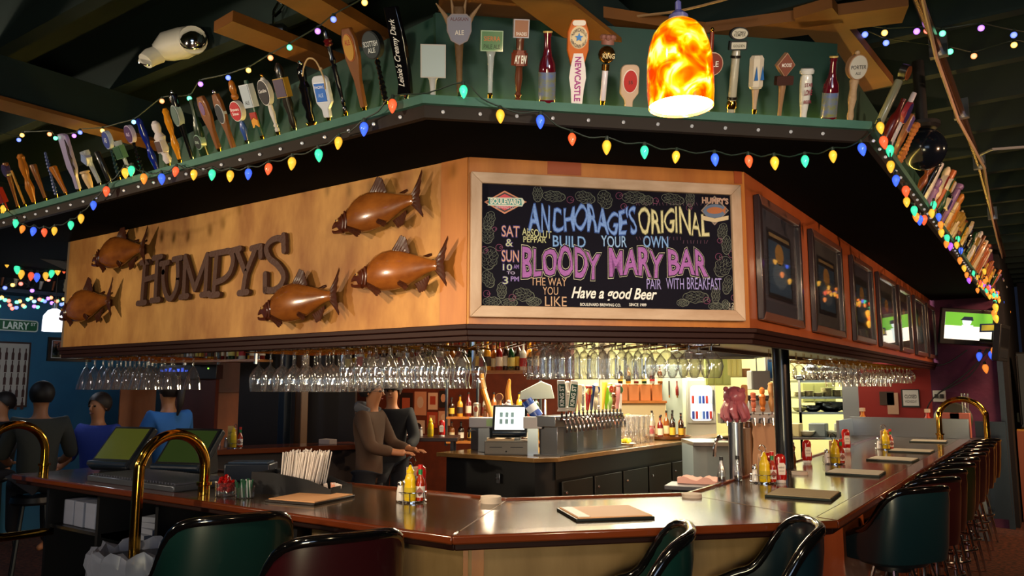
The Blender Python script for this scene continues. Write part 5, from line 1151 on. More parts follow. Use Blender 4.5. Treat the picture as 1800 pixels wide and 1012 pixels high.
# card reader behind
t = thing('card_reader', 'dark grey box shaped printer behind the second till', 'printer', loc(-4.15, 3.12, ZC) @ rot(35,'Z'))
obj('case', B().box((-.14,-.09,0),(.14,.09,.11)), hx('1a2230',.35), t, bev=.01); obj('lid', B().box((-.12,-.07,.11),(.12,.07,.118)), hx('3a4a60',.25), t)
# below-counter station
for i, (x, y) in enumerate(((-5.5, 2.66), (-5.36, 2.66), (-5.22, 2.66))):
    tag(obj('napkin_pack', B().box((0,0,0),(.12,.16,.16)), hx('8a90a8',.8), M=loc(x, y, .741) @ rot((-1)**i*2,'Z'), bev=.006), 'pale stack of napkins on the shelf under left end of counter, %s from left' % ORD[i+1], 'napkins', 'napkin stacks under the counter')
for i in range(4): tag(obj('paper_bundle', B().box((0,0,0),(.2,.14,.03)), hx('8a90a0',.8), M=loc(-4.68+.03*i, 2.68, .742+.032*i) @ rot(i*9-12,'Z')), 'folded paper bundle in the open shelf beneath the tills, %s from bottom' % ORD[i+1], 'papers', 'paper bundles under the counter')
obj('shelf_board', B().box((-4.93, 2.62, .72), (-4.32, 3.2, .74)), M_steel, ct)
t = thing('waste_bin', 'black waste bin with a pale plastic liner beneath the brass hoop', 'bin', (-3.76, 2.2, .2))
obj('drum', B().lathe([(.15,-.2),(.17,-.18),(.2,.62)], 24, cap=True), M_blk, t)
b = B(); rows = []
rr = random.Random(6)
for j, (r, z) in enumerate(((.17,.60),(.20,.66),(.225,.665),(.235,.62),(.225,.56),(.23,.50))):
    rows.append([(r*(1+.06*math.sin(i*2.3+j)+.03*rr.random())*math.cos(2*PI*i/40), r*(1+.06*math.sin(i*2.3+j))*math.sin(2*PI*i/40), z+.018*math.sin(i*1.7+j)) for i in range(40)])
b.grid(rows, closed=True); obj('plastic_liner', b, mat('bin_liner', srgb('9aa0b8'), .3, alpha=.55), t)
# ================================================================== HANGING GLASSES
PR = {'wine': [(.036,0),(.034,-.003),(.007,-.009),(.004,-.02),(.004,-.070),(.010,-.080),(.028,-.096),(.042,-.125),(.045,-.150),(.041,-.185),(.037,-.205)],
 'tulip': [(.034,0),(.033,-.004),(.010,-.010),(.008,-.03),(.016,-.045),(.032,-.075),(.037,-.105),(.030,-.140),(.029,-.155),(.036,-.188)],
 'bell': [(.032,0),(.031,-.003),(.006,-.009),(.0045,-.05),(.012,-.06),(.026,-.085),(.036,-.12),(.046,-.17)],
 'snifter': [(.034,0),(.033,-.003),(.008,-.009),(.007,-.03),(.022,-.040),(.046,-.07),(.052,-.10),(.044,-.135),(.036,-.150)],
 'mug': [(.030,0),(.034,-.006),(.022,-.022),(.024,-.030),(.032,-.036),(.039,-.05),(.042,-.07),(.040,-.09),(.043,-.11),(.041,-.13),(.044,-.155)]}
_gm = {}
def hang(kind, x, y, z, label, group, s=1, a=0):
    if kind not in _gm:
        t = thing('beer_mug' if kind == 'mug' else 'wine_glass' if kind != 'tulip' else 'beer_glass', label, 'glass', (x, y, z), group)
        k = next(i for i, p in enumerate(PR[kind]) if i > 2 and p[0] > .009)
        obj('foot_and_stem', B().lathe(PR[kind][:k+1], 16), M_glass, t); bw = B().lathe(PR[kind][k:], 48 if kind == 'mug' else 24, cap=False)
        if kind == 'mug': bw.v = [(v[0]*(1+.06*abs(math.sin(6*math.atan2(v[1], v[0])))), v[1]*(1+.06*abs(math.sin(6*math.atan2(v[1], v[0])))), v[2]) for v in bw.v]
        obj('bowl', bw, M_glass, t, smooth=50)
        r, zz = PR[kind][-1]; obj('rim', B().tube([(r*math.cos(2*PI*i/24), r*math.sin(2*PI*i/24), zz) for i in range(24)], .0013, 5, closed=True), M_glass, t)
        if kind == 'mug': obj('handle', B().tube(smoothpts([(.04,0,-.06),(.07,0,-.065),(.08,0,-.10),(.07,0,-.135),(.042,0,-.14)],4), .006, 8), M_glass, t)
        _gm[kind] = t
        t.matrix_basis = loc(x, y, z) @ rot(a, 'Z') @ Matrix.Scale(s, 4); return t
    return dup(_gm[kind], loc(x, y, z) @ rot(a, 'Z') @ Matrix.Scale(s, 4), label, group)
ZG = 1.865
def rack(x0, x1, n, yy0, yy1, label, axis='x'):
    t = thing('glass_rack', label, 'rack', (0, 0, 0), 'hanging glass racks')
    for i in range(n):
        x = x0+(x1-x0)*i/(n-1)
        for s_ in (-.022, .022):
            P_ = [(x+s_, yy0, ZS+.03), (x+s_, yy0, ZG-.012), (x+s_, yy1, ZG-.012), (x+s_, yy1, ZS+.03)]
            if axis == 'y': P_ = [(p[1], p[0], p[2]) for p in P_]
            obj('hanger_wire', B().tube(P_, .0032, 6), M_brass, t, smooth=0)
    return t
def wx(px, y): return aty(px, 640, y).x
x0, x1 = wx(152, 3.0), wx(262, 3.0)
rack(x0, x1, 8, 2.93, 3.55, 'brass wire glass rack at the far left under the canopy')
for r in range(3):
    for i in range(8):
        hang('bell', x0+(x1-x0)*i/7, 3.0+r*.17, ZG, 'bell shaped glass in the far left rack, %s from left in the %s row' % (ORD[i+1], ['front','middle','back'][r]), 'glasses hanging in the far left rack', s=1.4)
x0, x1 = wx(455, 3.02), wx(770, 3.02); n = 14
rack(x0, x1, n, 2.93, 3.5, 'brass wire glass rack under the canopy, left of the chalkboard')
for r in range(3):
    for i in range(n):
        f_ = i/(n-1); kd = 'wine' if f_ < .48 else 'tulip'
        if f_ >= .48 and False: continue
        hang(kd, x0+(x1-x0)*f_, 3.02+r*.17, ZG, '%s in the long rack left of chalkboard, %s from left in %s row' % ('wine glass' if kd == 'wine' else 'waisted beer glass', ORD[i+1], ['front','middle','back'][r]), 'glasses hanging in the long left rack', s=1.2)
# middle facet racks
def fmat(u, out): p = FM.at(u, 0, -out); return p
t = thing('glass_rack', 'brass wire glass rack under the chalkboard', 'rack', (0, 0, 0), 'hanging glass racks')
for i in range(8):
    u = .10+i*.165
    for s_ in (-.022, .022):
        a_, b_ = FM.at(u+s_, 0, -.10), FM.at(u+s_, 0, -.62)
        obj('hanger_wire', B().tube([(a_.x, a_.y, ZS+.03), (a_.x, a_.y, ZG-.012), (b_.x, b_.y, ZG-.012), (b_.x, b_.y, ZS+.03)], .0035, 6), M_brass, t, smooth=0)
for r in range(3):
    for j, (u, kd) in enumerate(((.42,'mug'),(.52,'mug'),(.66,'mug'),(.76,'mug'),(.90,'mug'),(1.02,'snifter'),(1.14,'snifter'),(1.26,'snifter'))):
        if r == 2 and j > 5: continue
        p = FM.at(u, 0, -.16-r*.15); hang(kd, p.x, p.y, ZG, '%s hanging under the chalkboard, %s from left in %s row' % ('dimpled glass mug' if kd == 'mug' else 'round snifter glass', ORD[j+1], ['front','middle','back'][r]), 'mugs and snifters under the chalkboard', s=1.15, a=170 if kd == 'mug' else 0)
rack(6.4, 10.4, 16, -1.32, -1.9, 'brass wire glass rack under the far end of the right canopy', 'y')
for i in range(16):
    for r in range(3):
        hang(('snifter','wine','bell')[(i//5) % 3], -1.42-r*.16, 6.4+i*.267, ZG, 'stemmed glass in the right hand rack, %s from near end in %s row' % (ORD[i+1], ['outer','middle','inner'][r]), 'glasses hanging in the right hand rack', s=1.05)
# ================================================================== ISLAND BACK BAR
M_gold = mat('island_top', srgb('8a6a3c'), .22, noise=(5, srgb('6a4c28'), .6, (1, 1, 1)), coat=.5)
isl = thing('island_counter', 'L shaped inner bar counter with dark panelled front and golden top', 'counter', (0, 0, 0))
IT = [(-5.09, 6.00), (-3.95, 6.02), (-3.80, 6.2), (-3.62, 10.7), (-3.93, 10.7), (-3.96, 9.7), (-4.6, 9.7), (-4.62, 6.95), (-5.05, 6.8)]
obj('countertop', B().prism(IT, .96, 1.0), M_gold, isl, bev=.004)
obj('front_board', B().prism([(-5.0, 6.05), (-3.97, 6.07), (-3.85, 6.22), (-3.66, 10.65), (-3.91, 10.65), (-3.94, 9.66), (-4.55, 9.66), (-4.57, 6.9), (-5.0, 6.75)], .0, .96), hx('0c0d0c', .45), isl)
obj('fascia_band', B().prism([(-3.83, 6.2), (-3.665, 10.66), (-3.655, 10.66), (-3.82, 6.19)], .80, .955), hx('1a1814', .4), isl)
for i in range(7):
    y = 6.3+i*.58; x = -3.835+(y-6.2)*.0384
    d = obj('cupboard_door', B().box((0, 0, 0), (.016, .54, .72)), mat('door_dark', srgb('1c1810'), .4, noise=(4, srgb('12100a'), .6, (1, 1, .3))), isl, M=loc(x+.003, y, .05) @ rot(-2.2, 'Z'), bev=.004)
    obj('knob', B().ball((.028, .05, .62), .014, 8), M_chrome, d)
o = thing('bottle_opener', 'small steel bottle opener screwed to the dark island front', 'opener', (-4.35, 6.03, .80)); obj('plate', B().box((-.02,-.012,-.05),(.02,0,.04)), M_steel, o, bev=.003); obj('lip', B().tube([(-.015,-.02,.0),(0,-.03,-.01),(.015,-.02,0)], .005, 6), M_steel, o)
ZI = 1.0
def ai(px, py, z=ZI): return atz(px, py, z)
# tap tower housing
q0 = ai(955, 800); q1 = ai(1060, 790)
tx, ty = -3.93, 6.32
tw = thing('tap_tower', 'stainless steel beer tap tower with a long row of faucets on the island', 'beer tower', (tx, ty, ZI))
LT = 1.35
obj('header_box', B().box((-.16, -.05, .27), (.06, LT, .37)), M_steel, tw, bev=.004)
for i, y in enumerate((0, .38, .78, 1.2)): obj('leg_box', B().box((-.15, y, 0), (.05, y+.12, .28)), M_steel, tw, bev=.004)
obj('drip_base', B().box((-.18, -.06, 0), (.12, LT+.02, .012)), M_steel, tw)
rr = random.Random(12)
names = [('dark green striped KING ST', '12483c'), ('white', 'd8d4cc'), ('second dark green KING ST', '12483c'), ('orange', 'b8602c'), ('cream', 'd8c8a8'), ('silver', 'a8a8a8'), ('scarlet', 'a81c18'), ('navy', '1c2c5c'), ('ivory', 'd8c8a8'), ('white oval', 'e0d8d8'), ('yellow', 'd0a830'), ('lime green', '78b020'), ('pale green', '90b060'), ('brown', '7a4424'), ('pink', 'c08080'), ('tall white', 'e8e4dc')]
for i, (n_, c_) in enumerate(names):
    y = ty+.02+i*(LT-.06)/16
    obj('faucet', B().tube([(.06, y-ty, .33), (.12, y-ty, .33), (.14, y-ty, .28), (.14, y-ty, .22)], .013, 8).ball((.085, y-ty, .345), .02, 8).cyl(.012, .35, .40, 8, loc(.09, y-ty, 0)), M_chrome, tw)
    M = loc(tx+.09, y, ZI+.385) @ rot(40 if 'KING' in n_ or n_ == 'white' else 62, 'Z') @ rot(rr.uniform(-8, 8), 'Y')
    if 'KING' in n_:
        tap(M, .32, n_+' tap handle on the steel tower', shaft='board', sw=.09, col='d8d4cc', bd=('rect', .55, .065, .22), rim='d8d4cc', face=c_, texts=(), extra=lambda t, L: obj('handle_lettering', text_into(B(), 'KING ST', L*.25, -.02, L*.85, .02, .0175, SHEET @ rot(90, 'Z'), 0, .03), hx('e8f0ec'), t, smooth=0), group='tap handles on the steel tower')
    else:
        bdk = {} if i % 3 else dict(bd=('oval', .78, .055, .07), rim='d8c8a0', face=['8a3020', '2a3a70', 'c0a050', '285030'][i % 4])
        tap(M, rr.uniform(.27, .34), n_+' tap handle on the steel tower, %s from the front' % ORD[i+1], shaft=rr.choice(['cone', 'turned', 'bulge', 'vase', 'rpad']), sw=rr.uniform(.05, .068), col=c_, fer='chrome', group='tap handles on the steel tower', **bdk)
# register
rg = ai(885, 800); rg = Vector((-4.42, 6.28, ZI))
t = thing('cash_drawer', 'grey steel cash drawer beneath the bright till on the island', 'cash drawer', loc(*rg) @ rot(30, 'Z'))
obj('case', B().box((-.21, -.16, 0), (.21, .2, .13)), hx('5c5852', .4, metal=.3), t, bev=.005); obj('front_face', B().box((-.20, -.168, .015), (.20, -.16, .115)), hx('6a655e', .4, metal=.3), t)
for x in (-.1, .1): obj('slot', B().box((x-.06, -.172, .07), (x+.06, -.168, .078)), M_blk, t)
obj('lock', B().cyl(.008, .0, .01, 10, loc(0, -.168, .035) @ rot(90, 'X')), M_chrome, t)
scw = mat('screen_white', (.8, .85, .85), .3, emit=(.85, .95, .95), es=1.15)
t = terminal(rg.x+.02, rg.y+.0, 30, .34, .32, 'bright touch screen till standing on the grey cash drawer', scw, 22, ZI+.132)
for i in range(6): obj('screen_button', B().prism([(-.10+.055*(i % 3), .12+.07*(i//3)), (-.07+.055*(i % 3), .12+.07*(i//3)), (-.07+.055*(i % 3), .17+.07*(i//3)), (-.10+.055*(i % 3), .17+.07*(i//3))], .0052, .0058, loc(0, -.03, .04) @ rot(-22, 'X') @ SHEET), hx('8ab0c0', .4), t)
t = thing('receipt_printer', 'pale box shaped receipt printer left of the bright till', 'printer', loc(-4.75, 6.35, ZI) @ rot(25, 'Z')); obj('pedestal', B().box((-.06,-.06,0),(.06,.06,.24)), M_steel, t, bev=.004); obj('case', B().box((-.15,-.08,.24),(.13,.08,.34)), hx('a8a8b0', .4), t, bev=.008); obj('green_label', B().box((.03,-.083,.255),(.12,-.08,.325)), hx('a8c890', .5), t)
t = thing('paper_tray', 'pale metal box with slanting lid right of the bright till', 'box', loc(-4.14, 6.30, ZI) @ rot(30, 'Z')); obj('stand', B().box((-.05,-.05,0),(.05,.05,.25)), M_steel, t); obj('box', B().box((-.09,-.06,.25),(.09,.06,.36)), hx('b8b8bc', .4), t, bev=.004)
q = Vector((-4.40, 6.18, ZI+.132)); rr = random.Random(7)
t = tag(obj('folded_towel', B().grid([[(-.13+.26*i/10, -.03+.06*j/4, .02+.008*math.sin(i+j)) for i in range(11)] for j in range(5)]).box((-.13,-.03,0),(.13,.03,.018)), hx('c8b090', .9), M=loc(q.x-.02, q.y-.02, q.z) @ rot(30, 'Z')), 'cream bar towel lying along the front of the cash drawer', 'towel')
# tall handles, cup, sail at left of register
def simple_handle(x, y, L, label, **k): return tap(loc(x, y, ZI+.26+.0) @ rot(30, 'Z'), L, label, group='tap handles left of the till', **k)
t = thing('tap_block', 'small steel tap block left of the till', 'beer tower', (-4.95, 6.5, ZI)); obj('box', B().box((-.06,-.05,0),(.5,.05,.26)), M_steel, t, bev=.004)
for i in range(4): obj('faucet', B().tube([(-.03+.13*i,-.05,.2),(-.03+.13*i,-.11,.2),(-.03+.13*i,-.12,.13)], .011, 8), M_chrome, t)
simple_handle(-4.98, 6.5, .22, 'white tap handle with orange badge, left end of the tap block', shaft='bulge', sw=.05, col='d8ccb8', bd=('oval', .7, .04, .06), rim='d8ccb8', face='a04020')
simple_handle(-4.86, 6.5, .20, 'small brown carved tap handle on the tap block', shaft='fig', sw=.05, col='a06030')
def curved(x, L, label, lean):
    t = thing('beer_tap', label, 'tap handle', (x, 6.5, ZI+.26), 'tap handles left of the till')
    pts = [(.0+lean*s_*(1-.6*s_)*2+.02*math.sin(s_*6), 0, L*s_) for s_ in [i/10 for i in range(11)]]
    obj('shaft', B().tube(pts, [.018+.014*math.sin(3.1*i/10)*(1 if i < 9 else .6) for i in range(11)], 10), mat('yellow_maple', srgb('c8842c'), .3, coat=.5), t)
    obj('rounded_tip', B().ball(pts[-1], .02, 10, sc=(1, .6, 1.3)), mat('yellow_maple'), t)
curved(-4.76, .62, 'very tall curved yellow wooden tap handle left of the till', -.16)
curved(-4.60, .44, 'shorter curved yellow wooden tap handle with leaf tip left of the till', .06)
simple_handle(-4.68, 6.5, .33, 'tan tap handle with round ring badge between two yellow curved ones', shaft='cyl', sw=.05, col='a8703c', bd=('oval', .85, .07, .07), rim='c8a060', face='6a3018', zr=(0,.75))
t = thing('red_cup', 'tall red plastic cup left of the bright till', 'cup', (-4.52, 6.42, ZI+.26)); obj('cup', B().lathe([(.032,0),(.04,.19),(.043,.195)], 20), hx('b0141c', .25, coat=.5), t); obj('white_foam_top', B().ball((0,0,.20), .036, 12).ball((.01,0,.235), .022, 10), hx('d8c8c8', .7), t)
# sculpted can / sail
t = thing('beer_tap', 'large tap handle with white peaked top and tilted blue and white can', 'tap handle', loc(-4.22, 6.5, ZI+.36) @ rot(30, 'Z'), 'tap handles left of the till')
obj('peaked_top', B().prism([(-.18,.16),(.17,.17),(.14,.30),(.04,.34),(-.16,.24)], -.02, .02, SHEET), hx('c8d4cc', .5), t, bev=.005); obj('can', B().cyl(.06, -.1, .1, 18, loc(-.05,0,.07) @ rot(-35,'Y')), hx('2a4a9c', .25, coat=.6), t); obj('can_band', B().cyl(.061, -.03, .04, 18, loc(-.05,0,.07) @ rot(-35,'Y')), hx('d8dce4', .3), t); obj('shaft', B().cyl(.012, -.1, .16, 10, loc(.08,0,0)), M_chrome, t)
# glassware and bottles on island
rr = random.Random(31)
def tumbler(x, y, z, r, h, label, grp):
    t = thing('glass_tumbler', label, 'glass', (x, y, z), grp)
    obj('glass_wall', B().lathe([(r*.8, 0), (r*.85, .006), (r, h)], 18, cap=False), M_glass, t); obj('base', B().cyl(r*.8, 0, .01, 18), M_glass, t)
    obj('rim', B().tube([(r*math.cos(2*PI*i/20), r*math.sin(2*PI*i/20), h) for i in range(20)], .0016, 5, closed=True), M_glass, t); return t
k = 0
for r in range(3):
    for i in range(6):
        for lv in range(2):
            k += 1; p = Vector((-4.0-.11*r+.01*rr.random(), 7.98+i*.13, ZI+lv*.155)); 
            if k == 1: g0 = tumbler(*p, .046, .15, 'clear tumbler on the island, first of the stacked block behind the tap tower', 'tumblers stacked on the island')
            else: dup(g0, loc(*p), 'clear tumbler stacked on the island, %s layer, %s row back, %s from the front' % (['lower','upper'][lv], ORD[r+1], ORD[i+1]))
t = thing('paper_cup', 'tan paper cup with dark lid at the right end of the island', 'cup', (-3.88, 9.3, ZI)); obj('cup', B().lathe([(.035,0),(.046,.13)], 18), hx('c89868', .7), t); obj('lid', B().lathe([(.048,.128),(.048,.145),(.04,.15)], 18), hx('2c1c14'), t)
t = thing('lemon_dish', 'low dish of lemon wedges on the island counter', 'dish', (-4.05, 7.75-.85+.35, ZI)); 
t.location = (-3.92, 7.82, ZI); obj('dish', B().lathe([(.07,0),(.10,.03),(.11,.032)], 20), M_white, t)
for i in range(9): o = obj('lemon_wedge', B().ball((0,0,0), .028, 8, sc=(1.4, .7, .8)), hx('e0c420', .4), M=loc(-3.92+.055*math.cos(i*.7)*(i % 3)/2, 7.82+.055*math.sin(i*.7)*(i % 3)/2, ZI+.05+.006*(i % 4)) @ rot(i*40,'Z')); tag(o, 'yellow lemon wedge heaped in the low dish', 'lemon', 'lemon wedges in the dish')
t = thing('round_tray', 'round wooden tray holding liquor bottles at the right of the island', 'tray', (-4.02, 9.15, ZI)); obj('tray', B().lathe([(.05,0),(.28,.01),(.30,.045),(.285,.045),(.27,.02),(.001,.02)], 28), M_oak, t)
def liquor(x, y, z, h, c, lc, label, grp, cap_='1c1410', w=.036):
    t = thing('liquor_bottle', label, 'bottle', (x, y, z), grp)
    obj('glass_body', B().lathe([(w*.95,0),(w,.005),(w,h*.58),(w*.8,h*.66),(w*.36,h*.74),(w*.34,h*.93)], 14), mat('bottle_'+c, srgb(c), .1, coat=1), t)
    obj('label', B().lathe([(w*1.015,h*.14),(w*1.015,h*.44)], 14, cap=False), hx(lc, .6), t); obj('cap', B().cyl(w*.4, h*.92, h, 10), hx(cap_), t); return t
LQ = [('2a1408','c8a030','amber brown'),('8a4a14','d8c8a0','golden'),('103018','c0b060','dark green'),('c88820','3a2a20','honey'),('20100a','d8d0c0','near black'),('b8b0a0','a02020','clear'),('6a1410','d8c8b0','ruby')]
for i in range(9):
    a = i*2*PI/8; c, lc, n_ = LQ[i % 7]; r = .19 if i < 8 else 0
    liquor(-4.02+r*math.cos(a), 9.15+r*math.sin(a), ZI+.02, .27+.03*(i % 3), c, lc, '%s liquor bottle on the round tray, %s clockwise' % (n_, ORD[i+1]), 'bottles on the round tray')
t = thing('flower_posy', 'bunch of yellow flowers beside the bottle tray', 'flowers', (-4.40, 8.85, ZI)); obj('vase', B().lathe([(.03,0),(.045,.06),(.03,.16),(.038,.18)], 16), M_glass, t)
for i in range(9):
    a = i*2.4; x = .05*math.cos(a)*(.4+.1*i/2); y = .05*math.sin(a)*(.4+.1*i/2); z = .24+.05*math.sin(i*1.3)
    obj('stem', B().tube([(0,0,.05),(x*.5,y*.5,.16),(x,y,z)], .003, 5), hx('2c5a20'), t); b = B().ball((x,y,z), .022, 8)
    for j in range(7): b.ball((x+.026*math.cos(j*.9), y+.026*math.sin(j*.9), z+.004), .014, 6, sc=(1,1,.6))
    obj('blossom', b, hx('e8c010', .6), t)
# ================================================================== UPPER BOTTLE SHELVES
def shelf(P0, P1, z, label, mats=None, depth=.28):
    d = (Vector(P1)-Vector(P0)); L = d.length; d.normalize(); n = Vector((-d.y, d.x))
    P_ = [tuple(P0), tuple(P1), tuple(Vector(P1)+n*depth), tuple(Vector(P0)+n*depth)]
    t = thing('wall_shelf', label, 'shelf', (0, 0, 0)); obj('board', B().prism(P_, z-.025, z), mats or M_ply2, t)
    for s_ in (0, .33, .66, 1): p = Vector(P0)+d*L*s_+n*.02; obj('upright', B().box((-.012,-.012,-.05),(.012,.012,.42)), M_steel, t, M=loc(p.x, p.y, z))
    return Vector(P0), d, n, L
def ground(px, d, z): p = atd(px, 680, d); return (p.x, p.y)
for nm, a, c, z, cnt, gl in (('behind the left glasses', ground(262, 8.6, 0), ground(445, 8.0, 0), 1.93, 20, 'warm'), ('behind the middle glasses', ground(600, 7.6, 0), ground(955, 7.3, 0), 1.80, 34, 'mid')):
    P0, d, n, L = shelf(a, c, z, 'wooden bottle shelf '+nm)
    for i in range(cnt):
        p = P0+d*(L*(i+.5)/cnt)+n*(.10+.05*(i % 2)); cc, lc, n_ = LQ[(i*5+2) % 7]
        liquor(p.x, p.y, z, .27+.05*((i*7) % 5)/4, cc, lc, '%s bottle on the shelf %s, %s from left' % (n_, nm, ORD[i+1]), 'bottles on the shelf '+nm)
    if gl == 'mid':
        z2 = z-.46; continue
        P0, d, n, L = shelf(ground(800, 7.4, 0), ground(905, 7.3, 0), z2+.06, 'lower shelf of glasses behind the tall yellow handles')
        for i in range(9): p = P0+d*(L*(i+.5)/9)+n*.1; dup(g0, loc(p.x, p.y, z2+.06), 'clear tumbler on the lower back shelf, %s from left' % ORD[i+1], 'tumblers on the lower back shelf')
for lv, (zb_, cnt_) in enumerate(((1.30, 11), (1.02, 10))):
    P0, e, n, L = shelf(ground(785, 9.0+.02*lv, 0), ground(950, 9.0+.02*lv, 0), zb_, 'narrow wooden shelf of spirits behind the bright till, %s one' % ['upper', 'lower'][lv])
    for i in range(cnt_):
        p = P0+e*(L*(i+.5)/cnt_)+n*.12; cc, lc, n_ = LQ[(i*3+lv) % 7]
        if i % 4 == 3: dup(g0, loc(p.x, p.y, zb_), 'clear tumbler among bottles on the %s spirit shelf behind the till, %s from left' % (['upper','lower'][lv], ORD[i+1]), 'tumblers on the spirit shelves')
        else: liquor(p.x, p.y, zb_, .22+.03*(i % 3) if lv == 0 else .22, cc, lc, '%s bottle on the %s spirit shelf behind the till, %s from left' % (n_, ['upper','lower'][lv], ORD[i+1]), 'bottles on the spirit shelves')
lamp('spirit_shelf_lamp', 'POINT', tuple(atd(860, 640, 8.2)), 14, (1, .8, .55), .05)
# cream cabinet behind the taps
p = atd(1075, 690, 10.7)
t = thing('drawer_cabinet', 'cream cabinet column with small drawers behind the tap tower', 'cabinet', loc(p.x, p.y, 0) @ Matrix.Rotation(CAZ, 4, 'Z'))
obj('carcass', B().box((-.10,0,0),(.75,.3,1.42)), hx('c8b890', .5), t, bev=.01); obj('side_post', B().box((-.16,-.02,0),(-.02,.1,2.3)), hx('e0d4b8', .5), t)
obj('open_shelf', B().box((.05,-.06,1.42),(.75,.3,1.45)), M_ply2, t)
for i in range(4): obj('wooden_box', B().box((.08+i*.16,0,1.45),(.22+i*.16,.2,1.68)), hx('b8703c', .5), t, bev=.006)
for i in range(6):
    q = p+_R*(.12+.11*i)-_F*.02; liquor(q.x, q.y, 1.71 if 0 else 1.45+.235, .25, LQ[(i*3) % 7][0], LQ[(i*3) % 7][1], 'short bottle above the wooden boxes, %s from left' % ORD[i+1], 'bottles above the wooden boxes')
# small black tap handles beyond
p = atd(1165, 690, 10.9)
t = thing('tap_pillar', 'pale pillar with dark tap handles behind the mugs', 'beer tower', loc(p.x, p.y, 0) @ Matrix.Rotation(CAZ, 4, 'Z')); obj('pillar', B().box((-.22,0,0),(.28,.16,1.95)), hx('a8b4a8', .4), t, bev=.006)
for i in range(4): tap(loc(*(p+_R*(-.14+.11*i)-_F*.06)) @ Matrix.Translation((0,0,1.50-p.z)) @ Matrix.Rotation(CAZ,4,'Z'), .22, 'dark tap handle on the pale pillar, %s from left' % ORD[i+1], shaft=['turned','cone','slim','bottle'][i], sw=.045, col=['1a120e','101010','2a1a14','6a1814'][i], fin_='ball', group='tap handles on the pale pillar')
# cooler
p = atd(1232, 700, 11.2)
cz = loc(p.x, p.y, 0) @ Matrix.Rotation(CAZ, 4, 'Z')
t = thing('bottle_cooler', 'brightly lit glass fronted drinks cooler in the kitchen doorway', 'refrigerator', cz)
obj('case', B().box((-.22,.02,.9),(.22,.5,1.78)), hx('b8b4a8', .4), t, bev=.01); obj('stand', B().box((-.24,.03,0),(.24,.5,.9)), M_steel, t); fr = obj('door_frame', B().prism(rrect(-.20,1.12,.20,1.74,.02), 0, .02, SHEET), hx('a8a49c', .4), t, bev=.004)
obj('lit_interior', B().prism(rrect(-.155,1.16,.155,1.66,.06,6), .021, .024, SHEET), mat('cooler_light', (.9,.95,1), .4, emit=(.85,.92,1), es=1.6), t)
for j in range(2):
    obj('wire_shelf', B().box((-.15,-.045,1.18+j*.22),(.15,-.026,1.185+j*.22)), M_chrome, t)
    for i in range(6): obj('can', B().cyl(.019, 0, .11, 10, loc(-.125+i*.05, -.046, 1.187+j*.22)), hx(['2a3a8a','a03028','d8d8e0','3a5aa0'][(i+j) % 4], .3), t)
obj('handle', B().box((.165,-.05,1.3),(.18,-.02,1.6)), M_steel, t)
# ================================================================== KITCHEN
def kshelf(px0, px1, py, d, label, dep=.4, m_=None):
    z = atd((px0+px1)/2, py, d).z; a = ground(px0, d, 0); c = ground(px1, d, 0)
    P0 = Vector(a); P1 = Vector(c); e = (P1-P0); L = e.length; e.normalize(); n = Vector((-e.y, e.x))
    t = thing('kitchen_shelf', label, 'shelf', (0, 0, 0)); obj('board', B().prism([tuple(P0), tuple(P1), tuple(P1+n*dep), tuple(P0+n*dep)], z-.03, z), m_ or M_steel, t)
    for s_ in (0, 1): p = P0+e*L*s_; obj('upright', B().box((-.015,-.015,-z),(.015,.015,.0)), M_steel, t, M=loc(p.x, p.y, z))
    return P0, e, n, L, z
def bowl(x, y, z, r, c, label, grp=None):
    t = thing('mixing_bowl', label, 'bowl', (x, y, z), grp); obj('bowl', B().lathe([(r*.4,0),(r*.75,r*.15),(r*.95,r*.42),(r,r*.6),(r*.93,r*.56),(r*.7,r*.2),(.001,r*.1)], 24), c, t, smooth=50); obj('rolled_rim', B().tube([(r*math.cos(2*PI*i/24), r*math.sin(2*PI*i/24), r*.6) for i in range(24)], .008, 6, closed=True), c, t)
M_dsteel = mat('dark_steel', srgb('3a3c3c'), .2, 1)
P0, e, n, L, z = kshelf(1405, 1508, 668, 11.0, 'upper steel kitchen shelf with pans')
for i in range(6): p = P0+e*(L*(i+.5)/6)+n*.15; bowl(p.x, p.y, z, .10+.03*(i % 3), [M_steel, hx('d0ccb0'), M_dsteel][i % 3], 'pan on the upper kitchen shelf, %s from left' % ORD[i+1], 'pans on the upper kitchen shelf')
P0, e, n, L, z = kshelf(1405, 1508, 724, 11.0, 'middle steel kitchen shelf with a large dark bowl')
for i, (s_, r_, m_, nm) in enumerate(((.62, .22, M_dsteel, 'large dark steel bowl'), (.30, .14, M_dsteel, 'medium dark bowl'), (.08, .10, hx('8a8a50'), 'olive green bowl'), (.92, .12, M_steel, 'bright steel bowl'))):
    p = P0+e*L*s_+n*.2; bowl(p.x, p.y, z, r_, m_, nm+' on the middle kitchen shelf')
P0, e, n, L, z = kshelf(1345, 1505, 768, 10.6, 'kitchen work surface with bowls and boxes', .7)
for i in range(7): p = P0+e*(L*(i+.5)/7)+n*.25; (bowl(p.x, p.y, z, .12, hx('d8d4b8'), 'pale bowl on the kitchen work surface, %s from left' % ORD[i+1], 'bowls on the work surface') if i % 2 else tag(obj('food_box', B().box((-.11,-.1,0),(.11,.1,.18)), hx(['a8a898','6a7070','b0a070'][i % 3]), M=loc(p.x, p.y, z), bev=.01), 'square storage box on the kitchen work surface, %s from left' % ORD[i+1], 'box'))
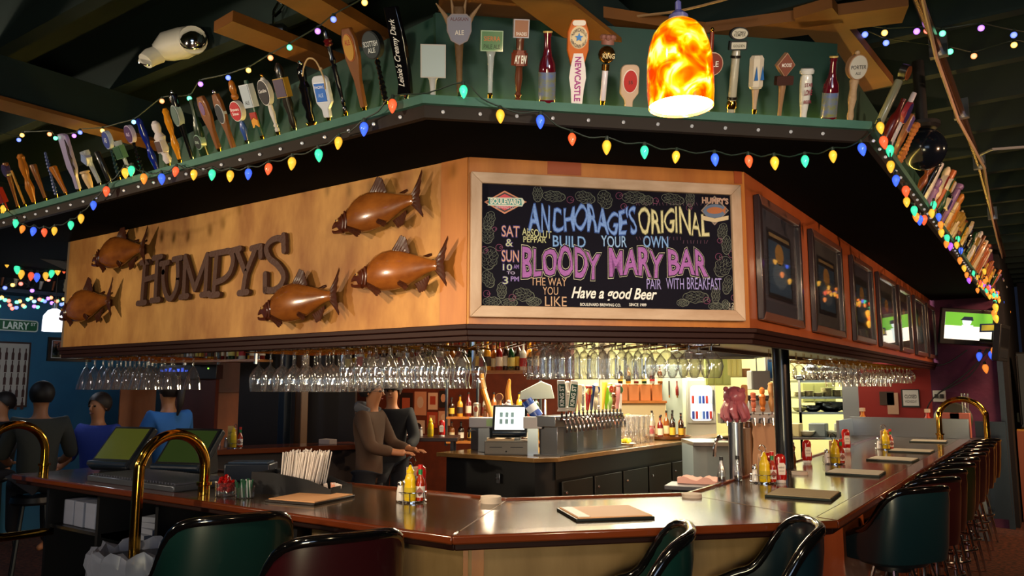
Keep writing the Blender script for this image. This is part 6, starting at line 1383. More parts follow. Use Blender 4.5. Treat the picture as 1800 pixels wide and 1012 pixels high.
# wall racks: hood, posters, boxes
p = atd(1250, 620, 9.0)
t = thing('range_hood', 'dark flat extractor hood above the kitchen doorway', 'hood', loc(p.x, p.y, 1.98) @ Matrix.Rotation(CAZ, 4, 'Z')); obj('hood_body', B().box((-.35,-.2,0),(.62,.6,.10)), M_blk, t, bev=.01); obj('lamp_strip', B().box((-.3,.0,-.015),(.5,.08,0)), M_steel, t)
p = atd(1362, 648, 10.0); t = thing('blue_notice', 'blue and white notice on the kitchen wall left of the black post', 'notice', loc(*p) @ Matrix.Rotation(CAZ, 4, 'Z')); obj('frame', B().box((-.12,0,-.16),(.12,.02,.16)), M_white, t); obj('blue_sheet', B().box((-.09,-.004,-.12),(.09,0,.12)), hx('4a8ad0', .5), t)
p = atd(1335, 668, 9.8); t = thing('metal_cabinet', 'grey metal box on the wall above the coffee machine', 'cabinet', loc(*p) @ Matrix.Rotation(CAZ, 4, 'Z')); obj('box', B().box((-.10,0,-.12),(.14,.2,.12)), hx('a8a8a0', .4), t, bev=.01); obj('hanging_rod', B().cyl(.008, .12, 3.75-p.z, 6, loc(0,.1,0)), M_steel, t); obj('door', B().box((-.09,-.01,-.11),(.13,0,.11)), hx('b8b8b0', .4), t)
# second tap cluster (orange handles) beyond octopus
p = atd(1310, 722, 7.8)
t = thing('tap_tower', 'small steel tap tower with orange and salmon handles behind the octopus', 'beer tower', loc(p.x, p.y, 0) @ Matrix.Rotation(CAZ, 4, 'Z')); obj('header_box', B().box((-.25,0,1.28),(.42,.12,1.38)), M_steel, t, bev=.004); obj('pedestal', B().box((-.1,0,0),(.3,.12,1.28)), hx('b89070', .5), t)
for i in range(7):
    obj('faucet', B().tube([(-.2+.09*i,0,1.33),(-.2+.09*i,-.06,1.33),(-.2+.09*i,-.07,1.26)], .011, 8), M_chrome, t)
    q = p+_R*(-.2+.09*i)-_F*.05; tap(loc(q.x, q.y, 1.37) @ Matrix.Rotation(CAZ, 4, 'Z'), .22+.05*(i % 3), '%s tap handle behind the octopus, %s from left' % (['salmon','orange','tan'][i % 3], ORD[i+1]), shaft=['fig','vase','rpad','turned'][i % 4], sw=.07, col=['c06a50','c07030','b08050'][i % 3], group='tap handles behind the octopus', fer='chrome')
# coffee machine & clutter
p = atd(1345, 735, 8.55)
t = thing('coffee_machine', 'steel and white coffee machine left of the black post', 'coffee machine', loc(p.x, p.y, 0) @ Matrix.Rotation(CAZ, 4, 'Z')); obj('body', B().box((-.18,0,1.07),(.20,.3,1.5)), M_steel, t, bev=.01); obj('top', B().box((-.2,-.02,1.5),(.22,.32,1.55)), M_blk, t, bev=.005); obj('spout', B().cyl(.02,1.28,1.36,10,loc(0,-.06,0)), M_blk, t)
t = thing('steel_counter', 'pale steel counter running behind the beer column', 'counter', loc(*ground(1290, 8.3, 0), 0) @ Matrix.Rotation(CAZ, 4, 'Z')); obj('top', B().box((-.45,0,1.02),(.62,.6,1.06)), M_steel, t); obj('front', B().box((-.45,.03,0),(.62,.57,1.02)), hx('6a7478', .35), t)
# kitchen clutter: heat lamps, plates, hanging ladles, cabinets
for i, px in enumerate((1425, 1455, 1482)):
    p = atd(px, 652, 10.7); t = thing('heat_lamp', 'white glowing heat lamp above the kitchen pass, %s from left' % ORD[i+1], 'lamp', tuple(p), 'kitchen heat lamps')
    obj('shade', B().lathe([(.11,0),(.10,.05),(.04,.10),(.02,.12)], 18, cap=False), M_steel, t); obj('glowing_bulb', B().ball((0,0,.03), .06, 12), mat('heat_glow', (1,.95,.8), emit=(1,.93,.7), es=4), t); obj('cord', B().cyl(.006, .12, 3.7-p.z, 6), M_blk, t)
P0, e, n, L, z = kshelf(1405, 1505, 697, 11.3, 'shelf of stacked plates in the kitchen')
rr = random.Random(4)
for i in range(6):
    p = P0+e*(L*(i+.5)/6)+n*.2; t = thing('plate_stack', 'stack of pale plates on the kitchen shelf, %s from left' % ORD[i+1], 'plates', (p.x, p.y, z), 'plate stacks in the kitchen')
    for j in range(rr.randint(4, 9)): obj('plate', B().lathe([(.05,0),(.09,.012),(.095,.014)], 16), hx('d8d0b0', .4), t, M=loc(0,0,j*.014))
for i, (px, py, w_, h_, c_, nm) in enumerate(((1262, 645, .34, .5, 'a8b060', 'pale green strip curtain panel'), (1290, 640, .22, .34, 'c8c070', 'yellow paper sheet'), (1300, 655, .30, .12, '8a5a20', 'brown wooden menu rail'), (1440, 690, .5, .3, '8a8a50', 'olive steel cabinet'))):
    p = atd(px, py, 11.9 if px > 1400 else 10.6); t = thing(['strip_curtain','paper_notice','menu_rail','wall_cabinet','storage_bin','kitchen_crate'][i], nm+' at the back of the kitchen', ['curtain','notice','rail','cabinet','bin','crate'][i], loc(*p) @ Matrix.Rotation(CAZ, 4, 'Z')); obj('sheet', B().box((-w_/2,0,-h_/2),(w_/2,.08,h_/2)), hx(c_, .5), t, bev=.005); obj('hanging_rod', B().cyl(.006, h_/2, 3.75-p.z, 6, loc(0,.04,0)), M_steel, t)
    for k in range(3): obj('slat', B().box((-w_/2+.02+k*w_/3,-.012,-h_/2+.02),(-w_/2+w_/3-.01+k*w_/3,0,h_/2-.02)), hx(c_, .35), t)
# ================================================================== RED AND PLUM WALL, FAR END
for nm, a, c, m_ in (('folded grey blackboard notice', (1545, 688), (1572, 712), '3a2a20'), ('white sheet of text on dark board', (1583, 684), (1617, 716), '222222'), ('tan photo leaflet', (1558, 690), (1580, 728), 'b8947c')):
    p = aty(*a, 10.96); q = aty(*c, 10.96); t = thing('wall_notice', nm+' pinned to the red wall', 'notice', (p.x, 10.99, q.z)); w, h = q.x-p.x, p.z-q.z
    obj('sheet', B().box((0,-.012,0),(w,0,h)), hx(m_, .6), t)
    if 'white' in nm: obj('paper', B().box((.02,-.018,.02),(w-.01,-.012,h-.01)), hx('c8c8c8', .6), t); b = B(); text_into(b, 'CLOSED', .04, h*.5, w-.03, h*.7, .0185, SHEET, 0, .02); text_into(b, 'WEDNESDAY', .04, h*.25, w-.03, h*.4, .0185, SHEET); obj('notice_lettering', b, hx('303030'), t, smooth=0)
t = thing('steel_splashback', 'low brushed steel splashback at the far end of the counter', 'splashback', (0, 0, ZC)); obj('back_sheet', B().box((-2.05,10.02,0),(-.82,10.05,.22)), M_steel, t, bev=.002); obj('side_sheet', B().box((-2.05,9.3,0),(-2.02,10.02,.20)), M_steel, t); obj('far_sheet', B().box((-.80,10.5,-.9),(-.50,10.53,.18)), hx('323c48', .35, metal=.5), t)
obj('far_counter_end', B().box((-2.05, 9.99, 0), (-.70, 10.45, ZC-.002)), M_steel, ct)
rr = random.Random(2)
for i, (x, c_, nm) in enumerate(((-1.95, 'c87818', 'orange spray bottle'), (-1.25, 'b83020', 'red squeeze bottle'), (-1.02, 'a85a50', 'salmon coloured box'), (-.92, 'c07060', 'pink carton'), (-.86, 'b0b0b8', 'clear tall cup stack'))):
    t = thing('counter_bottle' if i < 2 else 'counter_box', nm+' behind the steel splashback', 'bottle' if i < 2 else 'box', (x, 10.25, ZC))
    if i < 2: obj('body', B().lathe([(.05,0),(.055,.01),(.055,.18),(.02,.24),(.02,.28)], 14), hx(c_, .3), t); obj('trigger', B().box((-.02,-.08,.28),(.03,.02,.32)), hx('d8c0a8', .4), t)
    elif i < 4: obj('carton', B().box((-.10,-.06,0),(.10,.06,.28)), hx(c_, .6), t, bev=.005)
    else: obj('cup_stack', B().lathe([(.03,0),(.04,.50),(.045,.5)], 14), M_glass, t)
p = aty(1651, 696, 10.96); t = thing('wall_socket', 'white double power socket on the plum wall', 'socket', (p.x, 10.99, p.z)); obj('plate', B().box((-.07,-.02,-.07),(.07,0,.07)), M_white, t, bev=.004)
for s_ in (-.03, .03): obj('plug', B().box((s_-.02,-.05,-.025),(s_+.02,-.02,.025)), M_blk, t, bev=.003)
t = thing('metal_lid', 'dull round metal lid leaning behind the far brass hoop', 'lid', loc(-1.0, 10.35, ZC+.20) @ rot(75, 'X')); obj('disc', B().lathe([(.19,0),(.2,.01),(.18,.03),(.02,.04),(.001,.04)], 24), hx('4a4a44', .4, metal=.5), t); obj('knob', B().ball((0,0,.05), .02, 8), M_blk, t)  # a round lid with its knob, leaning upright
# televisions
def tv(c, w, h, yaw, label, pic=None, roll=0):
    t = thing('television', label, 'television', loc(*c) @ rot(yaw, 'Z') @ rot(roll, 'Y') @ rot(8, 'X'))
    obj('case', B().box((-w/2,0,-h/2),(w/2,.07,h/2)), M_blk, t, bev=.008)
    if pic:
        W_, H_2 = w/2-.045, h/2-.045; z0 = -H_2+.02
        cols_ = [('tv_field', (.95,.88,.70), (1.0,.94,.78), 1.3), ('tv_trees', (.12,.4,.04), (.16,.50,.05), .8), ('tv_figure', (.5,.75,.8), (.75,.95,1), .9), ('tv_dark', (.02,.03,.06), (.03,.04,.1), .3), ('tv_sign', (.4,.35,.05), (.40,.36,.05), .4)]
        mm = [mat(n_, a, .2, emit=e_, es=s_) for n_, a, e_, s_ in cols_]
        b = B().prism([(-W_, z0), (W_, z0), (W_, H_2), (-W_, H_2)], .0, .003, SHEET, 0); b.prism([(-W_, z0+.42*(H_2-z0)*1.2), (W_, z0+.42*(H_2-z0)*1.2), (W_, H_2), (-W_, H_2)], .003, .0035, SHEET, 1)
        b.prism([(-.10, z0+.02), (.06, z0+.02), (.05, z0+.55*(H_2-z0)), (-.07, z0+.55*(H_2-z0))], .0035, .004, SHEET, 2); b.prism(ell(-.02, z0+.68*(H_2-z0), .05, .055, 16), .004, .0044, SHEET, 2); b.prism([(-.09, z0+.72*(H_2-z0)), (.05, z0+.72*(H_2-z0)), (.04, z0+.86*(H_2-z0)), (-.05, z0+.86*(H_2-z0))], .0044, .0048, SHEET, 3)
        b.prism([(.12, z0+.1), (.32, z0+.12), (.32, z0+.22), (.12, z0+.20)], .0035, .004, SHEET, 3); b.prism([(.14, z0+.12), (.30, z0+.135), (.30, z0+.20), (.14, z0+.185)], .004, .0045, SHEET, 4)
        obj('screen', b, mm, t, smooth=0)
    else: obj('screen', B().prism([(-w/2+.04,-h/2+.04),(w/2-.04,-h/2+.04),(w/2-.04,h/2-.04),(-w/2+.04,h/2-.04)], 0, .003, SHEET), mat('screen_off', (.01,.01,.012), .15), t)
    obj('wall_bracket', B().cyl(.03, .07, .25, 10, rot(-90, 'X')), M_blk, t); return t
c = atd(1702, 575, 9.2); tv(c, .60, .43, math.degrees(CAZ)-12, 'television showing a person in a cap before green trees', True, 5)
c = atd(1766, 603, 8.9); tv(c, .5, .42, 82, 'second dark television edge at the right, showing its side')
# cables on plum wall
for i, (pp, nm) in enumerate((([(1700, 615), (1660, 640), (1610, 642)], 'upper'), ([(1735, 612), (1705, 660), (1650, 690)], 'lower'), ([(1740, 612), (1700, 655), (1640, 700), (1625, 735)], 'longest'))):
    pt_ = [aty(a, b_, 10.93) for a, b_ in pp]; o = obj('wall_cable', B().tube(smoothpts([tuple(v-pt_[0]) for v in pt_], 5), .008, 6), M_blk, M=loc(*pt_[0])); tag(o, '%s black cable looping down the plum wall from the television' % nm, 'cable')
for a, b_, k in ((1723, 619, 'b'), (1741, 617, 'b')): pass
string('two blue bulbs and an orange one hanging under the television', [(aty(1722, 615, 10.7), 'b'), (aty(1741, 613, 10.7), 'b'), (aty(1730, 636, 10.7), 'o')], scale=2.0, seed=11)
# right end: door frame, cabinet, panels
t = thing('wooden_cabinet', 'honey coloured wooden cabinet at the right edge behind the stools', 'cabinet', loc(-.44, 11.6, 0)); obj('carcass', B().box((0,0,0),(.9,.6,1.12)), mat('cabinet_oak', srgb('b88a38'), .4, noise=(5, srgb('9a6c24'), .6, (1,1,.3))), t, bev=.006); obj('door', B().box((.16,-.02,.06),(.86,0,1.06)), mat('cabinet_oak'), t, bev=.006); obj('side_stile', B().box((.0,-.015,0),(.13,0,1.1)), hx('8a4a30', .5), t); obj('handle', B().box((.2,-.05,.45),(.23,-.02,.65)), hx('5a2818'), t)
b = B().box((-.56,10.95,0),(-.50,11.02,2.6)); struct('trim_1', b, hx('323c48', .35, metal=.5))
for i, (px, py) in enumerate(((1762, 735), (1790, 725))):
    p = atd(px, py, 10.5); t = thing('paper_bundle', 'white %s draped on the dark fittings at right edge' % ('cloth' if i == 0 else 'paper sheet'), 'cloth', loc(p.x, p.y, p.z)); obj('sheet', B().grid([[(-.08+.03*j, -.01*math.sin(j), .0-.03*k+.012*math.sin(j*1.5)) for j in range(6)] for k in range(5)]).box((-.07,.0,-.1),(.07,.02,.0)), hx('b8b8b4', .8), t)
t = thing('jukebox', 'black slot machine like cabinet at the right edge of picture', 'cabinet', loc(-.40, 11.66, 1.125)); obj('body', B().box((0,0,0),(.7,.5,.95)), M_blk, t, bev=.02); obj('chrome_trim', B().tube([(0.02,-.01,.05),(.02,-.01,.9)], .012, 8), M_chrome, t)
# ================================================================== LEFT WALL
def wx_(px, py): return atx(px, py, XL+.03)
a, c = wx_(-60, 556), wx_(66, 584)
t = thing('street_sign', 'green street sign reading LARRY ST on the blue wall', 'sign', Matrix(((0,0,1,XL+.03),(1,0,0,a.y),(0,1,0,c.z),(0,0,0,1))))
w, h = c.y-a.y, a.z-c.z
w = max(w, .3); obj('plate', B().prism(rrect(0,0,w,h,.03), 0, .006), hx('c8d8d0', .4), t); obj('green_field', B().prism(rrect(.012,.012,w-.012,h-.012,.025), .006, .008), hx('0e5a38', .4), t)
b = B(); q0 = wx_(0, 580); text_into(b, 'LARRY', w*.50-(0), h*.2, w*.86, h*.78, .0085, None, 0, .03); text_into(b, 'ST', w*.89, h*.55, w*.96, h*.8, .0085, None, 0, .03); obj('sign_lettering', b, hx('d8e8e0'), t, smooth=0)
a, c = wx_(-55, 597), wx_(47, 715); w, h = c.y-a.y, a.z-c.z
t = thing('bottle_poster', 'framed cream poster with rows of bottle pictures on the blue wall', 'poster', Matrix(((0,0,1,XL+.005),(1,0,0,a.y),(0,1,0,c.z),(0,0,0,1))))
obj('frame', B().prism([(0,0),(w,0),(w,h),(0,h)], 0, .02), hx('2a1410', .4), t); obj('sheet', B().prism([(.02,.02),(w-.02,.02),(w-.02,h-.02),(.02,h-.02)], .02, .022), hx('a8a49c', .7), t)
b = B()
for r in range(5):
    for k in range(9):
        x = w*(.08+.105*k); z = h*(.86-.19*r); b.prism([(x-.014,z-.10),(x+.014,z-.10),(x+.014,z-.03),(x+.006,z-.01),(x+.006,z+.03),(x-.006,z+.03),(x-.006,z-.01),(x-.014,z-.03)], .022, .0235)
obj('printed_bottles', b, hx('3a1a18', .6), t, smooth=0, kind='stuff')
a, c = wx_(86, 592), wx_(160, 636); w, h = c.y-a.y, a.z-c.z
t = thing('framed_mirror', 'dark framed mirror on the blue wall beside the canopy end', 'mirror', Matrix(((0,0,1,XL+.005),(1,0,0,a.y),(0,1,0,c.z),(0,0,0,1)))); obj('frame', B().prism([(0,0),(w,0),(w,h),(0,h)], 0, .03), hx('1c1414', .4), t); obj('inner_fillet', B().prism([(.035,.035),(w-.035,.035),(w-.035,h-.035),(.035,h-.035)], .03, .034), hx('a8a8b0', .4), t); obj('mirror_glass', B().prism([(.042,.042),(w-.042,.042),(w-.042,h-.042),(.042,h-.042)], .034, .036), mat('mirror', (.5,.55,.6), .05, 1), t)
p = atx(94, 582, XL+1.6)
t = thing('pendant_lamp', 'small white glass pendant lamp hanging before the blue wall', 'lamp', tuple(p)); obj('glass_shade', B().lathe([(.10,0),(.10,.10),(.095,.15),(.06,.20),(.02,.22)], 24), mat('milk_glass', (.9,.9,1), .3, emit=(.85,.9,1), es=1.5), t); obj('cord', B().cyl(.004, .22, 3.36-p.z, 6), M_blk, t); obj('cap', B().cyl(.025, .215, .27, 12), M_steel, t)
lamp('pendant_glow', 'POINT', (p.x, p.y, p.z-.1), 7, (.8, .88, 1), .08)
zsh = wx_(50, 515).z
sh2 = thing('wall_shelf', 'dark shelf on the blue wall carrying tap handles', 'shelf', (XL, 2.0, zsh)); obj('board', B().box((0,0,-.04),(.35,3.0,0)), hx('1c2a3a', .6), sh2); obj('backboard', B().box((0,0,0),(.02,3.0,.5)), hx('0c1820', .7), sh2)
rr = random.Random(77)
for i in range(14):
    y = 3.0+i*.13
    tap(loc(XL+.26, y, zsh) @ rot(90, 'Z') @ rot(18, 'X'), rr.uniform(.22, .32), '%s tap handle on the blue wall shelf, %s from left' % (['pale','brown','cream','dark'][i % 4], ORD[i+1]), shaft=['bulge','cone','fig','rpad'][i % 4], sw=.05, col=['a8a49c','6a3a20','a89878','20242c'][i % 4], group='tap handles on the blue wall shelf')
obj('wall_band', B().box((XL, -2, zsh+.62), (XL+.04, 5.9, zsh+.74)), hx('4a4640', .6), kind='structure')
# brown panelled room divider seen beneath the canopy, with doors
def onb(px, py, x=XL+.02): return atx(px, py, x)
dv = thing('panelled_booth', 'dark booth partition with orange plywood panels behind the bar', 'partition', (0, 0, 0))
xx = -8.6
y0 = atx(285, 700, xx).y; y1 = atx(520, 700, xx).y
obj('partition', B().box((xx, y0, 0), (xx+.08, y1, 2.0)), M_maroon, dv)
for a, c in (((338, 690), (432, 795)), ((212, 680), (268, 790)), ((480, 700), (515, 795))):
    ya, yb = atx(*a, xx+.09).y, atx(*c, xx+.09).y; za_, zb_ = atx(*a, xx+.09).z, atx(*c, xx+.09).z
    obj('plywood_panel', B().box((xx+.08, ya, zb_), (xx+.10, yb, za_)), mat('booth_plywood', srgb('8a4a20'), .5, noise=(5, srgb('6a3414'), .6, (1, 1, .4))), dv); obj('panel_trim', B().box((xx+.08, ya-.06, za_), (xx+.13, yb+.06, za_+.06)), M_maroon, dv)
p = atd(330, 650, 8.6)
t = thing('stereo_unit', 'black stereo with blue glowing display above the booth', 'stereo', loc(p.x, p.y, p.z) @ Matrix.Rotation(CAZ, 4, 'Z')); obj('case', B().box((-.32,0,-.10),(.32,.2,.06)), M_blk, t, bev=.005); obj('support', B().box((-.3,.05,-p.z),(.3,.15,-.10)), M_maroon, t)
for i in range(7): obj('display_segment', B().box((-.30+.045*i,-.003,-.02),(-.27+.045*i,0,.0+.012*(i % 3))), mat('blue_display', (.05,.1,.5), .4, emit=(.05,.12,.8), es=1.2), t)
obj('green_light', B().box((.22,-.004,.01),(.235,0,.025)), mat('green_display', (.3,.8,.1), emit=(.4,1,.1), es=1.5), t)
# rear ledge with condiments
A = Vector(ground(385, 7.2, 0)); Bq = Vector(ground(642, 7.9, 0)); zl = 1.07
e = (Bq-A).normalized(); n = Vector((-e.y, e.x))
t = thing('narrow_counter', 'red brown counter of the far side of the bar', 'counter', (0, 0, 0)); obj('countertop', B().prism([tuple(A), tuple(Bq), tuple(Bq+n*.45), tuple(A+n*.45)], zl-.05, zl), M_edge, t, bev=.006); obj('front_board', B().prism([tuple(A+n*.05), tuple(Bq+n*.05), tuple(Bq+n*.1), tuple(A+n*.1)], 0, zl-.05), hx('140c0c', .6), t)
q = A+e*.14+n*.15
def at2(u, v): w_ = A+e*u+n*v; return w_.x, w_.y
caddy(*at2(.19, .14), 'wire condiment rack on the rear counter', zl); mustard(*at2(.17, .12), zl+.006, 1.05, 'yellow mustard bottle on the rear counter'); hotsauce(*at2(.235, .14), zl+.006, 1.05, 'hot sauce bottle on the rear counter', ca); shaker(*at2(.11, .14), zl+.006, '6a5a50', 'pepper shaker on the rear counter'); drink_card(*at2(.16, .19), zl+.006, ca, 'cream card sticking up from the rear counter rack', .2, 'd0a860')
tumbler(*at2(-.08+.1, .1), zl, .04, .13, 'clear glass left of the rear mustard bottle', None)
w_ = A+(Bq-A)*.78+n*.2; tag(obj('napkin_pack', B().box((-.08,-.05,0),(.08,.05,.05)), hx('a8948c', .8), M=loc(w_.x, w_.y, zl), bev=.004), 'small pale napkin pack on the rear counter', 'napkins')
for px, c_, nm in ((502, '16202c', 'blue grey'), (531, '4a2c10', 'orange brown')):
    p = ground(px, 8.2, 0); t = thing('room_post', nm+' post standing behind the rear counter', 'post', (*p, 0)); obj('shaft', B().box((-.05,-.05,0),(.05,.05,3.36)), hx(c_, .4), t, bev=.01); obj('foot', B().box((-.07,-.07,0),(.07,.07,.1)), hx(c_, .4), t)
# dark partition between booth and posters
p0 = ground(560, 8.8, 0); p1 = ground(625, 8.8, 0)
t = thing('dark_partition', 'tall dark wooden partition left of the standing person', 'partition', (0, 0, 0)); d_ = (Vector(p1)-Vector(p0)).normalized(); n_ = Vector((-d_.y, d_.x)); obj('panel', B().prism([tuple(Vector(p0)-d_*.9), p1, tuple(Vector(p1)+n_*.1), tuple(Vector(p0)-d_*.9+n_*.1)], 0, 2.1), mat('partition_dark', srgb('140a08'), .5), t); obj('cap_rail', B().prism([tuple(Vector(p0)-d_*.92-n_*.02), tuple(Vector(p1)+d_*.02-n_*.02), tuple(Vector(p1)+d_*.02+n_*.12), tuple(Vector(p0)-d_*.92+n_*.12)], 2.1, 2.15), M_maroon, t)
# posters on the orange wall
pw = ['2a1c1a','c8906c','d8b898','28201c','b0583c','c8b098','a8442c','c89878','3a2018']
for i, (a, b_, c, d) in enumerate(((702,690,724,735),(728,688,748,730),(752,690,768,720),(771,686,786,716),(700,740,716,770),(722,738,745,762),(750,724,768,752),(770,722,790,748),(690,676,700,700))):
    p = aty(a, b_, 9.48); q = aty(c, d, 9.48); t = thing('wall_flyer', 'paper flyer on the orange back wall, %s counting by rows from left' % ORD[i+1], 'flyer', (p.x, 9.498, q.z), 'flyers on the orange wall'); w, h = q.x-p.x, p.z-q.z
    obj('sheet', B().box((0,-.008,0),(w,0,h)), hx(pw[i], .6), t); obj('printed_block', B().prism(ell(w/2,h*.55,w*.28,h*.25,14) if i % 2 else [(w*.2,h*.3),(w*.8,h*.3),(w*.8,h*.8),(w*.2,h*.8)], .008, .01, SHEET), hx(pw[(i+4) % 9], .6), t)
# side table at the back with bottles
p = ground(738, 8.3, 0); t = thing('high_table', 'dark high table beside the standing person', 'table', loc(*p, 0) @ Matrix.Rotation(CAZ, 4, 'Z')); obj('tabletop', B().box((-.32,-.2,1.08),(.42,.3,1.12)), hx('2c1a18', .3), t, bev=.005)
for sx in (-.26, .36):
    for sy in (-.15, .25): obj('leg', B().box((sx-.015,sy-.015,0),(sx+.015,sy+.015,1.08)), M_blk, t)
P2 = Vector((*p, 0))
mustard(*(P2+_R*.12)[:2], 1.12, 1.1, 'yellow mustard bottle on the high table at the back'); shaker(*(P2+_R*.02)[:2], 1.12, 'c8c0b8', 'white shaker on the high table at the back'); ketchup(*(P2+_R*.24)[:2], 1.12, 1.0, 'ketchup bottle on the high table at the back', ca)
tag(obj('paper_plates', B().lathe([(.06,0),(.10,.02),(.101,.022)], 18), hx('c8b8b0', .6), M=loc(*(P2-_R*.17-_F*.05)[:2], 1.12)), 'white plate on the high table before the person', 'plate')
# ================================================================== PEOPLE
def skinmesh(name, joints, edges, m, parent, sub=2, root=0):
    me = bpy.data.meshes.new(name); me.from_pydata([j[0] for j in joints], edges, []); me.materials.append(m)
    o = bpy.data.objects.new(name, me); COL.objects.link(o); o.parent = parent
    md = o.modifiers.new('skin', 'SKIN'); md.use_smooth_shade = True
    sv = me.skin_vertices[0].data
    for i, j in enumerate(joints): sv[i].radius = j[1] if isinstance(j[1], tuple) else (j[1], j[1]); sv[i].use_root = (i == root)
    s_ = o.modifiers.new('subdivision', 'SUBSURF'); s_.levels = sub; s_.render_levels = sub; return o
SK = mat('skin', srgb('a8704c'), .5)
def person(M, label, shirt, trousers, hair, pose='stand', arms=None, hairlen=0, cap_=None, hood=False, seat=.75):
    """local: faces -y, origin on the floor below the hips"""
    t = thing('person', label, 'person', M)
    hz = .92 if pose == 'stand' else seat+.06
    tor = .52; sh_z = hz+tor-.06; nk = hz+tor-.01
    if pose == 'stand':
        legs = [((.09,0,hz-.04),.085),((.10,-.01,.50),.06),((.10,.03,.10),.042),((.10,-.09,.04),.035)]
    else:
        legs = [((.09,-.02,hz-.04),.085),((.13,-.42,hz-.06),.062),((.13,-.40,hz-.50),.042),((.13,-.50,hz-.54),.035)]
    A = arms or [((.25,-.06,hz+.20),.04),((.20,-.26,hz+.12),.034)]
    J = [((0,0,hz),(.10,.07)),((0,.0,hz+.2),(.105,.07)),((0,-.01,hz+.38),(.12,.075)),((0,-.0,nk-.02),(.06,.06)),((0,-.02,nk+.06),.052),((0,-.03,nk+.13),(.070,.082)),((0,-.025,nk+.21),(.072,.085)),((0,-.02,nk+.255),(.05,.055))]
    E_ = [(0,1),(1,2),(2,3),(3,4),(4,5),(5,6),(6,7)]
    k = len(J)
    for sx in (1, -1):
        J += [((sx*.17,0,sh_z),.062),((sx*A[0][0][0],A[0][0][1],A[0][0][2]),.045),((sx*A[1][0][0],A[1][0][1],A[1][0][2]),.030),((sx*(A[1][0][0]-.02),A[1][0][1]-.06,A[1][0][2]+.0),(.034,.020))]
        E_ += [(2,k),(k,k+1),(k+1,k+2),(k+2,k+3)]; k += 4
    for sx in (1, -1):
        J += [((sx*p[0],p[1],p[2]),r*.8) for p, r in legs]; E_ += [(0,k),(k,k+1),(k+1,k+2),(k+2,k+3)]; k += 4
    body = skinmesh('body', J, E_, SK, t)
    # clothes
    J2 = [((0,0,hz-(.16 if pose == 'stand' else .06)),(.175,.13)),((0,.0,hz+.2),(.155,.115)),((0,-.01,hz+.38),(.175,.12)),((0,-.0,nk-.03),(.085,.08))]; E2 = [(0,1),(1,2),(2,3)]; k = 4
    long_ = hood or shirt in ('1c1c20', '141418')
    for sx in (1, -1):
        e1 = A[0][0]; e2 = A[1][0]; m2 = tuple(e1[i]+(e2[i]-e1[i])*(.85 if long_ else .12) for i in range(3)); s0 = (.175, 0, sh_z)
        J2 += [((sx*s0[0],0,sh_z),.080),((sx*e1[0],e1[1],e1[2]),.062),((sx*m2[0],m2[1],m2[2]),.048)]; E2 += [(2,k),(k,k+1),(k+1,k+2)]; k += 3
    skinmesh('jacket' if hood else 'shirt', J2, E2, mat('cloth_'+shirt, srgb(shirt), .85), t)
    J3 = [((0,0,hz+.08),(.168,.128))]; E3 = []; k = 1
    for sx in (1, -1):
        J3 += [((sx*p[0],p[1],p[2]),r*1.2) for p, r in legs[:3]]; E3 += [(0,k),(k,k+1),(k+1,k+2)]; k += 3
    skinmesh('trousers', J3, E3, mat('cloth_'+trousers, srgb(trousers), .85), t)
    hm = mat('hair_'+hair, srgb(hair), .6)
    b = B(); hc = (0, .005, nk+.20)
    rows = []
    for j in range(9):
        th = PI*j/8*.74
        row = []
        for i in range(20):
            a = 2*PI*i/20; fr = max(0, -math.sin(a)); th2 = th*(1-.46*fr*(1 if j > 3 else .3)); r = .105
            row.append((hc[0]+r*.92*math.sin(th2)*math.cos(a), hc[1]+r*1.08*math.sin(th2)*math.sin(a), hc[2]+r*1.05*math.cos(th2)))
        rows.append(row)
    b.grid(rows[::-1], closed=True)
    if hairlen: b.tube([(0,.08,hc[2]+.02),(0,.15,hc[2]-.02),(0,.14,hc[2]-.14),(0,.11,hc[2]-.24)], [.03,.035,.028,.008], 8)
    obj('hair', b, hm, t, smooth=80)
    # face: eyes, nose, mouth, ears
    zc = nk+.165
    for sx in (1, -1):
        obj('eye', B().ball((sx*.03,-.105,zc+.01), .011, 8), hx('18100c', .3), t); obj('ear', B().ball((sx*.078,-.01,zc), .022, 8, sc=(.4,.7,1.2)), SK, t)
    obj('nose', B().tube([(0,-.105,zc+.02),(0,-.128,zc-.022),(0,-.108,zc-.03)], [.007,.012,.006], 8), SK, t); obj('mouth', B().tube([(-.022,-.107,zc-.055),(0,-.112,zc-.057),(.022,-.107,zc-.055)], .005, 6), hx('7a3a30', .5), t)
    for sx in (1, -1):
        h = Vector((sx*(A[1][0][0]-.02), A[1][0][1]-.06, A[1][0][2])); b = B()
        for i in range(4): o_ = (i-1.5)*.017; b.tube([h+Vector((o_,-.01,0)), h+Vector((o_,-.05-.006*(i in (1,2)),-.004)), h+Vector((o_,-.075-.008*(i in (1,2)),-.022))], [.0095,.0085,.006], 6)
        b.tube([h+Vector((-sx*.022,.02,0)), h+Vector((-sx*.045,-.012,-.006)), h+Vector((-sx*.044,-.038,-.016))], [.011,.010,.007], 6); obj('fingers', b, SK, t)
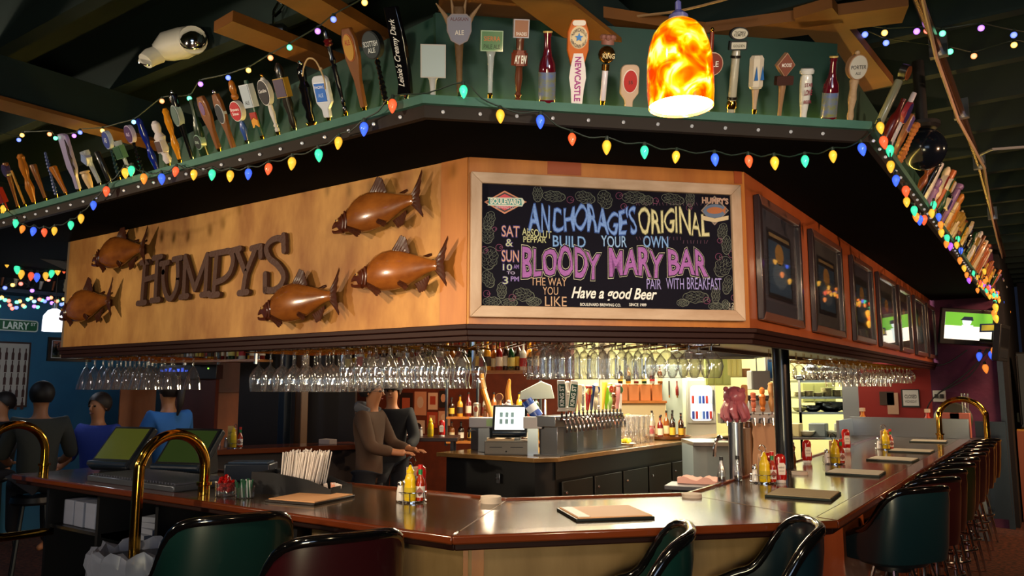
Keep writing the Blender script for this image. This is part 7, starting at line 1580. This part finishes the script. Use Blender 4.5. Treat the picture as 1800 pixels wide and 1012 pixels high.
    if cap_: obj('cap', B().lathe([(.103,.0),(.104,.04),(.085,.085),(.04,.105),(.001,.108)], 20, loc(0,.0,nk+.185)).prism([(-.07,.09)]+arc(0,.12,.10,0,180,8)+[(-.07,.09)], .0,.008, loc(0,0,nk+.19) @ rot(180,'Z')), hx(cap_, .7), t)
    if hood: obj('hood', B().tube([(-.12,-.04,nk+.0),(-.12,.06,nk+.03),(0,.11,nk+.04),(.12,.06,nk+.03),(.12,-.04,nk+.0)], [.03,.045,.05,.045,.03], 10), mat('cloth_hood', srgb('5a5a60'), .9), t)
    return t
def pf(px, d, fx_, fy_): p = ground(px, d, 0); return facing(p[0], p[1], fx_, fy_)
def chair_for(M, label):
    t = thing('high_stool', label, 'stool', M); obj('seat', B().lathe([(.17,.68),(.18,.70),(.17,.74),(.001,.75)], 20), M_blk, t)
    for a in (45,135,225,315): obj('leg', B().tube([(.11*math.cos(R_(a)),.11*math.sin(R_(a)),.68),(.19*math.cos(R_(a)),.19*math.sin(R_(a)),0)], .014, 6), M_blk, t)
M = pf(75, 6.6, -.9, .35); person(M, 'person in dark grey shirt seated with back turned, before the blue wall', '3a3c38', '14141c', '140c0a', 'sit', seat=.82+.0); chair_for(M, 'dark stool under the person in the dark grey shirt')
M = pf(10, 8.2, .2, -1); person(M, 'dark haired person at the far left edge under the bottle poster', '1c1c20', '14141c', '140a08', 'sit', seat=.72); chair_for(M, 'dark stool under the person at far left edge')
M = pf(178, 7.4, .4, -.9); person(M, 'person in blue shirt leaning on the counter behind the left till', '2a3c90', '14141c', '20120c', 'sit', seat=.72); chair_for(M, 'dark stool under the person in the blue shirt')
M = pf(300, 7.0, -.95, -.1); person(M, 'person in bright blue tee with dark ponytail, turned to the left', '2a64a8', '14141c', '1c100c', 'stand', hairlen=1)
M = pf(652, 7.0, .93, .36); person(M, 'standing person in brown jacket with grey hood near the flyers', '4a3424', '10121a', '140c0a', 'stand', arms=[((.24,-.12,1.12),.05),((.16,-.34,1.08),.03)], hood=True)
M = pf(690, 7.9, .5, -.8); person(M, 'person in black cap and dark shirt behind the hooded one', '141418', '10121a', '140c0a', 'stand', cap_='0c0c10')
